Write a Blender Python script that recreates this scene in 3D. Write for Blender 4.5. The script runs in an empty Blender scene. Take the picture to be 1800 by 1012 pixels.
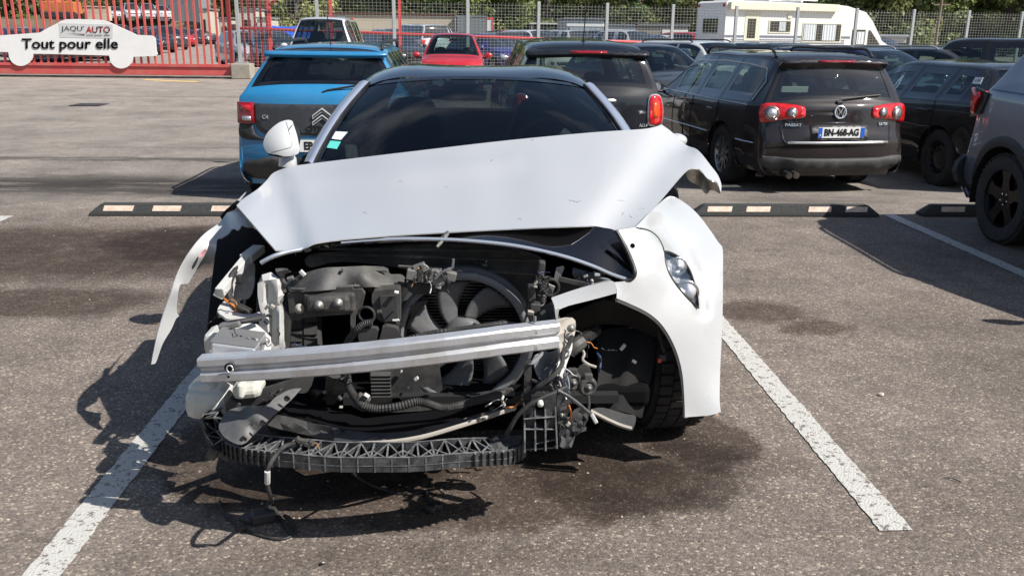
import bpy, bmesh, math, random
import numpy as np
from mathutils import Vector, Matrix
from mathutils.geometry import delaunay_2d_cdt
R_ = math.radians
sc = bpy.context.scene
col = sc.collection
# ------------------------------------------------------------ camera
F_, H_ = 1560.0, 1.54
YAW, ROLL, PITCH = R_(-2.8), R_(.7), math.atan(449/F_)
_r0 = Vector((math.cos(YAW), math.sin(YAW), 0)); _fh = Vector((-math.sin(YAW), math.cos(YAW), 0)); _up = Vector((0, 0, 1))
_fw = _fh*math.cos(PITCH)-_up*math.sin(PITCH); _u0 = _fh*math.sin(PITCH)+_up*math.cos(PITCH)
_R = _r0*math.cos(ROLL)+_u0*math.sin(ROLL); _U = -_r0*math.sin(ROLL)+_u0*math.cos(ROLL)
CAM = Vector((0, 0, H_))
cd = bpy.data.cameras.new('camera'); cam = bpy.data.objects.new('camera', cd); col.objects.link(cam)
cd.sensor_width = 36; cd.lens = 36*F_/1800; cd.clip_start = .05; cd.clip_end = 2000
cam.matrix_world = Matrix(((_R.x, _U.x, -_fw.x, 0), (_R.y, _U.y, -_fw.y, 0), (_R.z, _U.z, -_fw.z, H_), (0, 0, 0, 1)))
sc.camera = cam
# ------------------------------------------------------------ light
sx, sy = -.88, .37                       # ground shadow of one metre of height, in the camera's frame
_s = Vector((sx*math.cos(YAW)-sy*math.sin(YAW), sx*math.sin(YAW)+sy*math.cos(YAW), -1))
sd = bpy.data.lights.new('sun', 'SUN'); sun = bpy.data.objects.new('sun', sd); col.objects.link(sun)
sd.energy = 5.0; sd.angle = R_(.5); sd.color = (1, .955, .89)
sun.rotation_euler = _s.to_track_quat('-Z', 'Y').to_euler(); sun.location = (8, -6, 14)
w = bpy.data.worlds.new('World'); sc.world = w; w.use_nodes = True
nt = w.node_tree; sky = nt.nodes.new('ShaderNodeTexSky'); sky.sky_type = 'NISHITA'; sky.sun_disc = False
to_sun = -_s.normalized()
sky.sun_elevation = math.asin(to_sun.z); sky.sun_rotation = math.atan2(to_sun.x, to_sun.y)
sky.air_density = 1.1; sky.dust_density = 1.2; sky.ozone_density = 1.5
nt.nodes['Background'].inputs[1].default_value = .075
# thin broken clouds, part of the sky itself
tc = nt.nodes.new('ShaderNodeTexCoord'); no = nt.nodes.new('ShaderNodeTexNoise'); no.inputs['Scale'].default_value = 2.6; no.inputs['Detail'].default_value = 7
mp = nt.nodes.new('ShaderNodeMapping'); mp.inputs['Scale'].default_value = (1, 1, 2.6)
rp = nt.nodes.new('ShaderNodeValToRGB'); rp.color_ramp.elements[0].position = .56; rp.color_ramp.elements[1].position = .78
mx = nt.nodes.new('ShaderNodeMixRGB'); mx.inputs[2].default_value = (6, 6.3, 6.9, 1)
nt.links.new(tc.outputs['Generated'], mp.inputs[0]); nt.links.new(mp.outputs[0], no.inputs[0]); nt.links.new(no.outputs[0], rp.inputs[0])
nt.links.new(rp.outputs[0], mx.inputs[0]); nt.links.new(sky.outputs[0], mx.inputs[1]); nt.links.new(mx.outputs[0], nt.nodes['Background'].inputs[0])
sc.view_settings.view_transform = 'Standard'; sc.view_settings.look = 'None'; sc.view_settings.exposure = .52; sc.view_settings.gamma = 1
sc.render.engine = 'CYCLES'
try: sc.cycles.transparent_max_bounces = 16; sc.cycles.max_bounces = 8
except Exception: pass

def ray(px, py): return _fw*F_+_R*(px-900)-_U*(py-506)
def at(px, py, y): d = ray(px, py); return CAM+d*(y/d.y)
def gz(px, py, z=0): d = ray(px, py); return CAM+d*((z-H_)/d.z)
def lerp(a, b, t): return a+(b-a)*t
def clamp(x, a=0, b=1): return max(a, min(b, x))
def interp(tab, x):
    if x <= tab[0][0]: return tab[0][1]
    for (a, p), (b, q) in zip(tab, tab[1:]):
        if x <= b: return lerp(p, q, (x-a)/(b-a)) if b > a else q
    return tab[-1][1]

def sstep(a, b, x): t = clamp((x-a)/(b-a)); return t*t*(3-2*t)
def gh(x, y): return -.13*sstep(7.8, 10.3, y)*(1-sstep(15, 25, y))     # the yard dips a little beyond the bays
# ------------------------------------------------------------ materials
MT = {}
def mat(name, colr, rough=.5, metal=0., coat=0., bump=0., bscale=40, var=0., vscale=6, spec=.5, aniso=None, trans=0.):
    if name in MT: return MT[name]
    m = bpy.data.materials.new(name); m.use_nodes = True; t = m.node_tree; b = t.nodes['Principled BSDF']
    b.inputs['Base Color'].default_value = (*colr, 1); b.inputs['Roughness'].default_value = rough; b.inputs['Metallic'].default_value = metal
    b.inputs['Coat Weight'].default_value = coat; b.inputs['Coat Roughness'].default_value = .04; b.inputs['Specular IOR Level'].default_value = spec
    if var or bump:
        c = t.nodes.new('ShaderNodeTexCoord')
        if var:
            n = t.nodes.new('ShaderNodeTexNoise'); n.inputs['Scale'].default_value = vscale; n.inputs['Detail'].default_value = 8; n.inputs['Roughness'].default_value = .65
            r = t.nodes.new('ShaderNodeValToRGB'); r.color_ramp.elements[0].position = .3; r.color_ramp.elements[1].position = .7
            lo = tuple(max(0, x*(1-var)) for x in colr); hi = tuple(min(1, x*(1+var)+var*.02) for x in colr)
            r.color_ramp.elements[0].color = (*lo, 1); r.color_ramp.elements[1].color = (*hi, 1)
            t.links.new(c.outputs['Object'], n.inputs[0]); t.links.new(n.outputs[0], r.inputs[0]); t.links.new(r.outputs[0], b.inputs['Base Color'])
        if bump:
            n2 = t.nodes.new('ShaderNodeTexNoise'); n2.inputs['Scale'].default_value = bscale; n2.inputs['Detail'].default_value = 5
            bp = t.nodes.new('ShaderNodeBump'); bp.inputs['Strength'].default_value = bump; bp.inputs['Distance'].default_value = .01
            t.links.new(c.outputs['Object'], n2.inputs[0]); t.links.new(n2.outputs[0], bp.inputs['Height']); t.links.new(bp.outputs[0], b.inputs['Normal'])
    MT[name] = m; return m
def dusty(name, colr, dust=(.33, .29, .24), amt=.5, rough=.5, coat=0., metal=0., scale=5):
    """a surface with a film of dust lying on what faces up and in noise patches"""
    if name in MT: return MT[name]
    m = mat(name, colr, rough, metal, coat); t = m.node_tree; b = t.nodes['Principled BSDF']
    c = t.nodes.new('ShaderNodeTexCoord'); n = t.nodes.new('ShaderNodeTexNoise'); n.inputs['Scale'].default_value = scale; n.inputs['Detail'].default_value = 9; n.inputs['Roughness'].default_value = .7
    r = t.nodes.new('ShaderNodeValToRGB'); r.color_ramp.elements[0].position = .42; r.color_ramp.elements[1].position = .72
    r.color_ramp.elements[1].color = (amt, amt, amt, 1)
    x = t.nodes.new('ShaderNodeMixRGB'); x.inputs[1].default_value = (*colr, 1); x.inputs[2].default_value = (*dust, 1)
    t.links.new(c.outputs['Object'], n.inputs[0]); t.links.new(n.outputs[0], r.inputs[0]); t.links.new(r.outputs[0], x.inputs[0]); t.links.new(x.outputs[0], b.inputs['Base Color'])
    n2 = t.nodes.new('ShaderNodeTexNoise'); n2.inputs['Scale'].default_value = scale*30
    a = t.nodes.new('ShaderNodeMapRange'); a.inputs[3].default_value = rough*.8; a.inputs[4].default_value = min(1, rough*1.3+.1)
    t.links.new(c.outputs['Object'], n2.inputs[0]); t.links.new(n.outputs[0], a.inputs[0]); t.links.new(a.outputs[0], b.inputs['Roughness'])
    bp = t.nodes.new('ShaderNodeBump'); bp.inputs['Strength'].default_value = .12; bp.inputs['Distance'].default_value = .004
    t.links.new(n2.outputs[0], bp.inputs['Height']); t.links.new(bp.outputs[0], b.inputs['Normal'])
    return m
def glass(name, tint=.3, tc=(.85, 1, .95), refl=.07, film=0.):
    if name in MT: return MT[name]
    m = bpy.data.materials.new(name); m.use_nodes = True; t = m.node_tree
    t.nodes.remove(t.nodes['Principled BSDF']); o = t.nodes['Material Output']
    tr = t.nodes.new('ShaderNodeBsdfTransparent'); tr.inputs[0].default_value = (tint*tc[0], tint*tc[1], tint*tc[2], 1)
    gl = t.nodes.new('ShaderNodeBsdfGlossy'); gl.inputs['Roughness'].default_value = .02; gl.inputs[0].default_value = (.95, .97, 1, 1)
    ge = t.nodes.new('ShaderNodeNewGeometry'); dt = t.nodes.new('ShaderNodeVectorMath'); dt.operation = 'DOT_PRODUCT'; t.links.new(ge.outputs['Normal'], dt.inputs[0]); t.links.new(ge.outputs['Incoming'], dt.inputs[1])
    def mth(op, p, q=None, cl=False):
        n = t.nodes.new('ShaderNodeMath'); n.operation = op; n.use_clamp = cl
        for i_, s_ in enumerate((p, q)):
            if s_ is None: continue
            if isinstance(s_, (int, float)): n.inputs[i_].default_value = s_
            else: t.links.new(s_, n.inputs[i_])
        return n.outputs[0]
    sch = mth('POWER', mth('SUBTRACT', 1., mth('ABSOLUTE', dt.outputs['Value'])), 5.); fac = mth('ADD', mth('MULTIPLY', sch, .8), refl, True)
    x = t.nodes.new('ShaderNodeMixShader'); t.links.new(fac, x.inputs[0]); t.links.new(tr.outputs[0], x.inputs[1]); t.links.new(gl.outputs[0], x.inputs[2])
    t.links.new(x.outputs[0], o.inputs[0])
    if film:
        d = t.nodes.new('ShaderNodeBsdfDiffuse'); d.inputs[0].default_value = (.5, .5, .5, 1); y = t.nodes.new('ShaderNodeMixShader'); n = t.nodes.new('ShaderNodeTexNoise'); n.inputs['Scale'].default_value = 5; n.inputs['Detail'].default_value = 9; n.inputs['Roughness'].default_value = .8
        c = t.nodes.new('ShaderNodeTexCoord'); t.links.new(c.outputs['Object'], n.inputs[0]); a = t.nodes.new('ShaderNodeMapRange'); a.inputs[1].default_value = .3; a.inputs[2].default_value = .75; a.inputs[3].default_value = film*.6; a.inputs[4].default_value = film*1.5
        t.links.new(n.outputs[0], a.inputs[0]); t.links.new(a.outputs[0], y.inputs[0]); t.links.new(x.outputs[0], y.inputs[1]); t.links.new(d.outputs[0], y.inputs[2]); t.links.new(y.outputs[0], o.inputs[0])
    MT[name] = m; return m
def paint(name, c, metal=0., rough=.32, coat=1., dust=.12):
    if max(c) < .03: return mat(name, c, .45, metal*.3, 1., spec=.12, var=.25, vscale=3)
    return dusty(name, c, (.42, .38, .33), dust, rough, coat, metal, 4) if dust else mat(name, c, rough, metal, coat)

# ------------------------------------------------------------ objects
def tag(o, label=None, cat=None, group=None, kind=None):
    if label: o['label'] = label
    if cat: o['category'] = cat
    if group: o['group'] = group
    if kind: o['kind'] = kind
    return o
def empty(name, loc=(0, 0, 0), rz=0, parent=None):
    o = bpy.data.objects.new(name, None); col.objects.link(o); o.location = loc; o.rotation_euler = (0, 0, rz); o.empty_display_size = .1
    if parent: o.parent = parent
    return o
class MB:
    """collects geometry with material slots and links it as ONE mesh object"""
    def __init__(s): s.v = []; s.f = []; s.m = []; s.mats = []; s.sm = []
    def mi(s, m):
        if m not in s.mats: s.mats.append(m)
        return s.mats.index(m)
    def add(s, vs, fs, m, smooth=False):
        k = len(s.v); s.v += [tuple(v) for v in vs]; i = s.mi(m)
        for f in fs: s.f.append([k+a for a in f]); s.m.append(i); s.sm.append(smooth)
        return s
    def box(s, c, d, m, M=None, bev=0.):
        x, y, z = d[0]/2, d[1]/2, d[2]/2
        if bev:
            b = min(bev, x*.9, y*.9, z*.9); bm = bmesh.new(); bmesh.ops.create_cube(bm, size=1)
            bmesh.ops.scale(bm, vec=d, verts=bm.verts); bmesh.ops.bevel(bm, geom=bm.edges[:], offset=b, segments=2, profile=.5, affect='EDGES')
            vs = [v.co.copy() for v in bm.verts]; bm.verts.index_update(); fs = [[v.index for v in f.verts] for f in bm.faces]; bm.free()
        else:
            vs = [Vector((i*x, j*y, k*z)) for i in (-1, 1) for j in (-1, 1) for k in (-1, 1)]
            fs = [(0, 1, 3, 2), (4, 6, 7, 5), (0, 4, 5, 1), (2, 3, 7, 6), (0, 2, 6, 4), (1, 5, 7, 3)]
        c = Vector(c)
        if M is not None: vs = [M@v for v in vs]
        return s.add([v+c for v in vs], fs, m)
    def tube(s, pts, r, m, n=8, corr=0, cap=True):
        pts = [Vector(p) for p in pts]; rs = r if isinstance(r, (list, tuple)) else [r]*len(pts)
        vs = []; fs = []; up = None
        for i, p in enumerate(pts):
            t = (pts[min(i+1, len(pts)-1)]-pts[max(i-1, 0)]).normalized()
            if up is None: up = t.orthogonal().normalized()
            up = (up-t*up.dot(t)); up = up.normalized() if up.length > 1e-6 else t.orthogonal().normalized()
            b = t.cross(up); rr = rs[i]*(1+corr*(1 if i % 2 else -1))
            for k in range(n): a = 2*math.pi*k/n; vs.append(p+(up*math.cos(a)+b*math.sin(a))*rr)
        for i in range(len(pts)-1):
            for k in range(n): fs.append((i*n+k, i*n+(k+1) % n, (i+1)*n+(k+1) % n, (i+1)*n+k))
        if cap: fs += [tuple(range(n))[::-1], tuple((len(pts)-1)*n+k for k in range(n))]
        return s.add(vs, fs, m, n > 5)
    def lathe(s, prof, m, n=32, M=None, close=False):
        """prof: (radius, height along local X)"""
        vs = []; fs = []; L = len(prof)
        for k in range(n):
            a = 2*math.pi*k/n
            for r, h in prof: vs.append(Vector((h, r*math.cos(a), r*math.sin(a))))
        for k in range(n):
            for i in range(L if close else L-1):
                j = (i+1) % L; q = (k+1) % n; fs.append((k*L+i, k*L+j, q*L+j, q*L+i))
        if M is not None: vs = [M@v for v in vs]
        return s.add(vs, fs, m, True)
    def prism(s, poly, m, fn, d):
        """poly of 2-D points, fn maps (u,v)->Vector, d a Vector of extrusion"""
        n = len(poly); a = [fn(*p) for p in poly]; b = [p+d for p in a]
        return s.add(a+b, [tuple(range(n)), tuple(range(2*n-1, n-1, -1))]+[(i, i+n, (i+1) % n+n, (i+1) % n) for i in range(n)], m)
    def build(s, name, parent=None, fix=True, auto=35):
        me = bpy.data.meshes.new(name); me.from_pydata(s.v, [], s.f)
        for m in s.mats: me.materials.append(m)
        me.polygons.foreach_set('material_index', s.m); me.polygons.foreach_set('use_smooth', s.sm); me.update()
        if fix:
            bm = bmesh.new(); bm.from_mesh(me); bmesh.ops.recalc_face_normals(bm, faces=bm.faces)
            if auto:
                for e in bm.edges:
                    if len(e.link_faces) == 2 and e.calc_face_angle(0) > R_(auto): e.smooth = False
            bm.to_mesh(me); bm.free()
        o = bpy.data.objects.new(name, me); col.objects.link(o)
        if parent: o.parent = parent
        return o
def obj(name, vs, fs, m, parent=None, smooth=False, **k): return MB().add(vs, fs, m, smooth).build(name, parent, **k)

def crom(P, n=6, closed=False, ten=.5):
    """Catmull-Rom through points; a point flagged by a truthy last item (len==dim+1) is a corner"""
    out = []; N = len(P); dim = min(len(p) for p in P)
    V = [np.array(p[:dim], float) for p in P]; C = [len(p) > dim and p[dim] for p in P]
    for i in range(N if closed else N-1):
        a, b = V[i], V[(i+1) % N]
        p0 = V[i-1] if (i > 0 or closed) else a; p3 = V[(i+2) % N] if (i+2 < N or closed) else b
        t0 = (b-p0)*ten; t1 = (p3-a)*ten
        if C[i]: t0 = (b-a)
        if C[(i+1) % N]: t1 = (b-a)
        L = np.linalg.norm(b-a)
        for q in (t0, t1):
            l = np.linalg.norm(q)
            if l > 1.5*L and l > 0: q *= 1.5*L/l
        for k in range(n):
            t = k/n; out.append((2*t**3-3*t*t+1)*a+(t**3-2*t*t+t)*t0+(-2*t**3+3*t*t)*b+(t**3-t*t)*t1)
    if not closed: out.append(V[-1])
    return [tuple(float(c) for c in q) for q in out]
def inside(poly, x, y):
    c = False; j = len(poly)-1
    for i in range(len(poly)):
        xi, yi = poly[i]; xj, yj = poly[j]
        if (yi > y) != (yj > y) and x < (xj-xi)*(y-yi)/(yj-yi)+xi: c = not c
        j = i
    return c
class TPS:
    def __init__(s, pts, lam=0.):
        P = np.array(pts, float); s.P = P[:, :2]; s.c = s.P.mean(0); s.s = max(1e-9, np.abs(s.P-s.c).max()); A = (s.P-s.c)/s.s; n = len(A); s.A = A
        K = s.k(A, A)+lam*np.eye(n); Q = np.hstack([np.ones((n, 1)), A]); M = np.block([[K, Q], [Q.T, np.zeros((3, 3))]])
        s.w = np.linalg.lstsq(M, np.concatenate([P[:, 2], np.zeros(3)]), rcond=None)[0]
    def k(s, a, b):
        r2 = ((a[:, None, :]-b[None, :, :])**2).sum(-1); return np.where(r2 > 1e-12, r2*np.log(r2+1e-12)*.5, 0)
    def __call__(s, u, v):
        a = (np.array([[u, v]])-s.c)/s.s; return float((s.k(a, s.A)@s.w[:-3])[0]+s.w[-3]+s.w[-2:]@a[0])
def patch(mb, outline, fn, m, thick=.003, res=12., toward=None, holes=(), smooth=True, back=None):
    """2-D outline -> curved sheet with thickness; fn(u,v)->Vector; toward: point the front faces"""
    def dens(lp):
        o = []
        for a, b in zip(lp, lp[1:]+lp[:1]):
            n_ = max(1, int(math.hypot(b[0]-a[0], b[1]-a[1])/(res*1.6))); o += [(lerp(a[0], b[0], k/n_), lerp(a[1], b[1], k/n_)) for k in range(n_)]
        return o
    outline = dens(list(outline)); holes = [dens(list(h)) for h in holes]
    loops = [list(outline)]+[list(h) for h in holes]; vs = []; ed = []
    for lp in loops:
        k = len(vs); vs += [tuple(p[:2]) for p in lp]; ed += [(k+i, k+(i+1) % len(lp)) for i in range(len(lp))]
    xs = [p[0] for p in outline]; ys = [p[1] for p in outline]; O = [tuple(p[:2]) for p in outline]; HS = [[tuple(p[:2]) for p in h] for h in holes]
    B = np.array(vs); x = min(xs)+res*.5; row = 0
    while x < max(xs):
        y = min(ys)+res*(.5 if row % 2 else .9)
        while y < max(ys):
            if inside(O, x, y) and not any(inside(h, x, y) for h in HS) and ((B-np.array([x, y]))**2).sum(1).min() > (res*.5)**2: vs.append((x, y))
            y += res
        x += res; row += 1
    V2, E2, F2 = delaunay_2d_cdt([Vector(p) for p in vs], ed, [], 0, 1e-6)[:3]
    keep = []
    for f in F2:
        cx = sum(V2[i][0] for i in f)/len(f); cy = sum(V2[i][1] for i in f)/len(f)
        if inside(O, cx, cy) and not any(inside(h, cx, cy) for h in HS): keep.append(list(f))
    P = [fn(v[0], v[1]) for v in V2]; N = [Vector((0, 0, 0)) for _ in P]
    tw = Vector(toward) if toward is not None else CAM
    for f in keep:
        n = (P[f[1]]-P[f[0]]).cross(P[f[2]]-P[f[0]]); c = (P[f[0]]+P[f[1]]+P[f[2]])/3
        if n.dot(tw-c) < 0: f.reverse(); n = -n
        for i in f: N[i] += n
    N = [n.normalized() if n.length > 1e-12 else Vector((0, -1, 0)) for n in N]; n = len(P)
    fr = keep; bk = [[i+n for i in reversed(f)] for f in keep]; cnt = {}
    for f in keep:
        for a, b in zip(f, f[1:]+f[:1]): cnt[(a, b)] = 1
    wl = [(b, a, a+n, b+n) for (a, b) in cnt if (b, a) not in cnt]
    Q = P+[p-q*thick for p, q in zip(P, N)]; k = len(mb.v); mb.v += [tuple(v) for v in Q]
    for fs, mm, s_ in ((fr, m, smooth), (bk, back or m, smooth), (wl, m, False)):
        i_ = mb.mi(mm)
        for f in fs: mb.f.append([k+a for a in f]); mb.m.append(i_); mb.sm.append(s_)
    return mb
def sheet(name, outline, ctrl, m, parent=None, thick=.003, res=12., n=4, holes=(), smooth=True, back=None, mod=None, closed=True, auto=40):
    """outline in photo pixels, ctrl = (px, py, world y) depth samples"""
    O = crom(outline, n, True) if n > 1 else outline
    if isinstance(ctrl, (int, float)): d = lambda u, v: ctrl
    elif len(ctrl) < 3: d = (lambda u, v: ctrl[0][2])
    else: d = TPS(ctrl)
    fn = (lambda u, v: at(u, v, d(u, v)+(mod(u, v) if mod else 0)))
    mb = MB(); patch(mb, O, fn, m, thick, res, CAM, [crom(h, n, True) if n > 1 else h for h in holes], smooth, back)
    o = mb.build(name, parent, fix=False)
    if auto:
        bm = bmesh.new(); bm.from_mesh(o.data)
        for e in bm.edges:
            if len(e.link_faces) == 2 and e.calc_face_angle(0) > R_(auto): e.smooth = False
        bm.to_mesh(o.data); bm.free()
    return o
def pp(L, n=6): return [at(*p) for p in crom(L, n)]           # smooth line of (px,py,y)
def text_mesh(s, size=1., ext=.004, off=0., xs=1., align='CENTER', space=1.):
    c = bpy.data.curves.new('txt', 'FONT'); c.body = s; c.size = size; c.extrude = ext; c.offset = off; c.align_x = align; c.align_y = 'CENTER'; c.space_character = space; c.resolution_u = 3
    o = bpy.data.objects.new('txt', c); col.objects.link(o); dg = bpy.context.evaluated_depsgraph_get(); dg.update()
    me = bpy.data.meshes.new_from_object(o.evaluated_get(dg)); vs = [Vector((v.co.x*xs, v.co.y, v.co.z)) for v in me.vertices]; fs = [list(p.vertices) for p in me.polygons]
    bpy.data.objects.remove(o); bpy.data.curves.remove(c); bpy.data.meshes.remove(me); return vs, fs
def text_on(mb, s, fn, m, size, **k):
    """fn(u,v,h)->Vector"""
    vs, fs = text_mesh(s, size, **k); return mb.add([fn(v.x, v.y, v.z) for v in vs], fs, m)
# ------------------------------------------------------------ common materials
M_trim = dusty("black_trim", (.012, .012, .013), amt=.08, rough=.4)
M_plas = dusty("dark_plastic", (.028, .029, .031), amt=.14, rough=.5)
M_grey = dusty('grey_plastic', (.075, .078, .082), amt=.4, rough=.5)
M_under = mat('underside', (.01, .01, .011), .8)
M_tyre = dusty('tyre_rubber', (.02, .02, .021), (.12, .105, .09), .3, .85, scale=9)
M_alloy = mat('alloy', (.42, .43, .45), .28, .9, .3, var=.15, vscale=9)
M_steelw = dusty('steel_wheel', (.03, .03, .032), (.2, .15, .1), .5, .5, metal=.4)
M_blackw = mat('black_wheel', (.004, .004, .005), .35, 0, .15, spec=.2)
M_chrome = mat('chrome', (.78, .79, .81), .2, .75)
M_gl_dark = mat('dark_glass', (.012, .016, .018), .04, 0, 1., spec=.7)
M_ceram = mat('black_glass_edge', (.005, .005, .006), .08, 0, 1.)
M_gl = glass('car_glass', .6); M_gl_dk = glass('tinted_glass', .14)
M_red = mat('lamp_red', (.55, .008, .01), .08, 0, 1., var=.35, vscale=25)
M_redd = mat('lamp_dark_red', (.25, .004, .008), .1, 0, 1.)
M_clear = mat('lamp_clear', (.72, .74, .76), .12, .7, 1., bump=.5, bscale=60)
M_seat = mat('seat_cloth', (.025, .025, .028), .85, bump=.3, bscale=90)
M_white_plate = mat('plate_white', (.8, .8, .78), .4, 0, .3)
M_blue_plate = mat('plate_blue', (.02, .12, .55), .4)
M_ink = mat('plate_ink', (.01, .01, .01), .4)
M_paper = mat('paper', (.75, .78, .8), .6)
M_turq = mat('turquoise_paper', (.12, .65, .56), .6)

# ------------------------------------------------------------ cars
class Shell:
    """S: prof [(y,z,c)] front to rear; wi/ri = control index pairs of windscreen / rear window; W,B tables; forward is +Y"""
    def __init__(s, S, step=.07):
        s.S = S; prof = S['prof']; P = np.array([p[:3] for p in prof]); st = []; seg = []
        for i in range(len(P)-1):
            a, b = P[i], P[i+1]; p0 = P[max(i-1, 0)]; p3 = P[min(i+2, len(P)-1)]; L = np.linalg.norm((b-a)[:2])
            t0 = (b-p0)*.42; t1 = (p3-a)*.42
            for q in (t0, t1):
                l = np.linalg.norm(q[:2])
                if l > L: q *= L/l
            n = max(2, int(math.ceil(L/step)))
            for k in range(n):
                t = k/n; st.append((2*t**3-3*t*t+1)*a+(t**3-2*t*t+t)*t0+(-2*t**3+3*t*t)*b+(t**3-t*t)*t1); seg.append(i+t)
        st.append(P[-1]); seg.append(len(P)-1.); s.st = st; s.seg = seg
        s.vn = [2, 3, 3, 2, 1, 5, 2, 3, 5] if step < .1 else [1, 1, 2, 1, 1, 2, 1, 1, 2]
        s.vs = []
        for i, n in enumerate(s.vn): s.vs += [i+k/n for k in range(n)]
        s.vs.append(9.); s.G = [[s.pt(a, v) for v in s.vs] for a in st]
    def sec(s, y, z):
        S = s.S; W = interp(S['W'], y); Bf = interp(S['B'], y); zb = min(S['zb'], z-.02) if z > .12 else z-.02; B = min(Bf, z-.03); g = clamp((z-Bf)/(S['zr']-.06-Bf))
        B = max(B, zb+.01); wr = lerp(W*.965, S['wr'], g); zt = z; cr = S.get('crown', .03)*(1 if z > .6 else .2)
        zm = lerp(zb, B, .45); e = S.get('flare', 1.)
        return [(W*.9, zb), (W*.965*e, lerp(zb, B, .1)), (W*e, zm), (W*.995, lerp(zb, B, .8)), (W*.972, B), (W*lerp(.965, .945, g), B+.012*1),
                (wr, max(B+.014, lerp(zt-.012, zt-.05, g))), (wr-S.get('rail', .055), zt-.006), (wr*.55, zt+cr*.72+S.get('bub8', 0)*g**6), (0, zt+cr+S.get('bub', 0)*g**6)]
    def pt(s, a, v):
        y, z, c = a; P = s.sec(y, z); i = min(int(v), 8); t = v-i
        if i in (4, 5): q = (lerp(P[i][0], P[i+1][0], t), lerp(P[i][1], P[i+1][1], t)); 
        else:
            lo, hi = (0, 4) if i < 4 else (6, 9); p = [P[clamp(j, lo, hi)] for j in (i-1, i, i+1, i+2)]
            q = tuple(.5*((2*p[1][k])+(-p[0][k]+p[2][k])*t+(2*p[0][k]-5*p[1][k]+4*p[2][k]-p[3][k])*t*t+(-p[0][k]+3*p[1][k]-3*p[2][k]+p[3][k])*t**3) for k in (0, 1))
            if i == 8: q = (q[0], lerp(P[8][1], P[9][1], 1-(1-t)**2))
        W = interp(s.S['W'], y); sg = -1 if s.is_front(y, a) else 1
        return Vector((q[0], y+sg*c*(clamp(q[0]/W))**s.S.get('pw', 2.6), q[1]))
    def is_front(s, y, a): return y > s.S['mid']
    def build(s, root, m_paint, m_low=None, m_glass=None, cut=None, arch=None, seams=(), m_side=None, m_arch=None, name='body', belt=None, mwr=None, mrear=None):
        S = s.S; nu = len(s.st); nv = len(s.vs); m_glass = m_glass or M_gl; m_low = m_low or m_paint
        reg = {}                                           # windows: name -> cells
        def cells(test): return {(i, j) for i in range(nu-1) for j in range(nv-1) if test((s.seg[i]+s.seg[i+1])/2, (s.vs[j]+s.vs[j+1])/2, (s.st[i][0]+s.st[i+1][0])/2)}
        a, b = S['wi']; c, d = S['ri']
        reg['windscreen'] = cells(lambda u, v, y: a < u < b and v > 7)
        reg['rear_window'] = cells(lambda u, v, y: c < u < d and v > 7+S.get('rwm', 0)*.7)
        for k, (y1, y0) in enumerate(S['sw']): reg['side_window_%d' % k] = cells(lambda u, v, y: y0 < y < y1 and 5 < v < 6 and a+.15 < u < d-.05)
        mats = [m_paint, M_ceram, m_low, m_arch or m_paint]; mb = MB()
        for m in mats: mb.mi(m)
        allw = set().union(*reg.values())
        def ring(cs): return {q for q in cs if any((q[0]+i, q[1]+j) not in cs for i, j in ((1, 0), (-1, 0), (0, 1), (0, -1)) if q[1]+j < nv-1)}
        rings = set().union(*[ring(v) for v in reg.values()]) if len(s.st) > 50 else set()
        vid = {}; wh = S['wheels']; ar = S['ar']; zc = S['wrad']
        def near(p):
            for wy in wh:
                dd = math.hypot(p[1]-wy, p[2]-zc)
                if dd < ar: return (wy, max(dd, .001))
        for sd in (1, -1):
            idx = [[None]*nv for _ in range(nu)]; inn = {}; used_ = set()
            for i in range(nu):
                for j in range(nv):
                    if j == nv-1 and sd == -1: idx[i][j] = vid[i]; continue
                    p = s.G[i][j].copy(); p.x *= sd; q = near(p) if s.vs[j] < 4.5 else None
                    mb.v.append(tuple(p)); idx[i][j] = len(mb.v)-1
                    if q: inn[idx[i][j]] = (p[0], q[0]+(p[1]-q[0])*ar/q[1], zc+(p[2]-zc)*ar/q[1])
                    if j == nv-1: vid[i] = idx[i][j]
            for i in range(nu-1):
                for j in range(nv-1):
                    q = [idx[i][j], idx[i+1][j], idx[i+1][j+1], idx[i][j+1]]
                    if cut and cut((s.st[i][0]+s.st[i+1][0])/2, s.vs[j]): continue
                    if (i, j) in allw and (i, j) not in rings: continue
                    ni = sum(k in inn for k in q)
                    if ni == 4: continue
                    if ni: used_ |= {k for k in q if k in inn}
                    mi = 1 if (i, j) in rings else (2 if s.vs[j] < S.get('lowv', -1) else 0)
                    if m_arch and 4.9 <= s.vs[j] < 7 and mi != 1 and S['wi'][0] < s.seg[i]: mi = 3
                    if belt and 4 <= s.vs[j] < 5 and S['wi'][0] < s.seg[i] < S['ri'][1]: mi = 1
                    mb.f.append(q if sd == 1 else q[::-1]); mb.m.append(mi); mb.sm.append(True)
            for k in used_: mb.v[k] = inn[k]
        body = mb.build(name, root, fix=False); mb = MB()
        # underside
        y0, y1 = s.st[-1][0]+.12, s.st[0][0]-.3; wx = interp(S['W'], 0)*.8
        if cut: y1 = min(y1, S.get('cuty', y1))
        mb.box((0, (y0+y1)/2, S['zb']+.09), (wx*1.3, y1-y0, .03), M_under)
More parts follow.
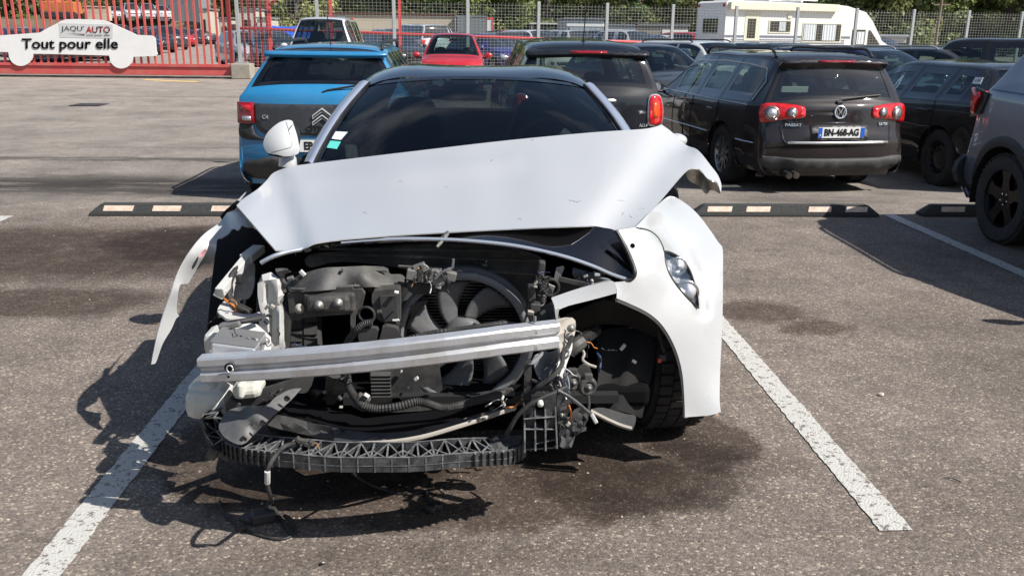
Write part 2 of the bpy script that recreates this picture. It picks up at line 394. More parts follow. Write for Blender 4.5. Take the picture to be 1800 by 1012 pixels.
        # arch tunnels
        for wy in wh:
            if cut and cut(wy, 1): continue
            for sd in (1, -1):
                W = interp(S['W'], wy); vs = []; fs = []; n = 14
                for k in range(n+1):
                    t = math.pi*(k/n)*1.16-.25
                    for x in (W*.985, W-.34): vs.append((sd*x, wy+math.cos(t)*ar*1.0, zc+math.sin(t)*ar*1.0))
                for k in range(n): fs.append((2*k, 2*k+1, 2*k+3, 2*k+2))
                mb.add(vs, fs, M_under, True)
                mb.add([(sd*(W-.34), wy+math.cos(6.283*k/20)*ar, max(S['zb'], zc+math.sin(6.283*k/20)*ar)) for k in range(20)], [tuple(range(20))], M_under)
        mb.build('underbody', root, fix=False)
        # seams: dark lines on the surface
        if seams or True:
            sm = MB()
            for (y, v0, v1) in seams:
                i = min(range(nu), key=lambda k: abs(s.st[k][0]-y)+(0 if S['wi'][0] < s.seg[k] or True else 9))
                for sd in (1, -1):
                    L = []
                    for t in range(9):
                        v = lerp(v0, v1, t/8); p = s.pt(s.st[i], v)+Vector((.0025, 0, 0)); p.x *= sd; L.append(p)
                    sm.tube(L, .004, M_trim, 4, cap=False)
            if sm.v: sm.build('door_seam', root)
        # glass
        for k, cs in reg.items():
            nm = 'side_window' if k.startswith('side') else k
            for grp in ((1, -1),) if not k.startswith('side') else ((1,), (-1,)):
                g = MB(); ids = {}
                def gv(i, j, sd):
                    key = (i, j, sd if j < nv-1 else 0)
                    if key not in ids:
                        p = s.G[i][j].copy(); e = .004; cc = Vector((0, clamp(p.y, -.6, .6), .9)); dv = (cc-p).normalized(); p += dv*e; p.x *= sd; g.v.append(tuple(p)); ids[key] = len(g.v)-1
                    return ids[key]
                g.mi(mwr if (mwr and nm == 'windscreen') else mrear if (mrear and nm == 'rear_window') else m_glass)
                for sd in grp:
                    for (i, j) in cs:
                        q = [gv(i, j, sd), gv(i+1, j, sd), gv(i+1, j+1, sd), gv(i, j+1, sd)]
                        g.f.append(q if sd == 1 else q[::-1]); g.m.append(0); g.sm.append(True)
                if g.f: g.build(nm, root, fix=False)
        return body
    # surface points for lamps, plates, handles; off = metres outwards
    def rear(s, x, z, off=.004):
        z0 = z; z = z-s.S.get('crown', .03)*(1 if z > .63 else lerp(.2, 1, clamp((z-.57)/.06)))*(1-min(1, (x/interp(s.S['W'], 0))**2))
        R = [a for a in s.st if a[0] < s.S['mid']][::-1]; y, c = R[0][0], R[0][2]
        for p, q in zip(R, R[1:]):
            if p[1] <= z <= q[1] or (q is R[-1]): t = clamp((z-p[1])/max(1e-6, q[1]-p[1])); y = lerp(p[0], q[0], t); c = lerp(p[2], q[2], t); break
        W = interp(s.S['W'], y); return Vector((x, y+c*min(1.1, abs(x)/W)**s.S.get('pw', 2.6)-off, z0))
    def front(s, x, z, off=.004):
        z0 = z; z = z-s.S.get('crown', .03)*(1 if z > .63 else lerp(.2, 1, clamp((z-.57)/.06)))*(1-min(1, (x/interp(s.S['W'], 0))**2))
        Q = [a for a in s.st if a[0] > s.S['mid']]; y, c = Q[0][0], Q[0][2]
        for p, q in zip(Q, Q[1:]):
            if p[1] <= z <= q[1] or (q is Q[-1]): t = clamp((z-p[1])/max(1e-6, q[1]-p[1])); y = lerp(p[0], q[0], t); c = lerp(p[2], q[2], t); break
        W = interp(s.S['W'], y); return Vector((x, y-c*min(1.1, abs(x)/W)**s.S.get('pw', 2.6)+off, z0))
    def side(s, y, z, sd=1, off=.004):
        i = min(range(len(s.st)), key=lambda k: abs(s.st[k][0]-y)+(0 if s.st[k][1] > z else 9)); P = s.sec(y, s.st[i][1]); x = P[3][0]
        for p, q in zip(P[:7], P[1:7]):
            if p[1] <= z <= q[1]: x = lerp(p[0], q[0], (z-p[1])/max(1e-6, q[1]-p[1])); break
        return Vector((sd*(x+off), y, z))
def on_rear(sh, root, name, outline, m, off=.012, thick=.01, n=4, res=.05, holes=(), parent=None):
    O = crom(outline, n, True) if n > 1 else outline; mb = MB()
    kx = getattr(sh, 'kx', 1.); patch(mb, O, lambda u, v: sh.rear(u*kx, v, off), m, thick, res, toward=(0, -50, 1), holes=holes); return mb.build(name, parent or root, fix=False)
def on_front(sh, root, name, outline, m, off=.012, thick=.01, n=4, res=.06):
    O = crom(outline, n, True) if n > 1 else outline; mb = MB()
    patch(mb, O, lambda u, v: sh.front(u, v, off), m, thick, res, toward=(0, 50, 1)); return mb.build(name, root, fix=False)
def on_side(sh, root, name, outline, m, sd=1, off=.006, thick=.008, n=4, res=.08):
    O = crom(outline, n, True) if n > 1 else outline; mb = MB()
    patch(mb, O, lambda u, v: sh.side(u, v, sd, off), m, thick, res, toward=(sd*50, 0, 1)); return mb.build(name, root, fix=False)
_wm = {}
def wheel_mesh(kind, r, w_, rim_r):
    """meshes facing local +X (outside)"""
    key = (kind, r, w_)
    if key in _wm: return _wm[key]
    hw = w_/2; t = MB()
    t.lathe([(rim_r-.01, -hw*.9), (rim_r+.02, -hw), (r*.93, -hw), (r-.005, -hw*.82), (r, -hw*.5), (r, hw*.5), (r-.005, hw*.82), (r*.93, hw), (rim_r+.02, hw), (rim_r-.01, hw*.9)], M_tyre, 40)
    n = 46                                                   # tread blocks
    for k in range(n):
        for j, xx in enumerate((-.36, -.12, .12, .36)):
            a = 2*math.pi*(k+.5*(j % 2))/n; M = Matrix.Rotation(a, 4, 'X')
            t.box(M@Vector((xx*w_*.95, 0, r+.001)), (w_*.2, 2*math.pi*r/n*.72, .012), M_tyre, M.to_3x3())
    rm = MB(); m = {'alloy': M_alloy, 'steel': M_steelw, 'black': M_blackw, 'wide': M_alloy}[kind]
    rm.lathe([(rim_r-.002, -hw*.85), (rim_r-.03, -hw*.5), (rim_r-.03, hw*.6), (rim_r-.012, hw*.86), (rim_r+.012, hw*.93), (rim_r+.012, hw*.86)], m, 32)
    rm.lathe([(0, -hw*.2), (rim_r-.035, -hw*.2)], M_under, 24)
    if kind == 'steel':
        rm.lathe([(0, hw*.35), (.05, hw*.4), (.09, hw*.3), (rim_r*.55, hw*.55), (rim_r-.05, hw*.35), (rim_r-.03, hw*.3)], m, 32)
        for k in range(14):
            a = 2*math.pi*k/14; M = Matrix.Rotation(a, 3, 'X'); rm.box(M@Vector((hw*.5, 0, rim_r*.78)), (.03, .022, .035), M_under, M)
    else:
        ns = {'alloy': 9, 'black': 5, 'wide': 10}[kind]; rm.lathe([(0, hw*.72), (.035, hw*.72), (.06, hw*.62), (.062, 0)], m, 20)
        for k in range(ns):
            M = Matrix.Rotation(2*math.pi*k/ns, 3, 'X'); ww = .022 if ns > 6 else .05
            pr = [(-ww*1.1, .05), (ww*1.1, .05), (ww*.8, rim_r*.6), (ww*1.2, rim_r-.02), (-ww*1.2, rim_r-.02), (-ww*.8, rim_r*.6)]
            rm.prism(pr, m, lambda u, v: M@Vector((hw*lerp(.62, .8, v/rim_r), u, v)), M@Vector((-hw*.35, 0, 0)))
            M2 = Matrix.Rotation(2*math.pi*(k+.5)/ns, 3, 'X')
            if k % 2 == 0 or ns == 5: rm.box(M2@Vector((hw*.66, 0, .045)), (.012, .012, .012), M_chrome, M2)
    o1 = t.build('tyre'); o2 = rm.build('wheel'); _wm[key] = (o1.data, o2.data); bpy.data.objects.remove(o1); bpy.data.objects.remove(o2); return _wm[key]
def add_wheels(root, S, kind='alloy', w_=.21, rim=None, steer=0., skip=None):
    r = S['wrad']; tm, rm = wheel_mesh(kind, r, w_, rim or r*.66)
    for wy in S['wheels']:
        for sd in (1, -1):
            if skip and skip(wy, sd): continue
            W = interp(S['W'], wy); o = bpy.data.objects.new('wheel', rm); col.objects.link(o); o.parent = root; o.location = (sd*(W-w_/2-.02), wy, r); o.rotation_euler = (0, 0, (0 if sd == 1 else math.pi)+(steer if wy > 0 else 0))
            t = bpy.data.objects.new('tyre', tm); col.objects.link(t); t.parent = o
def seats(root, S, y0=.15, zs=.0, rows=2, dx=.36, hb=1.0, sport=False):
    for k in range(rows):
        for sd in (1, -1):
            mb = MB(); y = y0-k*.85; h = hb
            O = [(-.24, .35), (-.26, .6), (-.22, h-.17), (-.14, h-.1), (-.12, h+.03), (-.07, h+.08), (.07, h+.08), (.12, h+.03), (.14, h-.1), (.22, h-.17), (.26, .6), (.24, .35)]
            patch(mb, crom(O, 3, True), lambda u, v: Vector((sd*dx+u, y-(v-.35)*.28+.25*u*u, v)), M_seat, .12, .1, toward=(0, 50, 1)); mb.box((sd*dx, y+.28, .38), (.5, .55, .16), M_seat, bev=.05); mb.build('seat', root, fix=False)
def mirrors(root, sh, y, m, z=None, size=(.1, .16, .12), x_off=.12):
    for sd in (1, -1):
        p = sh.side(y, (z or interp(sh.S['B'], y))+.0, sd, 0); mb = MB(); c = p+Vector((sd*x_off, 0, .07))
        bm = bmesh.new(); bmesh.ops.create_icosphere(bm, subdivisions=3, radius=1)
        vs = [Vector((v.co.x*size[1]*.62, v.co.y*size[0]*(.7 if v.co.y > 0 else .12), v.co.z*size[2]*.62)) for v in bm.verts]; bm.verts.index_update(); fs = [[v.index for v in f.verts] for f in bm.faces]; bm.free()
        mb.add([v+c for v in vs], fs, m, True); mb.tube([p-Vector((sd*.02, 0, -.01)), c-Vector((0, 0, .04))], .02, M_trim, 8)
        o = mb.build('wing_mirror', root)
        g = MB(); g.add([c+Vector((v.x*.8, -size[0]*.13, v.z*.8)) for v in (Vector((math.cos(a)*size[1]*.6, 0, math.sin(a)*size[2]*.6)) for a in [6.283*k/16 for k in range(16)])], [tuple(range(16))], M_chrome); g.build('mirror_glass', o)
def rails(root, sh, y1, y0, m, x=None, h=.05):
    for sd in (1, -1):
        mb = MB(); L = []
        for t in [0, .02, .06, .12, .3, .5, .7, .88, .94, .98, 1]:
            y = lerp(y1, y0, t); i = min(range(len(sh.st)), key=lambda k: abs(sh.st[k][0]-y)+(0 if sh.st[k][1] > 1.2 else 9)); P = sh.sec(y, sh.st[i][1])
            e = min(t, 1-t); L.append(Vector((sd*(P[7][0]+.01), y, P[7][1]+h*clamp(e/.07)**.5)))
        mb.tube(L, .016, m, 8); mb.build('roof_rail', root)
def plate(root, fn, txt, w_=.52, h=.11, x=0, z=.7, left=True, size=.098):
    """fn(x,z,off)"""
    f0 = fn; ym = min(f0(x, z+k*h/2, 0).y for k in (-1, 0, 1)); fn = lambda a, b, off: Vector((a, ym-off, b))
    o = MB(); patch(o, [(x-w_/2, z-h/2), (x+w_/2, z-h/2), (x+w_/2, z+h/2), (x-w_/2, z+h/2)], lambda u, v: fn(u, z, 0)*0+Vector((u, fn(x, z, .012).y, v)), M_white_plate, .006, .2, toward=(0, -50, 1), smooth=False)
    for sd in (-1, 1): o.box((x+sd*(w_/2-.022), fn(x, z, .0135).y, z), (.042, .004, h-.008), M_blue_plate)
    text_on(o, txt, lambda u, v, t: Vector((x+u, fn(x, z, .0145).y-t*.3, z+v-.002)), M_ink, size, ext=.002, off=.004, xs=.82)
    text_on(o, 'F', lambda u, v, t: Vector((x-w_/2+.022+u, fn(x, z, .0165).y-t*.3, z-.03+v)), M_white_plate, .03, ext=.001, off=.001)
    return o.build('number_plate', root)
def mkprof(L, zn, zh, zrf, zrr, yc, yf, yr, yw, zw, zb=.24, zbump=.62, cr=(.24, .12, .08, .03, .06, .11), trunk=None, tail=None):
    f, r = L/2, -L/2
    P = [(f-.1, zb-.02, cr[0]), (f-.01, .42, cr[0]), (f-.02, zn-.12, cr[0]-.02), (f-.14, zn, cr[0]-.04), (lerp(f, yc, .5), lerp(zn, zh, .62), .14), (yc, zh, .14),
         (yf, zrf, cr[2]), (lerp(yf, yr, .5), max(zrf, zrr)+.028, .03), (yr, zrr, cr[3]), (yw, zw, cr[4])]
    P += (trunk or []); P += (tail or [(r+.03, zw-.12, cr[5]), (r, zbump, cr[5])]); P += [(r+.02, .4, cr[5]), (r+.09, zb-.02, cr[5]+.03)]
    return P
def spec(P, W, zr, wr, B, wheels, wrad, sw, zb=.24, ar=None, **k):
    L = P[0][0]; f, r = P[0][0], P[-1][0]
    d = dict(prof=P, wi=(5, 6), ri=(8, 9), W=[(r, W*k.pop('tw', .93)), (r+.35, W*.965), (r+1.2, W), (f-1.2, W), (f-.35, W*.96), (f, W*.9)], B=B, zr=zr, wr=wr, zb=zb, wheels=wheels, wrad=wrad, ar=ar or wrad+.05, sw=sw, mid=0.)
    d.update(k); return d
def emboss(root, sh, s, x, z, size, m=M_chrome, xs=1., name='badge', off=.006, fn=None):
    mb = MB(); g = fn or sh.rear; text_on(mb, s, lambda u, v, t: g(x+u, z+v, off+t), m, size, ext=.003, off=size*.02, xs=xs); return mb.build(name, root)
def rect(x0, z0, x1, z1): return [(x0, z0), (x1, z0), (x1, z1), (x0, z1)]
def mir(O): return [(-p[0], *p[1:]) for p in O][::-1]

# ---------------------------------------------------------------- blue crossover hatchback, seen from behind
def blue_car():
    r = empty('parked_car'); tag(r, 'bright blue crossover with charcoal tailgate panel, left behind the white wreck', 'car')
    P = mkprof(4.16, .85, 1.0, 1.44, 1.445, 1.02, .35, -1.62, -1.90, 1.12, cr=(.24, .12, .08, .05, .07, .13), zbump=.66, tail=[(-2.02, 1.03, .13), (-2.06, .80, .13), (-2.08, .6, .13)])
    S = spec(P, .875, 1.475, .56, [(-2.1, 1.03), (0, .98), (2, .93)], (1.3, -1.30), .32, [(.5, -.35), (-.42, -1.1), (-1.2, -1.75)], lowv=1.2, tw=.925)
    sh = Shell(S); sh.kx = .955; blue = paint('blue_paint', (.020, .19, .40), rough=.25, dust=.05)
    sh.build(r, blue, M_plas, M_gl_dk, seams=[(.45, .5, 4), (-.4, .5, 4)], belt=True)
    on_rear(sh, r, 'tailgate_panel', [(-.66, .975, 1), (.66, .975, 1), (.66, .80), (.60, .72), (.5, .70), (-.5, .70), (-.60, .72), (-.66, .80)], mat('charcoal', (.045, .047, .052), .42, .2, .3), .012, .012)
    on_rear(sh, r, 'bumper_trim', [(-.81, .80), (-.70, .80), (-.66, .70), (-.55, .665), (.55, .665), (.66, .70), (.70, .8), (.81, .8), (.81, .66), (.5, .645), (-.5, .645), (-.81, .66)], M_plas, .009, .014)
    for s in (1, -1):
        O = [(-.84, .985, 1), (-.67, .985, 1), (-.67, .80, 1), (-.72, .79), (-.84, .795, 1)]
        lamp = on_rear(sh, r, 'tail_light', O if s < 0 else mir(O), M_redd, .022, .02)
        on_rear(sh, r, 'lens', [(s*a, b) for a, b in rect(-.80, .90, -.70, .96)], M_red, .026, .006, n=1, parent=lamp); on_rear(sh, r, 'lens', [(s*a, b) for a, b in rect(-.79, .82, -.70, .86)], M_clear, .026, .006, n=1, parent=lamp)
    on_rear(sh, r, 'rear_bumper', [(-.80, .42), (-.66, .46), (-.5, .49), (.5, .49), (.66, .46), (.80, .42), (.79, .29), (.5, .27), (-.5, .27), (-.79, .29)], M_plas, .02, .03)
    on_rear(sh, r, 'spoiler', [(-.58, 1.44), (.58, 1.44), (.60, 1.41), (0, 1.405), (-.60, 1.41)], blue, .05, .03)
    em = MB(); M_bd = mat('badge_silver', (.62, .63, .64), .3, .2)
    for dz in (0, -.058):
        em.prism([(-.088, -.055), (0, .008), (.088, -.055), (.088, -.022), (0, .046), (-.088, -.022)], M_bd, lambda u, v: sh.rear(u, .90+dz+v, .03), Vector((0, .015, 0)))
        em.prism([(-.080, -.042), (0, .016), (.080, -.042), (.080, -.026), (0, .034), (-.080, -.026)], M_trim, lambda u, v: sh.rear(u, .90+dz+v, .033), Vector((0, .006, 0)))
    em.build('emblem', r)
    emboss(r, sh, 'C4', -.53, .855, .05, off=.016); emboss(r, sh, 'CITROEN', 0, .76, .055, m=M_trim, xs=1.3, off=.016)
    plate(r, sh.rear, 'EP-297-KT', z=.60)
    mirrors(r, sh, .85, M_trim); rails(r, sh, .3, -1.55, M_trim, h=.06)
    a = MB(); a.tube([(0, -1.35, 1.46), (0, -1.37, 1.50)], .022, M_trim, 8); a.tube([(0, -1.37, 1.49), (0, -1.50, 1.76)], .005, M_trim, 6); a.build('antenna', r)
    w_ = MB(); w_.tube([(0, -2.0, 1.08), (.05, -1.99, 1.10), (.42, -1.945, 1.16)], .01, M_trim, 6); w_.build('rear_wiper', r)
    seats(r, sh, .2, hb=1.02); add_wheels(r, S, 'steel', .205)
    return r
# ---------------------------------------------------------------- black rounded SUV from behind
def black_suv():
    r = empty('parked_car'); tag(r, 'glossy black compact SUV with chrome tailgate handle and oval red tail light', 'car')
    P = mkprof(4.1, .9, 1.02, 1.54, 1.51, 1.0, .3, -1.72, -1.95, 1.10, cr=(.24, .12, .08, .06, .09, .15), tail=[(-2.03, .98, .15), (-2.06, .75, .15), (-2.07, .55, .15)])
    S = spec(P, .895, 1.56, .63, [(-2.1, 1.05), (0, 1.0), (2, .95)], (1.28, -1.30), .34, [(.5, -.3), (-.37, -1.02), (-1.1, -1.65)], lowv=1.2, tw=.91)
    sh = Shell(S); bl = paint('black_paint', (.008, .009, .013), rough=.15, dust=.03)
    sh.build(r, bl, M_plas, M_gl, seams=[(.45, .5, 4), (-.35, .5, 4), (-1.05, 1.5, 4)], belt=True)
    for s in (1, -1):
        O = [(-.80, 1.02), (-.73, 1.05), (-.66, 1.02), (-.645, .88), (-.655, .74), (-.70, .71), (-.80, .72), (-.83, .76), (-.835, .9)]
        O = O if s < 0 else mir(O)
        t = on_rear(sh, r, 'tail_light', O, M_chrome, .018, .02, parent=r); c = (s*.742, .88)
        on_rear(sh, r, 'lens', [(c[0]+(a-c[0])*.86, c[1]+(b-c[1])*.92) for a, b in [p[:2] for p in O]], M_red, .03, .014, parent=t)
        on_rear(sh, r, 'reflector', [(c[0]+(a-c[0])*.4, c[1]+(b-c[1])*.5) for a, b in [p[:2] for p in O]], mat('lamp_orange', (.75, .09, .02), .15, 0, 1.), .034, .006, parent=t)
    h = MB(); h.tube([sh.rear(x, .985, .035) for x in (-.28, -.26, -.1, .1, .26, .28)], [.008, .018, .022, .022, .018, .008], M_chrome, 10); h.build('handle', r)
    on_rear(sh, r, 'brake_light', rect(-.2, 1.465, .2, 1.49), M_redd, .068, .01, n=1)
    on_rear(sh, r, 'spoiler', [(-.64, 1.50), (.64, 1.50), (.66, 1.44), (0, 1.455), (-.66, 1.44)], bl, .06, .05)
    on_rear(sh, r, 'rear_bumper', [(-.84, .55), (.84, .55), (.84, .3), (.5, .25), (-.5, .25), (-.84, .3)], M_plas, .02, .03)
    emboss(r, sh, 'ALL4', .60, .72, .045, off=.006); plate(r, sh.rear, 'DK-803-LV', z=.62)
    a = MB(); a.tube([(0, -1.45, 1.55), (0, -1.47, 1.58)], .03, M_trim, 8); a.tube([(0, -1.47, 1.57), (0, -1.58, 1.96)], .006, M_trim, 6); a.build('antenna', r)
    mirrors(r, sh, .82, M_trim); seats(r, sh, .15, hb=1.12); add_wheels(r, S, 'black', .22)
    return r
# ---------------------------------------------------------------- dark wagon
def wagon():
    r = empty('parked_car'); tag(r, 'dark brown estate with black roof rails and round-lensed red tail lights', 'car')
    P = mkprof(4.77, .78, .96, 1.42, 1.43, 1.15, .35, -1.98, -2.23, 1.0, cr=(.3, .12, .1, .06, .08, .14), tail=[(-2.30, .93, .14), (-2.33, .72, .14), (-2.385, .60, .14)])
    S = spec(P, .91, 1.465, .60, [(-2.4, .98), (0, .93), (2.3, .84)], (1.42, -1.29), .335, [(.65, -.3), (-.37, -1.12), (-1.2, -1.95)], zb=.25, tw=.88)
    sh = Shell(S); sh.kx = .95; br = paint('dark_brown_paint', (.018, .014, .015), metal=.35, rough=.22, dust=.05)
    sh.build(r, br, None, glass('wagon_glass', .58, (.85, 1, .9), .08), seams=[(.55, .5, 4), (-.35, .5, 4), (-1.15, 2, 4)])
    for s in (1, -1):
        O = [(-.875, .94), (-.80, .985), (-.60, .98), (-.42, .955), (-.40, .90), (-.42, .84), (-.60, .825), (-.80, .79), (-.87, .80)]
        t = on_rear(sh, r, 'tail_light', [p for p in (O if s < 0 else mir(O))], M_red, .012, .02, parent=r)
        for cx, cz, rr in ((.755, .885, .078), (.545, .895, .055)):
            circ = [(s*cx+rr*math.cos(a), cz+rr*math.sin(a)) for a in [6.283*k/20 for k in range(20)]]
            c_ = on_rear(sh, r, 'lens', circ, mat('lamp_ring', (.25, .17, .16), .2, .5, 1), .022, .01, n=1, parent=t)
            circ = [(s*cx+rr*.62*math.cos(a), cz+rr*.62*math.sin(a)) for a in [6.283*k/20 for k in range(20)]]
            on_rear(sh, r, 'reflector', circ, M_clear, .027, .01, n=1, parent=t)
    on_rear(sh, r, 'brake_light', rect(-.22, 1.405, .22, 1.425), M_redd, .10, .01, n=1)
    on_rear(sh, r, 'spoiler', [(-.60, 1.435), (.60, 1.435), (.62, 1.39), (0, 1.40), (-.62, 1.39)], br, .09, .09)
    em = MB(); C = lambda a, q, off: sh.rear(q*math.cos(a), .90+q*math.sin(a), off)
    em.tube([C(6.283*k/28, .062, .012) for k in range(29)], .009, M_chrome, 8, cap=False)
    em.add([C(6.283*k/24, .062, .006) for k in range(24)], [tuple(range(24))], M_trim)
    for L in ([(-.028, .045), (-.004, -.0), (0, .012), (.004, 0), (.028, .045)], [(-.05, .03), (-.024, -.048), (-.006, -.004), (.006, -.004), (.024, -.048), (.05, .03)]):
        em.tube([sh.rear(a, .90+b, .013) for a, b in L], .0055, M_chrome, 6)
    em.build('emblem', r)
    emboss(r, sh, 'PASSAT', -.50, .765, .040, off=.012, xs=1.25); emboss(r, sh, '2.0 TDI', .52, .775, .036, off=.014)
    on_rear(sh, r, 'plate_recess', rect(-.34, .62, .34, .765), M_trim, .004, .004, n=1)
    plate(r, sh.rear, 'BN-468-AG', z=.695)
    on_rear(sh, r, 'chrome_strip', rect(-.60, .575, .60, .60), M_chrome, .02, .015, n=1)
    on_rear(sh, r, 'tailgate_seam', [(-.655, .76), (-.645, .62), (-.60, .56), (.60, .56), (.645, .62), (.655, .76), (.65, .76), (.638, .625), (.595, .566), (-.595, .566), (-.638, .625), (-.65, .76)], M_trim, .004, .003, n=1, res=.3)
    on_rear(sh, r, 'rear_bumper', [(-.84, .43), (-.5, .415), (.5, .415), (.84, .43), (.82, .30), (.5, .27), (-.5, .27), (-.82, .30)], M_plas, .03, .04, n=2, res=.09)
    e = MB(); e.tube([(-.55, -2.2, .26), (-.55, -2.42, .25)], .035, M_steelw, 12); e.tube([(-.47, -2.2, .26), (-.47, -2.42, .25)], .035, M_steelw, 12); e.build('exhaust_pipe', r)
    for sd in (1, -1):
        L = [sh.side(y, .945, sd, .006) for y in (1.0, .4, -.4, -1.2, -1.9)]; mb = MB(); mb.tube(L, .006, M_chrome, 6)
        arc = [sh.side(y, z, sd, .004) for y, z in ((1.0, .96), (.55, 1.25), (.2, 1.352), (-.6, 1.375), (-1.4, 1.36), (-1.85, 1.33), (-1.98, 1.2), (-1.93, 1.0))]; mb.tube(arc, .006, M_chrome, 6); mb.build('window_trim', r)
        mb = MB(); mb.tube([sh.side(y, .56, sd, .006) for y in (1.0, .5, 0, -.5, -.88)], .008, M_chrome, 6); mb.tube([sh.side(y, .56, sd, .006) for y in (-1.72, -1.9, -2.1)], .008, M_chrome, 6); mb.build('side_strip', r)
        for y in (-.2, -1.0):
            mb = MB(); mb.tube([sh.side(y+d, .84, sd, o) for d, o in ((.1, .0), (.08, .035), (-.08, .035), (-.1, 0))], .014, br, 8); mb.build('handle', r)
    p = on_side(sh, r, 'sunshade', rect(-.85, 1.05, -.55, 1.25), M_paper, -1, -.05, n=1)
    p = MB(); p.box((-.42, -2.08, 1.12), (.3, .01, .06), M_paper, Matrix.Rotation(.2, 3, 'X')); p.build('paper_sheet', r)
    w_ = MB(); w_.tube([(0, -2.275, 1.0), (.03, -2.26, 1.03), (.5, -2.2, 1.07)], .01, M_trim, 6); w_.box((0, -2.275, .995), (.07, .04, .04), M_trim, bev=.01); w_.build('rear_wiper', r)
    mirrors(r, sh, .93, br); rails(r, sh, .2, -1.85, M_trim, h=.075); seats(r, sh, .1, hb=1.0); add_wheels(r, S, 'wide', .225)
    return r
# ---------------------------------------------------------------- black hatchback next to it
def black_hatch():
    r = empty('parked_car'); tag(r, 'dusty black hatchback with steel wheels and a sticker on its rear pillar', 'car')
    P = mkprof(4.3, .8, .96, 1.345, 1.345, 1.05, .3, -1.55, -1.9, 1.05, tail=[(-2.06, .95, .13), (-2.13, .7, .13)])
    S = spec(P, .90, 1.385, .59, [(-2.1, .99), (-1.3, .97), (0, .93), (2, .85)], (1.4, -1.26), .325, [(.6, -.28), (-.35, -1.05), (-1.15, -1.5)])
    sh = Shell(S); bl = paint('dusty_black_paint', (.008, .008, .009), rough=.2, dust=.08)
    sh.build(r, bl, None, M_gl, seams=[(.5, .5, 4), (-.33, .5, 4), (-1.08, 2, 4)])
    for sd in (1, -1):
        on_rear(sh, r, 'tail_light', [p for p in ([(-.86, .98), (-.6, .95), (-.6, .84), (-.86, .8)] if sd < 0 else mir([(-.86, .98), (-.6, .95), (-.6, .84), (-.86, .8)]))], M_red, .012, .02)
        for y in (-.15, -.92):
            mb = MB(); mb.tube([sh.side(y+d, .85, sd, o) for d, o in ((.1, .0), (.08, .035), (-.08, .035), (-.1, 0))], .014, bl, 8); mb.build('handle', r)
    mb = MB(); c = [sh.side(y, z, -1, .004) for y, z in ((-1.60, 1.18), (-1.47, 1.18), (-1.44, 1.25), (-1.57, 1.25))]; mb.add(c+[p+Vector((.003, 0, 0)) for p in c], [(0, 1, 2, 3), (4, 5, 6, 7), (0, 1, 5, 4), (2, 3, 7, 6), (1, 2, 6, 5), (0, 3, 7, 4)], M_paper)
    text_on(mb, 'A 74', lambda u, v, t: sh.side(-1.52-u, 1.215+v, -1, .006+t), M_ink, .035, ext=.001); mb.build('sticker', r)
    plate(r, sh.rear, 'CW-151-FR', z=.66); mirrors(r, sh, .88, bl); seats(r, sh, .1, hb=1.0); add_wheels(r, S, 'steel', .205)
    return r
# ---------------------------------------------------------------- grey SUV at the right edge
def grey_suv():
    r = empty('parked_car'); tag(r, 'metallic grey SUV with black wheel arches and black alloy wheels at the right edge', 'car')
    P = mkprof(4.6, 1.0, 1.12, 1.62, 1.60, 1.05, .35, -1.62, -1.98, 1.20, zb=.3, cr=(.26, .12, .08, .04, .07, .16), tail=[(-2.2, 1.05, .16), (-2.26, .8, .16), (-2.29, .6, .16)])
    S = spec(P, .925, 1.66, .66, [(-2.3, 1.15), (-1.3, 1.13), (0, 1.05), (2.2, 1.0)], (1.34, -1.52), .345, [(.6, -.3), (-.38, -1.1), (-1.18, -1.45)], zb=.30, ar=.405, lowv=1.0)
    sh = Shell(S); gr = paint('grey_metallic', (.24, .255, .29), metal=.5, rough=.28, dust=.06)
    sh.build(r, gr, M_plas, M_gl_dk, seams=[(.5, .5, 4), (-.34, .5, 4), (-1.02, 2.2, 4)], belt=True)
    for sd in (1, -1):
        for wy in S['wheels']:                                  # arch cladding
            mb = MB(); L = []; n = 20
            for k in range(n+1):
                t = -.35+(math.pi+.7)*k/n
                for rr, o in ((.402, -.01), (.402, .012), (.455, .016), (.485, .0)):
                    y = wy+math.cos(t)*rr; z = max(.28, .345+math.sin(t)*rr); L.append(sh.side(y, z, sd, o))
            F = []
            for k in range(n):
                for j in range(3): F.append((4*k+j, 4*k+j+1, 4*k+j+5, 4*k+j+4))
            mb.add(L, F, M_trim, True); mb.build('arch_cladding', r)
        t = on_rear(sh, r, 'tail_light', [(sd*a, b) for a, b in [(-.90, 1.12), (-.62, 1.10), (-.60, 1.0), (-.88, .94)]], M_red, .03, .03)
        on_side(sh, r, 'tail_light', [(-2.14, 1.16, 1), (-1.90, 1.12, 1), (-1.95, .96, 1), (-2.14, .92, 1)], M_trim, sd, .012, .02, n=1)
        on_side(sh, r, 'tail_light', [(-2.15, 1.15), (-2.03, 1.14), (-2.05, 1.01), (-2.15, 1.0)], M_red, sd, .02, .02, n=1)
    mb = MB(); text_on(mb, 'PJ', lambda u, v, t: sh.side(-1.98+u, .60+v, -1, .004+t), M_paper, .1, ext=.001); mb.build('sticker', r)
    on_rear(sh, r, 'rear_bumper', [(-.88, .6), (.88, .6), (.86, .34), (-.86, .34)], M_plas, .03, .04)
    mirrors(r, sh, .9, gr); rails(r, sh, .2, -1.4, M_trim); seats(r, sh, .1, hb=1.2); add_wheels(r, S, 'black', .235, rim=.235)
    return r
def place(r, x, y, rz=0): r.location = (x, y, gh(x, y-1)); r.rotation_euler = (0, 0, R_(rz)); return r
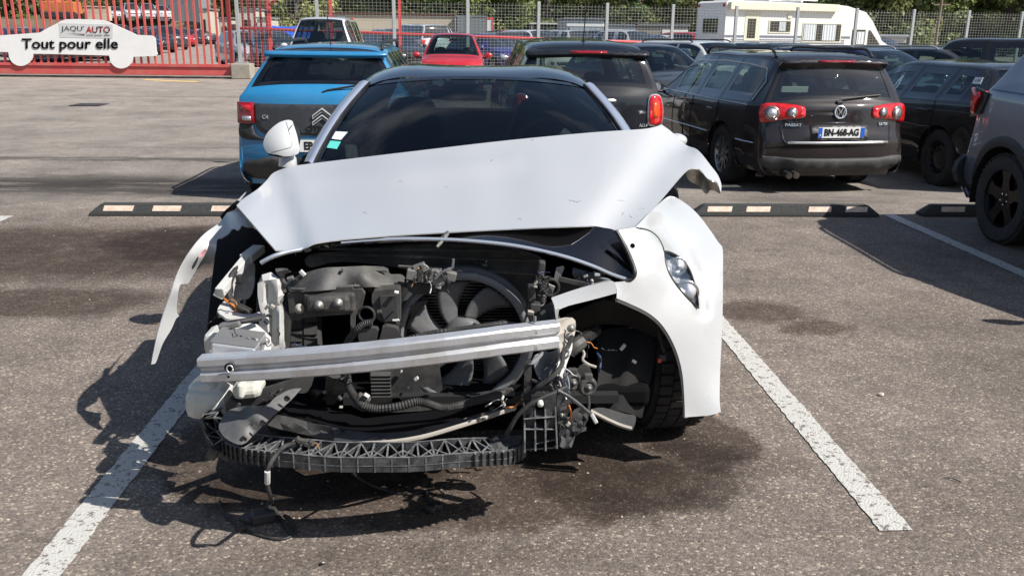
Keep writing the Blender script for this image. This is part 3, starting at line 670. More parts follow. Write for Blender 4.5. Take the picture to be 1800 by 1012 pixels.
# ---------------------------------------------------------------- the wrecked white coupe (stands along +Y, nose to the camera)
M_white = paint('white_paint', (.455, .463, .473), rough=.3, dust=.06)
M_whitep = dusty('white_primer', (.52, .52, .505), (.24, .21, .17), .5, .5, scale=12)
M_beam = dusty('aluminium', (.58, .60, .63), (.32, .28, .24), .55, .32, metal=.6, scale=13)
M_arch = mat('satin_aluminium', (.30, .34, .44), .25, .25, .6)
M_bgrey = dusty('bay_plastic', (.030, .030, .031), (.17, .16, .14), .55, .5, scale=7)
M_rib = dusty('rib_plastic', (.024, .025, .027), (.18, .18, .18), .55, .42, scale=22)
M_ribe = dusty('worn_rib_edge', (.07, .072, .075), (.45, .45, .45), .5, .5, scale=30)
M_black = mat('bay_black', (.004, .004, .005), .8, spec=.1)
M_gloss = mat('piano_black', (.004, .004, .005), .06, 0, 1.)
M_felt = dusty('felt_liner', (.006, .006, .006), (.05, .045, .04), .2, .95, scale=14)
M_fan = dusty('fan_plastic', (.075, .078, .083), (.25, .24, .22), .35, .45, scale=8)
M_tank = mat('tank_plastic', (.55, .55, .5), .35, 0, .3, var=.12, vscale=8)
M_tan = dusty('dusty_tan_edge', (.30, .28, .25), (.42, .38, .32), .6, .8, scale=12)
M_cable = dusty('cable', (.016, .016, .017), (.12, .11, .1), .35, .6, scale=25)
M_metal = dusty('dull_metal', (.25, .25, .25), (.3, .27, .22), .6, .45, metal=.6, scale=20)
M_bluegrey = mat('bluegrey_plastic', (.20, .23, .27), .3, 0, .5, var=.2, vscale=6)
CX, CY = .04, 4.60
wreck = empty('wrecked_car', (CX, CY, 0)); tag(wreck, 'wrecked white coupe with its front end torn off, buckled bonnet and exposed fan', 'car')
_T = Matrix.Translation((-CX, -CY, 0))
def own(o, parent=None): o.data.transform(_T); o.parent = parent or wreck; return o
def K(name, mb, parent=None, **k): return own(mb.build(name, **k), parent)
def SH(name, *a, parent=None, **k): return own(sheet(name, *a, **k), parent)
P_ = [(2.04, .25, .28), (2.13, .42, .26), (2.1, .58, .26), (1.9, .68, .24), (1.3, .84, .16), (.62, .93, .17), (-.36, 1.285, .09), (-.85, 1.335, .04), (-1.25, 1.29, .05), (-1.86, .99, .16), (-2.0, .95, .16), (-2.1, .8, .15), (-2.13, .55, .15), (-2.05, .3, .18)]
S_ = spec(P_, .922, 1.33, .625, [(-2.1, .93), (0, .92), (2, .8)], (1.22, -1.39), .335, [(.12, -.6)], zb=.22, crown=.012, bub=-.003, bub8=.010, cut=1, rail=.10)
shW = Shell(S_)
shW.build(wreck, M_white, None, glass('coupe_side_glass', .62), cut=lambda y, v: y > .86 or (y > -.36 and v >= 4.9), m_arch=M_arch, mwr=glass('windscreen_glass', .20, (.8, .95, 1), .055), seams=[(.62, .5, 4), (-.72, .5, 4)])
for o in list(wreck.children): o.data.transform(Matrix.Rotation(math.pi, 4, 'Z'))
bodyw = [o for o in wreck.children if o.name.startswith('body')][0]
# black roof panel with its twin bubbles is the roof's own skin: recolour the roof faces
rm_ = bodyw.data; rm_.materials.append(mat('black_roof', (.010, .011, .016), .14, 0, 1.)); ri_ = len(rm_.materials)-1
for p in rm_.polygons:
    c = p.center
    if c.z > 1.20 and abs(c.x) < .60 and p.material_index == 0: p.material_index = ri_
for o in [o for o in wreck.children if o.name.startswith('windscreen')]: bpy.data.objects.remove(o)
# windscreen and its bright pillars
def WS(s, t):
    e = abs(s)**2.3; x = CX+s*lerp(.785, .585, t**1.15); return Vector((x, lerp(lerp(3.99, 4.27, e), lerp(4.84, 4.98, e), t), lerp(.915, lerp(1.312, 1.262, e), t)+.035*math.sin(math.pi*t)*(1-.3*e)))
def strip(f, nu_, nv_, m, name, parent=None, flip=False):
    vs = [f(i/nu_, j/nv_) for i in range(nu_+1) for j in range(nv_+1)]; fs = [(i*(nv_+1)+j, i*(nv_+1)+j+1, (i+1)*(nv_+1)+j+1, (i+1)*(nv_+1)+j) for i in range(nu_) for j in range(nv_)]
    mb = MB(); mb.add(vs, fs, m, True); return own(mb.build(name, fix=False), parent)
wsc = strip(lambda a, b: WS(a*2-1, b), 40, 20, glass('windscreen_glass', .75, (.72, .9, 1), .04, .06), 'windscreen')
for lo, hi, pl in ((-1, -.972, 0), (.972, 1, 0)): strip(lambda a, b: WS(lerp(lo, hi, a), b)+Vector((0, -.004, .002)), 1, 20, M_ceram, 'windscreen_edge', wsc)
for b0, b1 in ((.955, 1.), (0, .06)): strip(lambda a, b: WS(a*2-1, lerp(b0, b1, b))+Vector((0, -.004, .002)), 40, 1, M_ceram, 'windscreen_edge', wsc)
for sd in (1, -1):
    def PL(a, b): p = WS(sd, b); k = [(0, -.002, -.02), (.006, 0, .012), (.03, .03, .018), (.055, .07, .008), (.07, .115, -.015), (.074, .15, -.05)][round(a*5)]; f = lerp(1., .62, b); return p+Vector((sd*k[0]*1.12, k[1]*f*1.3, k[2]))
    o = strip(PL, 5, 20, M_arch, 'windscreen_pillar')
    mb = MB(); mb.tube([WS(sd, b/16)+Vector((sd*.002, -.004, .006)) for b in range(17)], .007, M_trim, 6); K('pillar_seal', mb)
    a = [WS(sd, 0)+Vector((sd*.075, .16, -.04)), WS(sd, 1)+Vector((sd*.03, .12, -.05)), Vector((CX+sd*.86, 4.98, .92))]; mb = MB(); mb.add(a, [(0, 1, 2)], glass('coupe_side_glass', .62)); K('side_window', mb, fix=False)
for sd in (1, -1):
    for wy in S_['wheels']:
        tm, rm2 = wheel_mesh('alloy', .335, .235, .235); o = bpy.data.objects.new('wheel', rm2); col.objects.link(o); o.parent = wreck
        o.location = (sd*(.922-.19), -wy, .335); o.rotation_euler = (0, 0, (0 if sd == 1 else math.pi)+(R_(6) if wy > 0 else 0)); t = bpy.data.objects.new('tyre', tm); col.objects.link(t); t.parent = o
# seats, dashboard, steering wheel, rear-view mirror, stickers
M_seat2 = mat('leather_dark', (.03, .03, .034), .5)
def sport_seat(x, y):
    O = [(-.26, .3), (-.28, .65), (-.24, .85), (-.17, 1.0), (-.13, 1.12), (-.08, 1.17), (.08, 1.17), (.13, 1.12), (.17, 1.0), (.24, .85), (.28, .65), (.26, .3)]
    mb = MB(); patch(mb, crom(O, 4, True), lambda u, v: Vector((x+u, y+(v-.35)*.32-.5*u*u, v)), M_seat2, .12, .08, toward=(x, -50, 1)); mb.box((x, y-.25, .38), (.52, .56, .18), M_seat2, bev=.06); K('seat', mb, fix=False)
sport_seat(-.33, 5.0); sport_seat(.41, 5.0)
mb = MB(); mb.box((CX, 4.35, .80), (1.45, .55, .16), M_seat, bev=.06); mb.box((CX, 5.1, .45), (.2, 1.2, .3), M_seat, bev=.05); K('dashboard', mb)
mb = MB(); c = Vector((.41, 4.62, .93)); Mw = Matrix.Rotation(R_(-25), 3, 'X')
mb.tube([c+Mw@Vector((.185*math.cos(a), 0, .185*math.sin(a))) for a in [6.283*k/32 for k in range(33)]], .016, M_seat, 8, cap=False)
for a in (0, math.pi, -math.pi/2): mb.tube([c, c+Mw@Vector((.18*math.cos(a), 0, .18*math.sin(a)))], .018, M_seat, 6)
K('steering_wheel', mb)
mb = MB(); mb.box((-.03, 4.98, 1.21), (.24, .04, .07), M_trim, bev=.015); mb.box((-.03, 4.93, 1.27), (.16, .12, .05), M_trim, bev=.02); mb.tube([(-.03, 4.94, 1.25), (-.03, 4.98, 1.21)], .012, M_trim); K('rear_view_mirror', mb)
mb = MB(); mb.box((.04, 5.62, .84), (1.1, .5, .12), mat('bench_grey', (.10, .10, .11), .8), bev=.05); K('rear_bench', mb)
from mathutils.bvhtree import BVHTree
_ws = wsc.data
_bv = BVHTree.FromPolygons([v.co+Vector((CX, CY, 0)) for v in _ws.vertices], [list(p.vertices) for p in _ws.polygons])
def hit(px, py):
    d = ray(px, py).normalized(); h = _bv.ray_cast(CAM, d); return (h[0] if h[0] else CAM+d*4.2)-d*.006
def sticker(name, O, m):
    mb = MB(); A = [hit(*p) for p in O]; mb.add(A+[a+Vector((0, .001, -.001)) for a in A], [(0, 1, 2, 3), (7, 6, 5, 4), (0, 1, 5, 4), (1, 2, 6, 5), (2, 3, 7, 6), (3, 0, 4, 7)], m); return K(name, mb)
sticker('sticker', [(588, 231), (611, 232), (599, 246), (583, 244)], M_paper); sticker('sticker', [(579, 247), (599, 249), (592, 262), (571, 259)], M_turq)
# wipers' cowl
mb = MB(); mb.box((CX, 4.02, .87), (1.5, .3, .06), M_trim, bev=.02); K('cowl', mb)
# ---- bonnet
def gauss(u, v, a, b, s):
    ax, ay = a; bx, by = b; t = clamp(((u-ax)*(bx-ax)+(v-ay)*(by-ay))/((bx-ax)**2+(by-ay)**2)); d = math.hypot(u-ax-t*(bx-ax), v-ay-t*(by-ay)); return math.exp(-(d/s)**2)
hood = [(512, 292, 1), (600, 281), (760, 262), (900, 246), (1040, 233), (1130, 227), (1152, 223), (1163, 219, 1), (1182, 233), (1206, 255), (1227, 264), (1250, 292), (1262, 308), (1268, 325), (1267, 339, 1), (1260, 320), (1244, 314), (1230, 298), (1215, 296), (1204, 303), (1185, 324), (1150, 365), (1123, 394), (1117, 398, 1), (1100, 401), (1078, 404), (1061, 400), (1037, 397), (900, 402), (750, 410), (620, 419), (555, 427), (534, 437), (517, 440), (484, 439, 1), (450, 400), (416, 361, 1), (428, 349), (452, 333), (468, 318), (482, 303)]
hc = [(512, 292, 4.10), (640, 276, 4.04), (760, 262, 3.99), (900, 246, 3.97), (1040, 233, 4.0), (1163, 219, 4.14), (1206, 255, 4.02), (1227, 264, 3.93), (1250, 292, 3.80), (1267, 335, 3.66), (1244, 314, 3.66), (1215, 296, 3.70), (1185, 324, 3.47), (1150, 365, 3.2), (1117, 398, 2.99), (1078, 404, 2.94), (1037, 397, 2.97), (900, 402, 2.98), (750, 410, 2.99), (620, 419, 3.0), (534, 437, 2.96), (484, 439, 2.93), (450, 400, 3.10), (416, 361, 3.36), (440, 342, 3.58), (468, 318, 3.86)]
def sg(x): return .5+.5*math.tanh(x)
def hood_mod(u, v):
    d = ((u-1172)*160+(v-240)*122)/201; m = .13*sg((d+4)/20)-.05*sg((d-48)/16)
    d = ((u-505)*100-(v-330)*32)/105; m -= .11*sg(d/13)-.07*sg((d-50)/40)
    m -= .03*gauss(u, v, (455, 335), (440, 365), 12)
    m += .004*math.sin(u*.021+v*.03)+.003*math.sin(u*.05-v*.02+1)
    m += -.018*gauss(u, v, (540, 315), (900, 285), 16) + .01*gauss(u, v, (900, 262), (870, 400), 40)
    return m
SH('bonnet', hood, hc, M_white, thick=.004, res=13, mod=hood_mod, back=M_whitep, auto=60)
TPS_H = TPS(hc); rs_ = random.Random(31)
def on_hood(u, v, e=.0012): return at(u, v, TPS_H(u, v)+hood_mod(u, v)-e)
for (u, v, L_, a) in ((1000, 352, 16, .4), (1012, 356, 10, -.6), (1098, 372, 18, 1.9), (1106, 378, 12, 1.2), (1120, 368, 14, -.3), (932, 248, 10, -.8), (868, 280, 12, 2.2), (700, 318, 10, .3), (1085, 352, 14, .2), (640, 372, 8, 1.), (910, 385, 9, 0.), (783, 330, 7, -1)):
    mb = MB(); mb.tube([on_hood(u+t*L_*math.cos(a)+rs_.uniform(-1.5, 1.5), v+t*L_*.4*math.sin(a)+rs_.uniform(-1, 1)) for t in (0, .25, .5, .75, 1)], [.0003, .0011, .0007, .0013, .0003], mat('scratch_grey', (.2, .19, .18), .7), 5); K('scratch', mb)
# inner frame of the bonnet seen under the bent right corner
SH('bonnet_frame', [(1206, 305), (1215, 298), (1230, 300), (1243, 316), (1259, 322), (1266, 340), (1250, 333), (1241, 341), (1228, 327), (1212, 318)], [(1206, 305, 3.78), (1266, 340, 3.72), (1241, 341, 3.8), (1230, 300, 3.72)], mat('bare_steel', (.34, .33, .30), .35, .6), thick=.006, res=7, mod=lambda u, v: .02*math.sin(u*.16))
# ---- right-hand bumper skin and wing
skin = [(1117, 399, 1), (1150, 366), (1172, 347), (1185, 346), (1206, 358), (1228, 378), (1248, 404), (1263, 426), (1270, 436), (1271, 470), (1270, 560), (1266, 650), (1265, 700), (1267, 723, 1), (1250, 729), (1204, 733, 1), (1203, 700), (1200, 660), (1193, 628), (1181, 598), (1163, 570), (1140, 550), (1108, 534), (1084, 524, 1), (1084, 508), (1078, 496, 1), (1098, 494), (1110, 490), (1115, 478), (1107, 455), (1095, 428), (1083, 405, 1)]
scx = [(1117, 399, 2.97), (1150, 366, 3.18), (1185, 346, 3.50), (1228, 378, 3.50), (1263, 426, 3.38), (1271, 470, 3.22), (1270, 560, 3.06), (1266, 650, 2.99), (1267, 723, 2.93), (1204, 733, 2.90), (1200, 660, 2.90), (1181, 598, 2.88), (1140, 550, 2.84), (1084, 524, 2.78), (1078, 496, 2.80), (1115, 478, 2.82), (1095, 428, 2.90), (1150, 450, 2.93), (1170, 520, 2.90), (1220, 600, 2.93), (1200, 440, 3.15), (1235, 480, 3.08), (1235, 560, 2.97)]
TPS_S = TPS(scx)
def skin_mod(u, v):
    m = max(.05*gauss(u, v, (1155, 395), (1200, 440), 17), .05*gauss(u, v, (1200, 440), (1236, 500), 13), .04*gauss(u, v, (1236, 500), (1236, 548), 10))
    m -= .016*gauss(u, v, (1128, 402), (1168, 446), 8)+.0*u
    return m
lampo = [(1168, 443), (1182, 445), (1198, 455), (1211, 472), (1220, 495), (1226, 520), (1228, 541, 1), (1210, 525), (1190, 502), (1177, 482), (1170, 462)]
sk = SH('bumper_cover', skin, scx, M_white, thick=.004, res=7, mod=skin_mod, holes=[lampo], auto=55)
cir = lambda x, y, rx, ry=None, n=16: [(x+rx*math.cos(6.283*k/n), y+(ry or rx)*math.sin(6.283*k/n)) for k in range(n)]
own(sheet('bolt_hole', cir(1112, 432, 4.3), [(1112, 432, 2.87)], M_black, thick=.002, n=1, res=20), sk)
mb = MB(); mb.tube([at(u, v, TPS_S(u, v)+skin_mod(u, v)-.001) for u, v in crom([(1119, 400), (1140, 405), (1155, 416), (1164, 431), (1168, 444)], 6)], .0028, M_trim, 6); own(mb.build('panel_gap'), sk)
# raised arch lip
mb = MB(); mb.tube(pp([(1084, 526, 2.80), (1108, 536, 2.82), (1140, 552, 2.86), (1163, 572, 2.89), (1181, 600, 2.90), (1193, 630, 2.91), (1200, 662, 2.92), (1204, 702, 2.92), (1205, 733, 2.92)], 5), .009, M_whitep, 6); own(mb.build('arch_lip'), sk)
mb = MB(); mb.box(at(1256, 729, 2.94), (.028, .02, .006), mat('torn_edge', (.40, .28, .22), .7)); own(mb.build('torn_edge'), sk)
tps_s = TPS(scx); lampO = crom(lampo, 4, True)
LD = lambda u, v, e: at(u, v, tps_s(u, v)+e)
mb = MB(); patch(mb, lampO, lambda u, v: LD(u, v, .075+.02*math.sin(v*.14+u*.05)), mat('reflector_chrome', (.9, .92, .95), .4, .4, bump=.5, bscale=45), .01, 7, smooth=False)
hl = K('headlight', mb, fix=False)
mb = MB(); w1 = [LD(u, v, -.002) for u, v in lampO]; w2 = [LD(u, v, .09) for u, v in lampO]; n = len(w1); mb.add(w1+w2, [(i, (i+1) % n, n+(i+1) % n, n+i) for i in range(n)], M_trim, True); own(mb.build('housing', fix=False), hl)
for (u, v, r) in ((1207, 515, .042), (1192, 468, .03)):
    mb = MB(); c = LD(u, v, .035); mb.lathe([(0, .02), (r*.5, .016), (r*.8, .004), (r, 0), (r*1.05, .006), (r*1.05, -.03)], M_chrome if r > .035 else M_clear, 24, M=Matrix.Translation(c)@Matrix.Rotation(-math.pi/2, 4, 'Z')); own(mb.build('bulb_ring', fix=False), hl)
mb = MB(); patch(mb, lampO, lambda u, v: LD(u, v, .004), glass('lamp_glass', .9, (1, 1, 1), .12), .003, 8); own(mb.build('lens', fix=False), hl)
mb = MB(); mb.tube([LD(u, v, .0) for u, v in lampO]+[LD(*lampO[0], .0)], .0035, M_trim, 6, cap=False); own(mb.build('seal', fix=False), hl)
# ---- torn left wing
wing = [(433, 337), (412, 358), (396, 378), (385, 392), (359, 411), (337, 437), (315, 476), (297, 524), (279, 579), (270, 618), (266, 640, 1), (274, 637), (286, 604), (301, 579), (309, 561), (315, 555, 1), (311, 548), (312, 527), (316, 502), (324, 499), (332, 497), (341, 481), (356, 465), (371, 461), (379, 443), (382, 421), (390, 418), (401, 411, 1), (409, 402), (418, 405), (425, 396, 1), (434, 399), (445, 398), (442, 388), (424, 366), (416, 361)]
wc = [(433, 337, 3.84), (396, 378, 3.60), (359, 411, 3.44), (315, 476, 3.29), (297, 524, 3.235), (279, 579, 3.20), (266, 640, 3.17), (286, 604, 3.20), (311, 548, 3.27), (332, 497, 3.36), (356, 465, 3.42), (379, 443, 3.42), (401, 411, 3.47), (445, 398, 3.46), (418, 363, 3.56), (345, 450, 3.355), (318, 505, 3.28)]
wg = SH('torn_wing', wing, wc, M_white, thick=.004, res=9, mod=lambda u, v: .006*math.sin(u*.05+v*.04)+.012*gauss(u, v, (350, 440), (400, 395), 14), back=M_whitep, auto=50)
own(sheet('scuff', [(350, 450), (354, 443), (361, 438), (363, 441), (358, 448), (353, 452)], [(345, 455, 3.33), (366, 438, 3.35), (350, 458, 3.33), (352, 442, 3.36)], mat('red_scuff', (.55, .25, .27), .5), thick=.001, res=8), wg)
# black tube imitates the shade in the gap between bonnet and wing
mb = MB(); mb.tube(pp([(392, 382, 3.66), (400, 372, 3.62), (410, 364, 3.56), (418, 357, 3.5)], 4), .012, M_black, 6); K('wing_gap_shade', mb)
# ---- grille top panel in gloss black with a chrome strip
SH('grille_panel', [(522, 438), (560, 428), (620, 420), (750, 411), (900, 403), (1037, 398), (1061, 400), (1082, 406), (1094, 428), (1108, 458), (1115, 480), (1110, 490), (1098, 492), (1040, 466), (985, 448), (905, 431), (820, 422), (740, 420), (640, 424), (560, 433), (520, 444)], [(522, 438, 3.02), (750, 411, 3.03), (1061, 400, 2.99), (1115, 480, 2.84), (1098, 492, 2.83), (985, 448, 2.86), (820, 422, 2.9), (640, 424, 2.93), (520, 444, 2.95)], M_gloss, thick=.01, res=12)
mb = MB(); mb.tube(pp([(600, 427, 2.93), (680, 421, 2.91), (740, 420, 2.9), (820, 423, 2.885), (905, 432, 2.87), (985, 449, 2.85), (1040, 467, 2.84), (1075, 482, 2.83), (1102, 491, 2.82)], 6), [.004]*6+[.0065]*43, M_chrome, 8); K('chrome_strip', mb)
mb = MB(); mb.tube(pp([(459, 462, 2.9), (480, 451, 2.9), (505, 443, 2.92), (532, 438, 2.94)], 5), .008, M_chrome, 8); K('chrome_strip', mb)
mb = MB(); mb.tube(pp([(1083, 405, 2.9), (1096, 428, 2.88), (1109, 456, 2.84), (1116, 478, 2.81), (1111, 490, 2.81), (1099, 494, 2.81)], 5), .007, M_trim, 8); K('grille_seal', mb)
mb = MB(); mb.tube(pp([(787, 408, 2.95), (780, 421, 2.90), (768, 434, 2.87)], 4), [.007]*4+[.005]*5, M_metal, 6); mb.tube(pp([(787, 408, 2.94), (775, 418, 2.9), (768, 433, 2.88)], 4), .003, M_cable, 5); K('bonnet_catch', mb)
# ---- dark depths of the engine bay
SH('bay_shade_backing', [(455, 428), (1000, 415), (1100, 470), (1060, 560), (1100, 600), (1050, 760), (940, 775), (560, 790), (440, 720), (430, 540)], 3.28, M_black, thick=.01, n=1, res=60)  # black sheet stands in for the shade deep in the bay
SH('inner_liner', [(385, 412), (402, 404), (440, 398), (475, 430), (470, 470), (440, 480), (420, 560), (395, 620), (385, 700), (362, 700), (364, 600), (370, 520), (377, 455)], [(385, 412, 3.72), (440, 398, 3.72), (362, 700, 3.0), (385, 700, 3.1), (470, 470, 3.6), (364, 600, 3.12), (377, 460, 3.55)], M_felt, thick=.006, res=18, n=3)
# upper cross member and radiator support
SH('cross_member', [(540, 452), (640, 440), (740, 430), (850, 432), (925, 445), (960, 470), (955, 560), (930, 600), (905, 520), (860, 488), (800, 480), (740, 482), (700, 470), (600, 460), (545, 470)], 3.02, M_bgrey, thick=.03, n=3, res=30)
mb = MB()
for (a, b) in (((560, 446, 3.0), (960, 458, 2.98)), ((700, 468, 2.98), (955, 482, 2.97)), ((560, 437, 3.0), (900, 440, 2.99))): mb.tube(pp([a, b], 2), .006, M_bgrey, 6)
K('bracing', mb)
# ---- ducts and brackets on the left
SH('air_duct', [(505, 495), (518, 488), (531, 481), (567, 471), (600, 469), (640, 467, 1), (667, 468), (681, 470), (686, 481), (705, 482), (712, 490), (706, 501), (690, 504), (624, 505, 1), (560, 511), (517, 513), (507, 510)], [(505, 495, 2.86), (667, 468, 2.93), (712, 490, 2.93), (624, 505, 2.83), (517, 513, 2.80), (560, 490, 2.80), (640, 490, 2.82)], M_bgrey, thick=.05, res=12)
mb = MB(); mb.tube(pp([(512, 492, 2.83), (540, 486, 2.84), (575, 477, 2.87), (620, 474, 2.89), (680, 476, 2.9)], 5), .005, M_bgrey, 6); mb.tube(pp([(512, 508, 2.79), (560, 508, 2.8), (620, 503, 2.82), (700, 500, 2.88)], 5), .006, M_bgrey, 6); mb.tube(pp([(622, 470, 2.9), (626, 485, 2.86), (624, 503, 2.82)], 4), .004, M_bgrey, 6); K('duct_rib', mb)
duct = SH('radiator_bracket', [(505, 517, 1), (520, 514), (521, 509), (618, 505, 1), (622, 510), (636, 509), (641, 518), (636, 542), (624, 556), (622, 590), (616, 590, 1), (616, 552, 1), (534, 558, 1), (526, 563), (510, 562, 1)], 2.80, M_bgrey, thick=.03, n=1, res=12)
mb = MB(); c = at(578, 532, 2.775); mb.box(c, (.135, .05, .052), M_bgrey, bev=.012); mb.box(c+Vector((0, .02, -.003)), (.165, .03, .064), M_bgrey, bev=.008); own(mb.build('sensor_cover'), duct)
for u, v in ((560, 537), (594, 533), (526, 543)):
    mb = MB(); c = at(u, v, 2.745 if u > 530 else 2.775); M4 = Matrix.Translation(c)@Matrix.Rotation(-math.pi/2, 4, 'Z')
    mb.lathe([(0, .012), (.008, .012), (.009, .004), (.0155, .003), (.0155, -.01)], M_metal if u > 530 else M_tan, 12, M=M4); own(mb.build('bolt', fix=False), duct)
SH('relay_box', [(654, 516), (663, 511), (698, 508), (703, 512), (703, 566), (699, 569), (676, 567), (662, 560), (655, 540)], 2.80, M_bgrey, thick=.06, n=2, res=14)
SH('relay_lid', [(668, 521, 1), (697, 520, 1), (697, 545), (701, 564), (676, 565), (670, 545)], 2.785, M_plas, thick=.02, n=1, res=14)
SH('fan_housing', [(707, 508), (704, 590), (700, 612), (660, 615), (700, 500)], 2.9, M_bgrey, thick=.02, n=1, res=20)
for O in ([(630, 582), (640, 577), (662, 578), (664, 588), (660, 603), (648, 606), (632, 603)], [(672, 576), (690, 575), (700, 580), (701, 592), (697, 600), (676, 601), (671, 596)]): SH('connector', O, 2.74, M_plas, thick=.03, n=2, res=9)
mb = MB(); cc = at(644, 554, 2.76); mb.tube([cc+Vector((.026*math.cos(a), .004*a, .026*math.sin(a))) for a in [R_(-60)+R_(15)*k for k in range(26)]], .0045, M_cable, 7); K('coiled_cable', mb)
L = pp([(608, 612, 2.76), (612, 600, 2.76), (620, 588, 2.75), (630, 577, 2.74), (642, 569, 2.74), (654, 567, 2.74)], 9); mb = MB(); mb.tube(L, .012, M_cable, 9, corr=.1); K('corrugated_hose', mb)
# left inner structure: white sheet metal
SH('front_panel', [(453, 498, 1), (462, 494), (486, 490, 1), (489, 512), (488, 530), (498, 545), (500, 612, 1), (478, 616), (472, 590), (468, 560), (459, 550), (453, 520)], 2.78, M_whitep, thick=.035, n=2, res=7, mod=lambda u, v: .02*gauss(u, v, (470, 500), (480, 600), 4)-.01*gauss(u, v, (486, 500), (492, 600), 4))
SH('front_panel', [(484, 530), (494, 540), (512, 560), (508, 612), (500, 614), (500, 556)], 2.83, M_tan, thick=.02, n=1, res=10)
SH('lamp_bracket', [(485, 478), (508, 475), (512, 478), (500, 483), (503, 500), (501, 514), (489, 516), (488, 500), (492, 488)], 2.8, M_bgrey, thick=.012, n=2, res=8, mod=lambda u, v: .01*math.sin(u*.6+v*.4))
SH('inner_wing', [(395, 500), (412, 478), (430, 470), (446, 462), (448, 480), (441, 520), (425, 525), (412, 545), (402, 530), (407, 512)], [(395, 500, 3.0), (446, 462, 3.12), (412, 545, 2.98), (425, 500, 3.1)], M_whitep, thick=.006, res=9, mod=lambda u, v: .02*math.sin(u*.15+v*.1))
SH('inner_wing', [(382, 545), (397, 528), (415, 548), (440, 552), (456, 548), (456, 556), (420, 560), (400, 560), (393, 556)], [(382, 545, 2.88), (456, 552, 2.85), (400, 535, 2.95)], M_whitep, thick=.008, res=9)
def bar(name, a, b, w_, h, m, parent=None):
    A, B = at(*a), at(*b); d = B-A; M = d.to_track_quat('X', 'Z').to_matrix(); mb = MB(); mb.box((A+B)/2, (d.length, w_, h), m, M, bev=.003); return K(name, mb)
bar('wing_rail', (386, 514, 2.90), (436, 452, 3.12), .03, .03, M_whitep); bar('wing_rail', (432, 455, 3.1), (456, 437, 3.22), .045, .03, M_whitep); bar('wing_rail', (384, 521, 2.92), (392, 505, 2.92), .03, .035, M_whitep)
mb = MB(); mb.tube(pp([(420, 470, 3.05), (408, 485, 2.98), (402, 510, 2.95), (408, 532, 2.93), (420, 543, 2.92), (432, 545, 2.92)], 6), .012, M_cable, 8); mb.box(at(425, 547, 2.9), (.06, .04, .04), M_trim, Matrix.Rotation(.5, 3, 'Y'), bev=.008); mb.box(at(418, 490, 3.0), (.03, .03, .03), M_trim, bev=.006); K('wiring_loom', mb)
mb = MB(); mb.tube(pp([(392, 570, 2.72), (415, 566, 2.7), (440, 562, 2.72), (458, 559, 2.75)], 6), .009, M_cable, 8); mb.box(at(405, 571, 2.7), (.07, .03, .02), M_metal, Matrix.Rotation(-.2, 3, 'Y'), bev=.005); K('wiring_loom', mb)
# crash box, bracket, washer tank
mb = MB(); A = at(420, 607, 2.60); Mz = Matrix.Rotation(R_(8), 3, 'Y'); mb.box(A, (.13, .15, .05), M_beam, Mz, bev=.006); mb.box(A+Vector((0, 0, .027)), (.132, .14, .003), M_metal, Mz); K('crash_box', mb)
SH('mounting_bracket', [(395, 580), (415, 572), (436, 568, 1), (452, 570), (476, 592, 1), (476, 616), (456, 617), (455, 598), (440, 590), (405, 592)], [(395, 580, 2.72), (476, 616, 2.7), (440, 568, 2.76)], M_whitep, thick=.008, n=2, res=9)
for u, v in ((467, 599), (407, 590)):
    mb = MB(); c = at(u, v, 2.69); mb.lathe([(0, .01), (.009, .01), (.012, 0), (.014, 0)], M_metal, 10, M=Matrix.Translation(c)@Matrix.Rotation(-math.pi/2, 4, 'Z')); K('bolt', mb, fix=False)
mb = MB(); mb.box(at(388, 598, 2.78), (.085, .12, .08), M_tank, bev=.022); K('washer_tank', mb)
mb = MB(); mb.box(at(372, 700, 2.72), (.14, .16, .105), M_tank, Matrix.Rotation(.1, 3, 'Y'), bev=.035); mb.box(at(362, 685, 2.72), (.09, .12, .09), M_tank, Matrix.Rotation(-.3, 3, 'Y'), bev=.03); mb.box(at(404, 690, 2.8), (.012, .03, .12), M_trim); K('washer_tank', mb)
mb = MB(); mb.box(at(438, 680, 2.65), (.09, .1, .05), M_tank, Matrix.Rotation(-.1, 3, 'Y'), bev=.02); mb.box(at(425, 683, 2.6), (.02, .05, .05), M_tank, bev=.008); K('crash_box_foot', mb)
# ---- cooling fan
fy = 2.93; fc = at(815, 594, fy); fr = .218; tilt = Matrix.Rotation(R_(-4), 4, 'X')
FM = Matrix.Translation(fc)@tilt@Matrix.Rotation(-math.pi/2, 4, 'Z')
mb = MB(); M_ring = dusty('fan_ring', (.15, .155, .165), (.25, .24, .22), .35, .4, scale=8); mb.lathe([(fr-.010, .010), (fr-.004, .018), (fr+.014, .018), (fr+.018, .010), (fr+.016, -.05), (fr-.008, -.05), (fr-.010, .010)], M_ring, 56, M=FM)
fan = K('fan_shroud', mb, fix=False)
mb = MB(); mb.lathe([(fr+.016, -.01), (fr+.03, -.012), (fr+.034, -.02), (fr+.034, -.06)], M_fan, 56, M=FM); own(mb.build('shroud_lip', fix=False), fan)
mb = MB(); mb.lathe([(0, .012), (.04, .012), (.062, .008), (.072, -.004), (.074, -.04)], M_fan, 32, M=FM); own(mb.build('fan_hub', fix=False), fan)
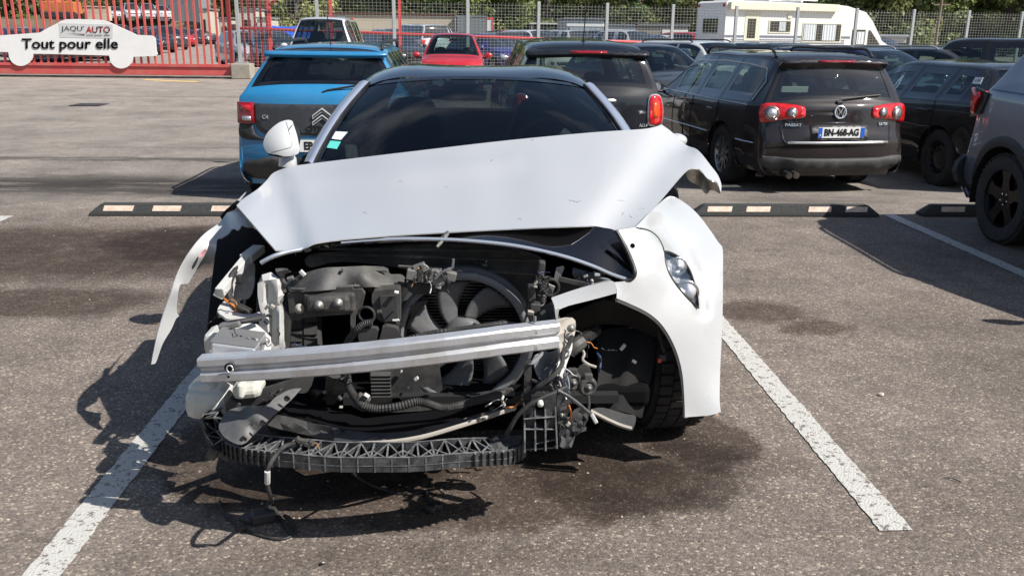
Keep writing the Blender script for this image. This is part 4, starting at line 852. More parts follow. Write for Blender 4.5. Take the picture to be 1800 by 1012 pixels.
for k in range(7):
    a0 = R_(18+360/7*k); mb = MB(); vs = []; fs = []; nr, na = 8, 5
    for i in range(nr+1):
        r = lerp(.066, fr-.018, i/nr); sw = .42*(i/nr)**1.2; wd = lerp(.34, .36, i/nr)
        for j in range(na+1):
            t = j/na; a = a0+sw+(t-.5)*wd*1.7; vs.append(Vector((-.004-.022*t+.004*math.sin(t*3.14), r*math.sin(a), r*math.cos(a))))
    for i in range(nr):
        for j in range(na): fs.append((i*(na+1)+j, i*(na+1)+j+1, (i+1)*(na+1)+j+1, (i+1)*(na+1)+j))
    vs = [FM@v for v in vs]; mb.add(vs, fs, M_fan, True); o = mb.build('fan_blade', fix=False); own(o, fan); md = o.modifiers.new('s', 'SOLIDIFY'); md.thickness = .003
# radiator fins behind the fan
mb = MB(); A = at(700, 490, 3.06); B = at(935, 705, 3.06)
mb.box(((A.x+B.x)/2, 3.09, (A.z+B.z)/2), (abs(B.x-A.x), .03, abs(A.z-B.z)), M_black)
z = B.z
while z < A.z: mb.box(((A.x+B.x)/2, 3.068, z), (abs(B.x-A.x)*.98, .012, .0045), mat('radiator_fin', (.20, .20, .21), .35, .8)); z += .0115
x = A.x+.02
K('radiator', mb)
SH('shroud_frame', [(706, 505), (722, 500), (718, 560), (712, 620), (722, 660), (745, 695), (700, 708), (696, 640), (700, 560)], 2.96, M_bgrey, thick=.03, n=2, res=16)
SH('shroud_arm', [(720, 538), (745, 528), (752, 531), (738, 545), (728, 560), (721, 552)], 2.92, M_bgrey, thick=.02, n=2, res=9)
# bonnet lock mechanism
mb = MB(); rnd = random.Random(4)
mb.add(*[[], []], M_metal)
for (u, v, sx_, sz_) in ((724, 482, .035, .035), (740, 476, .04, .05), (752, 482, .02, .045), (766, 478, .04, .02), (772, 492, .04, .03), (790, 484, .045, .03), (722, 500, .02, .02), (771, 501, .02, .02)): mb.box(at(u, v, 2.87+rnd.uniform(-.02, .02)), (sx_, .03, sz_), rnd.choice([M_metal, M_bgrey, M_tan]), Matrix.Rotation(rnd.uniform(-.4, .4), 3, 'Y'), bev=.003)
for L in ([(742, 470, 2.84), (745, 466, 2.84), (752, 472, 2.84), (742, 480, 2.84), (742, 494, 2.85)], [(765, 490, 2.83), (775, 480, 2.83), (790, 472, 2.83), (795, 470, 2.83), (797, 455, 2.83)], [(770, 488, 2.84), (782, 476, 2.83), (794, 475, 2.83)], [(755, 490, 2.84), (766, 477, 2.84), (772, 482, 2.84)]): mb.tube(pp(L, 4), .0045, M_metal, 6)
mb.box(at(808, 480, 2.95), (.022, .02, .03), M_metal, bev=.003); mb.tube(pp([(812, 483, 2.93), (840, 481, 2.93)], 2), .003, M_metal, 6)
K('bonnet_lock', mb)
SH('lock_bracket', [(717, 497), (735, 498), (752, 500), (764, 497), (769, 507), (758, 515), (735, 517), (718, 512)], 2.9, M_bgrey, thick=.02, n=2, res=9)
SH('lock_bracket', [(783, 490), (797, 485), (798, 494), (785, 499), (775, 505), (772, 500)], 2.89, M_bgrey, thick=.02, n=2, res=9)
# corrugated loom across the fan
def hose(name, L, r, m=M_cable, step=10, corr=.12, parent=None):
    mb = MB(); mb.tube(pp(L, step), r, m, 9, corr=corr); return K(name, mb)
hose('corrugated_hose', [(706, 600, 2.72), (730, 592, 2.72), (765, 584, 2.72), (800, 580, 2.72), (840, 574, 2.72), (880, 569, 2.73), (888, 568, 2.75)], .009)
# ---- aluminium bumper beam
rb_ = random.Random(12)
path = [Vector(p)+Vector((0, rb_.uniform(-.0006, .0006), rb_.uniform(-.0004, .0004))) for p in [at(*q) for q in crom([(351, 650, 2.50), (480, 643, 2.45), (620, 632, 2.42), (760, 617, 2.42), (900, 599, 2.46), (982, 589, 2.52)], 6)]]
prf = [(0, -.042), (-.005, -.037), (-.006, -.016), (.001, -.010), (.006, -.006), (.006, .002), (.001, .007), (-.006, .013), (-.006, .031), (-.001, .037), (.030, .041), (.034, .036), (.034, -.038), (.030, -.042)]
mb = MB(); vs = []; fs = []; n = len(prf)
for i, p in enumerate(path):
    t = (path[min(i+1, len(path)-1)]-path[max(i-1, 0)]).normalized(); b = Vector((-t.y, t.x, 0)).normalized(); u = t.cross(b)*-1; u = u if u.z > 0 else -u
    for d, h in prf: vs.append(p+b*d*1.0+u*h*(1.0 if i else .97))
for i in range(len(path)-1):
    for j in range(n): fs.append((i*n+j, i*n+(j+1) % n, (i+1)*n+(j+1) % n, (i+1)*n+j))
fs += [tuple(range(n)), tuple((len(path)-1)*n+j for j in range(n))]
mb.add(vs, fs, M_beam); beam = K('bumper_beam', mb)
mb = MB(); c = at(404, 645, 2.468); mb.lathe([(0, -.004), (.0125, -.004), (.0150, .0)], M_black, 20, M=Matrix.Translation(c+Vector((0, -.006, 0)))@Matrix.Rotation(-math.pi/2, 4, 'Z')); mb.tube([c+Vector((.009*math.cos(a)+.002, -.009, .011*math.sin(a)-.002)) for a in [6.28*k/16 for k in range(17)]], .0025, M_beam, 6); own(mb.build('tow_hole', fix=False), beam)
mb = MB(); c = at(403, 660, 2.46); mb.lathe([(0, .001), (.004, .001)], M_black, 12, M=Matrix.Translation(c+Vector((0, -.008, 0)))@Matrix.Rotation(-math.pi/2, 4, 'Z')); own(mb.build('tow_hole', fix=False), beam)
mb = MB()
for (u0, v0) in ((930, 582), (932, 608)):
    for i in range(7):
        for j in range(3): mb.box(at(u0+i*3, v0-i*.3+j*3, 2.478)+Vector((0, 0, 0)), (.0022, .002, .0022), M_whitep)
own(mb.build('stamped_mark'), beam)
mb = MB(); mb.tube([at(940, 566, 2.5), at(940, 556, 2.5)], .005, M_metal, 8); own(mb.build('stud'), beam)
# right-hand end: bracket, white bar, clips
SH('end_bracket', [(976, 568), (990, 561), (1006, 558, 1), (1012, 566), (1010, 588), (1000, 610), (994, 625), (985, 628), (984, 612), (978, 590)], [(976, 568, 2.60), (1012, 566, 2.72), (985, 628, 2.58), (1000, 610, 2.66)], M_tan, thick=.008, n=3, res=8, mod=lambda u, v: .01*math.sin(v*.25+u*.2))
SH('end_bracket', [(982, 632), (996, 612), (1004, 596), (1006, 612), (996, 640), (990, 664), (980, 660)], [(982, 632, 2.62), (1006, 612, 2.68), (990, 664, 2.62)], M_whitep, thick=.006, n=3, res=8)
for u, v in ((1004, 577), (1001, 592)):
    mb = MB(); c = at(u, v, 2.64); mb.lathe([(0, .008), (.008, .008), (.011, 0), (.014, 0)], M_metal, 10, M=Matrix.Translation(c)@Matrix.Rotation(-math.pi/2, 4, 'Z')); K('bolt', mb, fix=False)
SH('bumper_support', [(969, 523, 1), (1020, 506), (1073, 494), (1082, 499), (1084, 515, 1), (1040, 527), (1000, 537), (978, 545), (974, 536)], [(969, 523, 2.74), (1073, 494, 2.76), (1084, 515, 2.76), (978, 545, 2.72)], M_white, thick=.03, n=3, res=10)
SH('bumper_support', [(975, 545), (983, 541), (981, 556), (982, 566), (977, 560)], 2.72, M_whitep, thick=.004, n=1, res=8)
SH('side_bracket', [(942, 566), (946, 548), (958, 536), (972, 530), (976, 545), (982, 562), (958, 566)], [(942, 566, 2.80), (972, 530, 2.78), (982, 562, 2.74)], M_bgrey, thick=.01, n=2, res=8)
mb = MB(); rnd = random.Random(8)
for (u, v, w1_, h1, a) in ((951, 474, .022, .06, .1), (946, 496, .03, .035, .3), (934, 514, .025, .06, -.05), (950, 510, .02, .05, .25), (940, 540, .035, .035, .1), (955, 500, .02, .03, .5), (930, 540, .02, .02, .2)): mb.box(at(u, v, 2.83+rnd.uniform(-.03, .03)), (w1_, .035, h1), M_bgrey, Matrix.Rotation(a, 3, 'Y'), bev=.005)
mb.tube(pp([(935, 520, 2.8), (928, 545, 2.8), (922, 566, 2.8)], 4), .004, M_bgrey, 6); K('clip_rail', mb)
SH('metal_tab', [(974, 489), (978, 470), (990, 467), (992, 471), (986, 486), (980, 494)], 2.86, M_metal, thick=.003, n=1, res=8)
mb = MB(); cc = at(968, 505, 2.82); mb.tube([cc+Vector((.026*math.cos(a), 0, .028*math.sin(a))) for a in [6.283*k/20 for k in range(21)]], .006, M_cable, 8, cap=False); mb.box(at(966, 507, 2.84), (.03, .01, .03), M_metal, Matrix.Rotation(.4, 3, 'Y'), bev=.003); mb.box(at(955, 524, 2.84), (.02, .02, .03), M_metal, bev=.004); K('cable_ring', mb)
SH('lamp_tray', [(1007, 470), (1052, 482), (1075, 492), (1048, 500), (1012, 490, 1), (1006, 480)], [(1007, 470, 2.90), (1075, 492, 2.84), (1012, 490, 2.86)], M_bluegrey, thick=.006, n=1, res=9)
for a, b in (((1008, 482, 2.86), (1062, 495, 2.83)), ((1030, 476, 2.88), (1032, 497, 2.84)), ((982, 490, 2.84), (1035, 502, 2.82))): bar('lamp_tray_rib', a, b, .004, .018, M_bgrey)
SH('lamp_tray', [(982, 492), (1034, 503), (1000, 516), (982, 520)], 2.9, M_trim, thick=.01, n=1, res=12)
# wheel-arch liner hanging on the right, wire stubs, horns
SH('arch_liner', [(990, 560), (1020, 545), (1062, 528), (1100, 540), (1140, 560), (1165, 590), (1150, 592), (1100, 572), (1040, 572), (1010, 590)], [(990, 560, 3.0), (1062, 528, 2.9), (1165, 590, 3.0), (1040, 572, 3.02)], M_trim, thick=.006, n=3, res=14)
SH('arch_liner', [(1050, 590), (1095, 575), (1148, 590), (1149, 640), (1140, 680), (1131, 722), (1127, 734), (1112, 728), (1080, 720), (1045, 712), (1052, 660)], [(1050, 590, 3.05), (1148, 590, 3.05), (1127, 734, 2.9), (1045, 712, 2.88), (1095, 650, 2.95)], M_felt, thick=.006, n=3, res=13, mod=lambda u, v: .012*math.sin(u*.1+v*.03))
SH('arch_liner', [(1038, 722), (1060, 716), (1100, 727), (1118, 732), (1112, 755), (1106, 752), (1075, 740)], [(1038, 722, 2.86), (1118, 732, 2.86), (1112, 755, 2.84)], M_plas, thick=.006, n=3, res=9)
mb = MB(); mb.tube(pp([(1038, 722, 2.85), (1065, 736, 2.84), (1090, 747, 2.835), (1110, 753, 2.83)], 5), .008, M_tan, 6); K('liner_lip', mb)
hose('air_hose', [(1003, 610, 2.75), (1014, 602, 2.76), (1028, 594, 2.82), (1048, 580, 2.9)], .022, M_trim, 6, .03)
hose('hose_end', [(1000, 618, 2.72), (1012, 608, 2.72), (1022, 601, 2.74)], .024, M_bgrey, 5, .04)
mb = MB(); mb.tube(pp([(1022, 612, 2.74), (1027, 622, 2.72), (1024, 632, 2.71), (1034, 640, 2.72), (1048, 645, 2.72)], 5), .005, M_tan, 6); K('wire_stub', mb)
for (u, v, r) in ((1033, 679, .030), (1006, 670, .030)):
    mb = MB(); c = at(u, v, 2.62); ry = Matrix.Rotation(-math.pi/2+.25, 4, 'Z')
    mb.lathe([(0, .014), (.012, .014), (.013, .006), (r*.6, .008), (r*.75, .012), (r, .006), (r*1.08, 0), (r*1.08, -.012), (r*.9, -.03), (0, -.04)], M_bgrey, 24, M=Matrix.Translation(c)@ry)
    mb.lathe([(0, .019), (.006, .019), (.0065, .012)], M_metal, 8, M=Matrix.Translation(c)@ry); mb.box(c+Vector((0, .0, .03)), (.028, .02, .03), M_bgrey, bev=.004); K('horn', mb, fix=False)
SH('horn_bracket', [(1010, 655), (1025, 640), (1038, 648), (1040, 664), (1030, 668), (1022, 660)], 2.66, M_bgrey, thick=.006, n=3, res=9)
SH('torn_ducting', [(938, 632), (955, 618), (968, 620), (985, 615), (990, 640), (998, 664), (1000, 684), (990, 694), (978, 668), (965, 668), (948, 665)], [(938, 632, 2.60), (985, 615, 2.64), (998, 664, 2.60), (990, 694, 2.58), (965, 645, 2.68)], M_bluegrey, thick=.004, n=3, res=9)
SH('torn_edge', [(928, 640), (943, 628), (953, 618), (955, 623), (945, 634), (936, 640)], 2.58, M_white, thick=.003, n=2, res=8)
SH('vertical_bracket', [(922, 638), (934, 632), (935, 640), (934, 700), (930, 712), (916, 712), (917, 694), (921, 692)], 2.60, M_rib, thick=.02, n=1, res=12)
for L, r, m in (([(1006, 590, 2.62), (998, 610, 2.6), (990, 622, 2.58), (988, 640, 2.56), (978, 655, 2.53), (960, 670, 2.52), (945, 680, 2.52), (935, 690, 2.53)], .0075, M_cable),
                ([(994, 680, 2.52), (975, 690, 2.5), (955, 698, 2.49), (930, 712, 2.48), (910, 730, 2.48), (898, 750, 2.48), (890, 762, 2.5)], .007, M_cable),
                ([(980, 686, 2.5), (1000, 697, 2.5), (1020, 712, 2.5), (1038, 728, 2.5)], .006, M_rib), ([(1034, 695, 2.6), (1035, 715, 2.58), (1030, 735, 2.56), (1022, 748, 2.55)], .005, M_cable),
                ([(975, 665, 2.55), (984, 662, 2.54), (990, 675, 2.53), (984, 685, 2.53), (976, 680, 2.54)], .003, M_cable), ([(935, 668, 2.6), (950, 672, 2.6), (962, 670, 2.6), (975, 690, 2.58)], .006, M_cable), ([(985, 625, 2.58), (992, 630, 2.57), (1000, 622, 2.57), (996, 612, 2.6)], .004, M_metal), ([(1000, 712, 2.52), (1004, 730, 2.52), (998, 742, 2.53)], .0035, mat('orange_wire', (.5, .16, .03), .5))):
    mb = MB(); mb.tube(pp(L, 5), r, m, 7); K('wire', mb)
mb = MB(); mb.box(at(1044, 735, 2.5), (.012, .012, .035), M_whitep, Matrix.Rotation(-.5, 3, 'Y'), bev=.003); K('plug', mb)
mb = MB(); mb.tube(pp([(1155, 575, 2.98), (1162, 598, 2.96), (1167, 620, 2.95)], 4), .007, M_cable, 7); mb.box(at(1164, 628, 2.94), (.026, .02, .024), M_plas, bev=.004); mb.box(at(1159, 633, 2.93), (.012, .012, .014), mat('red_clip', (.5, .06, .03), .5)); K('hanging_plug', mb)
for L, m in (([(1003, 728), (1018, 715), (1034, 722, 1), (1028, 750), (1004, 762), (993, 755)], M_plas), ([(985, 745), (1005, 730), (1012, 738), (1028, 745), (1030, 757), (1012, 762), (1000, 782), (984, 784)], M_rib)):
    SH('broken_mount', L, [(985, 745, 2.52), (1034, 722, 2.56), (1000, 782, 2.5), (1028, 757, 2.55)], m, thick=.012, n=2, res=9, mod=lambda u, v: .012*math.sin(u*.3+v*.2))
# ---- under the beam
SH('lower_duct', [(650, 655), (700, 648), (772, 640), (780, 700), (700, 703), (655, 700)], 2.9, M_bgrey, thick=.02, n=1, res=20)
mb = MB(); A = at(652, 655, 2.87); B = at(688, 698, 2.87)
for k in range(7): mb.box(((A.x+B.x)/2, 2.87, lerp(A.z, B.z, (k+.5)/7)), (abs(B.x-A.x), .02, .008), M_plas, Matrix.Rotation(.5, 3, 'X'))
K('shutter', mb)
SH('lower_rail', [(650, 702), (690, 700), (700, 694), (706, 704), (780, 700), (850, 694), (900, 686), (900, 700), (820, 712), (740, 722), (660, 724), (650, 712)], 2.86, M_bgrey, thick=.03, n=2, res=16)
hose('corrugated_hose', [(609, 655, 2.72), (614, 680, 2.70), (626, 700, 2.68), (640, 713, 2.66), (665, 718, 2.66), (700, 714, 2.66), (730, 706, 2.67), (748, 708, 2.68), (775, 716, 2.70), (800, 714, 2.72), (830, 706, 2.76), (860, 698, 2.8), (885, 690, 2.86)], .0135, M_cable, 12, .09)
mb = MB(); mb.box(at(636, 706, 2.68), (.045, .03, .05), M_bgrey, Matrix.Rotation(.5, 3, 'Y'), bev=.006); K('hose_clip', mb)
mb = MB(); mb.tube(pp([(578, 690, 2.75), (582, 675, 2.72), (588, 655, 2.7)], 4), [.012, .014, .015, .017, .019, .02, .022, .024, .026], M_bgrey, 10); mb.tube(pp([(570, 690, 2.74), (576, 686, 2.73)], 2), .006, M_metal, 8); K('funnel', mb)
und = [(450, 735), (480, 728), (520, 735), (560, 746), (610, 755), (660, 760), (720, 757), (780, 744), (840, 728), (900, 713), (906, 718), (860, 733), (800, 752), (740, 768), (680, 778), (630, 778), (580, 772), (520, 760), (480, 750)]
SH('undertray', und, [(450, 735, 2.72), (660, 760, 2.58), (900, 713, 2.74), (680, 778, 2.56), (580, 772, 2.58), (480, 750, 2.66)], M_plas, thick=.006, res=12, mod=lambda u, v: .01*math.sin(v*.25))
mb = MB(); mb.tube(pp([(588, 773, 2.56), (630, 778, 2.55), (680, 777, 2.55), (740, 768, 2.56), (800, 751, 2.6), (850, 735, 2.65), (905, 716, 2.72)], 6), .008, M_tan, 7); K('undertray_lip', mb)
SH('undertray', [(480, 700), (540, 690), (640, 735), (900, 700), (900, 712), (780, 744), (660, 758), (560, 745), (500, 730)], [(480, 700, 2.95), (640, 735, 2.8), (900, 700, 2.95), (660, 758, 2.62)], M_black, thick=.006, n=2, res=24)
SH('fog_lamp_housing', [(385, 745), (400, 722), (424, 714), (440, 712, 1), (468, 712), (484, 698), (510, 684), (530, 682, 1), (512, 702), (490, 722), (470, 740), (446, 764), (425, 781), (400, 772), (388, 760)], [(385, 745, 2.52), (424, 714, 2.58), (484, 698, 2.60), (530, 682, 2.68), (490, 722, 2.56), (446, 764, 2.46), (425, 781, 2.44), (440, 735, 2.48)], M_grey, thick=.006, n=3, res=8, mod=lambda u, v: .02*gauss(u, v, (420, 720), (450, 760), 9)-.015*gauss(u, v, (445, 715), (470, 745), 8))
SH('lower_panel', [(420, 702), (470, 680), (540, 660), (552, 662), (540, 690), (520, 690), (480, 700), (450, 712), (425, 712)], [(420, 702, 2.62), (540, 660, 2.75), (480, 700, 2.66), (552, 662, 2.78)], M_plas, thick=.006, n=2, res=10)
for u, v in ((508, 693), (433, 763), (466, 735)):
    mb = MB(); c = at(u, v, 2.48 if v > 710 else 2.6); mb.lathe([(0, .002), (.006, .002), (.009, .004), (.01, 0)], M_trim, 12, M=Matrix.Translation(c+Vector((0, -.03, 0)))@Matrix.Rotation(-math.pi/2, 4, 'Z')); K('bolt', mb, fix=False)
SH('lower_bracket', [(388, 722), (404, 700), (422, 712), (414, 730), (400, 738)], 2.6, M_plas, thick=.04, n=1, res=10)
# ---- ribbed lower bumper support
path = [at(*q) for q in crom([(388, 797, 2.58), (430, 812, 2.50), (500, 820, 2.44), (580, 828, 2.40), (650, 829, 2.385), (730, 828, 2.39), (800, 822, 2.41), (861, 818, 2.44), (899, 814, 2.48), (924, 802, 2.55)], 5)]
hh, dd_ = .046, .088; nP = len(path); fr_, bk_ = [], []
for i, p in enumerate(path):
    t = (path[min(i+1, nP-1)]-path[max(i-1, 0)]).normalized(); b = Vector((-t.y, t.x, 0)).normalized(); fr_.append(p); bk_.append(p+b*dd_+Vector((0, 0, .006)))
def walls(A, B, h, t, m, mb, e=None):
    d = B-A; M = Matrix(((d.x, 0, 0), (d.y, 0, 0), (d.z, 0, 0))); b = Vector((-d.y, d.x, 0)).normalized()*t/2; U = Vector((0, 0, h))
    mb.add([A-b, A+b, B+b, B-b, A-b+U, A+b+U, B+b+U, B-b+U], [(0, 1, 2, 3), (4, 7, 6, 5), (0, 4, 5, 1), (1, 5, 6, 2), (2, 6, 7, 3), (3, 7, 4, 0)], m)
    if e: w = Vector((0, 0, h+.0005)); b2 = b*1.5; mb.add([A-b2+w, A+b2+w, B+b2+w, B-b2+w]+[q+Vector((0, 0, .0015)) for q in (A-b2+w, A+b2+w, B+b2+w, B-b2+w)], [(0, 1, 2, 3), (4, 7, 6, 5), (0, 4, 5, 1), (1, 5, 6, 2), (2, 6, 7, 3), (3, 7, 4, 0)], e)
mb = MB(); up_ = Vector((0, 0, 1))
for i in range(nP-1):
    walls(fr_[i], fr_[i+1], hh, .004, M_rib, mb, M_ribe); walls(bk_[i], bk_[i+1], hh, .004, M_rib, mb, M_ribe)
    mb.add([fr_[i], fr_[i+1], bk_[i+1], bk_[i]], [(0, 1, 2, 3)], M_black); 
    mb.add([fr_[i]+Vector((0, -.004, .020)), fr_[i+1]+Vector((0, -.004, .020)), fr_[i+1]+Vector((0, -.004, .023)), fr_[i]+Vector((0, -.004, .023))], [(0, 1, 2, 3)], M_ribe)
sup = K('lower_bumper_support', mb)
mb = MB(); m2 = MB(); cum = [0]
for a, b in zip(fr_, fr_[1:]): cum.append(cum[-1]+(b-a).length)
def onp(A, s):
    s = clamp(s, 0, cum[-1]-1e-6)
    for i in range(nP-1):
        if s <= cum[i+1]: return A[i].lerp(A[i+1], (s-cum[i])/(cum[i+1]-cum[i]))
s = .12; k = 0
while s < cum[-1]-.10:
    A, B = onp(fr_, s), onp(bk_, s); C, D = onp(fr_, s+.047), onp(bk_, s+.047); md = (A+B)/2
    walls(A, B, hh-.002, .0035, M_rib, mb, M_ribe)
    if k % 2: walls(A, D, hh-.003, .003, M_rib, mb, M_ribe); walls(md, C, hh-.003, .003, M_rib, mb, M_ribe)
    else: walls(B, C, hh-.003, .003, M_rib, mb, M_ribe); walls(A, (C+D)/2, hh-.003, .003, M_rib, mb, M_ribe)
    s += .047; k += 1
own(mb.build('rib', fix=False), sup)['kind'] = 'stuff'
s = .02
while s < cum[-1]-.01:
    if s < .24 or s > cum[-1]-.24: p = onp(fr_, s)+Vector((0, -.012, 0)); q = onp(fr_, s)+Vector((0, -.001, 0)); walls(p, q, hh, .0035, M_rib, m2, M_ribe); s += .0235
    else: p = onp(fr_, s)+Vector((0, -.004, 0)); q = onp(fr_, s)+Vector((0, -.001, 0)); walls(p, q, hh, .004, M_ribe, m2); s += .05
own(m2.build('rib', fix=False), sup)
# broken ribbed left end
cells = [((352, 738), (376, 733), (380, 757), (362, 764)), ((362, 764), (380, 757), (392, 770), (375, 782)), ((376, 733), (400, 738), (396, 757), (380, 757)), ((352, 738), (358, 728), (384, 724), (376, 733))]
mb = MB()
for c4 in cells:
    Q = [at(u, v, 2.60-(v-733)*.0012) for u, v in c4]
    for a, b in zip(Q, Q[1:]+Q[:1]):
        d = Vector((.01, .045, .0)); mb.add([a, b, b+d, a+d], [(0, 1, 2, 3)], M_rib); mb.tube([a, b], .0022, M_ribe, 4)
    mb.tube([Q[0], Q[2]], .0025, M_rib, 4)
    mb.add([q+Vector((.01, .045, 0)) for q in Q], [(0, 1, 2, 3)], M_black)
mb.box(at(378, 790, 2.56), (.03, .07, .04), M_rib, Matrix.Rotation(.5, 3, 'Y'), bev=.004); K('broken_rib_end', mb, fix=False)
SH('end_skin', [(353, 735), (362, 752), (372, 775), (385, 788), (400, 800), (400, 811), (384, 802), (366, 782), (356, 760)], 2.575, M_rib, thick=.004, n=3, res=9)
# torn flap and upright on the right end
SH('torn_flap', [(868, 765), (895, 752), (897, 766), (918, 764), (912, 782), (870, 792), (860, 780)], [(868, 765, 2.54), (918, 764, 2.58), (870, 792, 2.46)], M_rib, thick=.004, n=1, res=10, mod=lambda u, v: .012*math.sin(u*.25))
mb = MB()
for (u0, v0, u1, v1) in ((921, 718, 921, 795), (939, 716, 940, 792), (957, 700, 958, 792), (974, 696, 978, 788)):
    a, b = at(u0, v0, 2.50), at(u1, v1, 2.46); walls2 = Vector((0, .06, 0)); mb.add([a, b, b+walls2, a+walls2]+[q+Vector((.004, 0, 0)) for q in (a, b, b+walls2, a+walls2)], [(0, 1, 2, 3), (4, 5, 6, 7), (0, 1, 5, 4), (2, 3, 7, 6), (1, 2, 6, 5), (0, 3, 7, 4)], M_rib); mb.tube([a+Vector((.002, 0, 0)), b+Vector((.002, 0, 0))], .0028, M_ribe, 5)
for (u0, v0, u1, v1) in ((921, 754, 976, 754), (921, 736, 975, 732), (922, 790, 978, 786), (940, 780, 976, 772)):
    a, b = at(u0, v0, 2.48), at(u1, v1, 2.48); d = Vector((0, .055, 0)); mb.add([a, b, b+d, a+d], [(0, 1, 2, 3)], M_rib); mb.tube([a, b], .0025, M_ribe, 5)
K('support_upright', mb, fix=False)
SH('support_upright_face', [(921, 716), (938, 715), (939, 753), (921, 753)], 2.495, M_rib, thick=.006, n=1, res=12, holes=[cir(933, 734, 4, 2.5)])
SH('support_upright_face', [(957, 698), (978, 694), (976, 753), (957, 752)], 2.49, M_rib, thick=.006, n=1, res=12, holes=[cir(966, 734, 4, 2.5)])
SH('lamp_mount', [(980, 690), (1003, 692), (1000, 720), (995, 738), (981, 738)], 2.56, M_rib, thick=.02, n=2, res=9)
mb = MB(); c = at(950, 710, 2.47); mb.lathe([(0, .004), (.009, .003), (.010, 0), (.010, -.03)], M_tank, 14, M=Matrix.Translation(c)@Matrix.Rotation(-math.pi/2, 4, 'Z')); K('plug', mb, fix=False)
for u, v in ((987, 730), (986, 750)):
    mb = MB(); c = at(u, v, 2.54); mb.lathe([(0, .006), (.007, .006), (.0085, 0)], M_metal, 10, M=Matrix.Translation(c)@Matrix.Rotation(-math.pi/2, 4, 'Z')); K('bolt', mb, fix=False)
# ---- hanging cables that reach the ground
def gpt(px, py, z=.006): return gz(px, py, z)
Lc = [at(530, 776, 2.50), at(500, 784, 2.42), at(480, 806, 2.36), at(470, 828, 2.34), at(470, 850, 2.36), at(474, 868, 2.38)]
Lc += [gpt(478, 884, .03), gpt(486, 900, .015), gpt(500, 922), gpt(514, 938), gpt(519, 930), gpt(510, 912, .02), gpt(500, 906, .02)]
mb = MB(); mb.tube([Vector(p) for p in crom([tuple(p) for p in Lc], 6)], .0065, M_cable, 8); mb.tube([at(470, 828, 2.335), at(470, 838, 2.338), at(470, 848, 2.35)], .0085, M_whitep, 8); K('hanging_cable', mb)
mb = MB(); L = [tuple(gpt(*p)) for p in ((514, 940), (500, 946), (480, 946), (450, 938), (425, 928), (405, 914), (392, 900), (387, 888), (390, 876))]; mb.tube([Vector(p) for p in crom(L, 6)], .004, M_cable, 7)
mb.box(gpt(425, 928, .01), (.03, .02, .02), M_trim, Matrix.Rotation(.5, 3, 'Z'), bev=.004); K('hanging_cable', mb)
c = gpt(462, 906, .022); mb = MB(); mb.box(c, (.075, .05, .038), M_plas, Matrix.Rotation(.35, 3, 'Z'), bev=.008); mb.box(c+Vector((-.045, -.005, -.004)), (.05, .04, .022), M_plas, Matrix.Rotation(-.5, 3, 'Z'), bev=.008); mb.tube([c+Vector((.01, .01, .02)), c+Vector((.03, .04, .05))], .008, M_cable); K('cable_connector', mb)
mb = MB(); L = [at(615, 826, 2.46), gpt(640, 846, .05), gpt(680, 862), gpt(720, 868), gpt(748, 862), gpt(775, 856, .03), gpt(800, 842, .07)]; mb.tube([Vector(p) for p in crom([tuple(q) for q in L], 6)], .0045, M_cable, 7)
L = [gpt(750, 864), gpt(752, 876), gpt(758, 884)]; mb.tube(L, .006, M_cable, 7); L = [gpt(705, 893), gpt(715, 900), gpt(730, 900), gpt(742, 893)]; mb.tube([Vector(p) for p in crom([tuple(q) for q in L], 5)], .004, M_cable, 7); K('hanging_cable', mb)
mb = MB(); rnd = random.Random(3)
for k in range(5): mb.box(gpt(764+rnd.uniform(-8, 10), 888+rnd.uniform(-5, 6), .014), (.03, .02, .02), M_plas, Matrix.Rotation(rnd.uniform(0, 3), 3, 'Z'), bev=.004)
K('cable_connector', mb)
mb = MB(); rnd = random.Random(5)                                    # connectors lying on the support
for (u, v) in ((533, 775), (541, 781), (548, 778), (525, 773)): mb.box(at(u, v, 2.47), (.022, .018, .014), M_plas, Matrix.Rotation(rnd.uniform(-1, 1), 3, 'Y'), bev=.003)
mb.tube(pp([(548, 782, 2.45), (556, 778, 2.45), (562, 790, 2.44)], 4), .002, mat('copper_wire', (.45, .25, .12), .4, .5), 5); K('cable_connector', mb)
# ---- door mirror on the left, tip of the other one
mo = [(463, 256), (465, 243), (473, 230), (490, 216), (506, 211), (514, 213, 1), (522, 238), (527, 262, 1), (523, 271), (503, 275), (487, 272, 1), (471, 269)]
def mdome(u, v):
    d = math.hypot((u-490)/58, (v-272)/64); return -.12*(1-min(1, d)**2)
mir_ = SH('wing_mirror', mo, 4.36, M_white, thick=.012, res=4, mod=mdome, auto=80)
mb = MB(); mb.tube([at(u, v, 4.36+mdome(u, v)-.002) for u, v in crom([(503, 214), (509, 235), (513, 256), (500, 262), (478, 267)], 6)], .0008, M_grey, 5); own(mb.build('cover_seam'), mir_)
mb = MB(); mb.tube([at(506, 292, 4.32), at(506, 280, 4.32), at(503, 268, 4.32)], [.045, .042, .03], M_white, 14); own(mb.build('mirror_foot'), mir_)
mb = MB(); mb.box(at(489, 271, 4.32), (.09, .06, .02), M_trim, Matrix.Rotation(.2, 3, 'Y'), bev=.008); own(mb.build('mirror_base'), mir_)
mb = MB(); cc = at(517, 242, 4.345); MM = Matrix.Rotation(R_(70), 3, 'Z'); mb.add([cc+MM@Vector((.06*math.cos(a), 0, .062*math.sin(a))) for a in [6.283*k/20 for k in range(20)]], [tuple(range(20))], M_trim); own(mb.build('mirror_glass'), mir_)
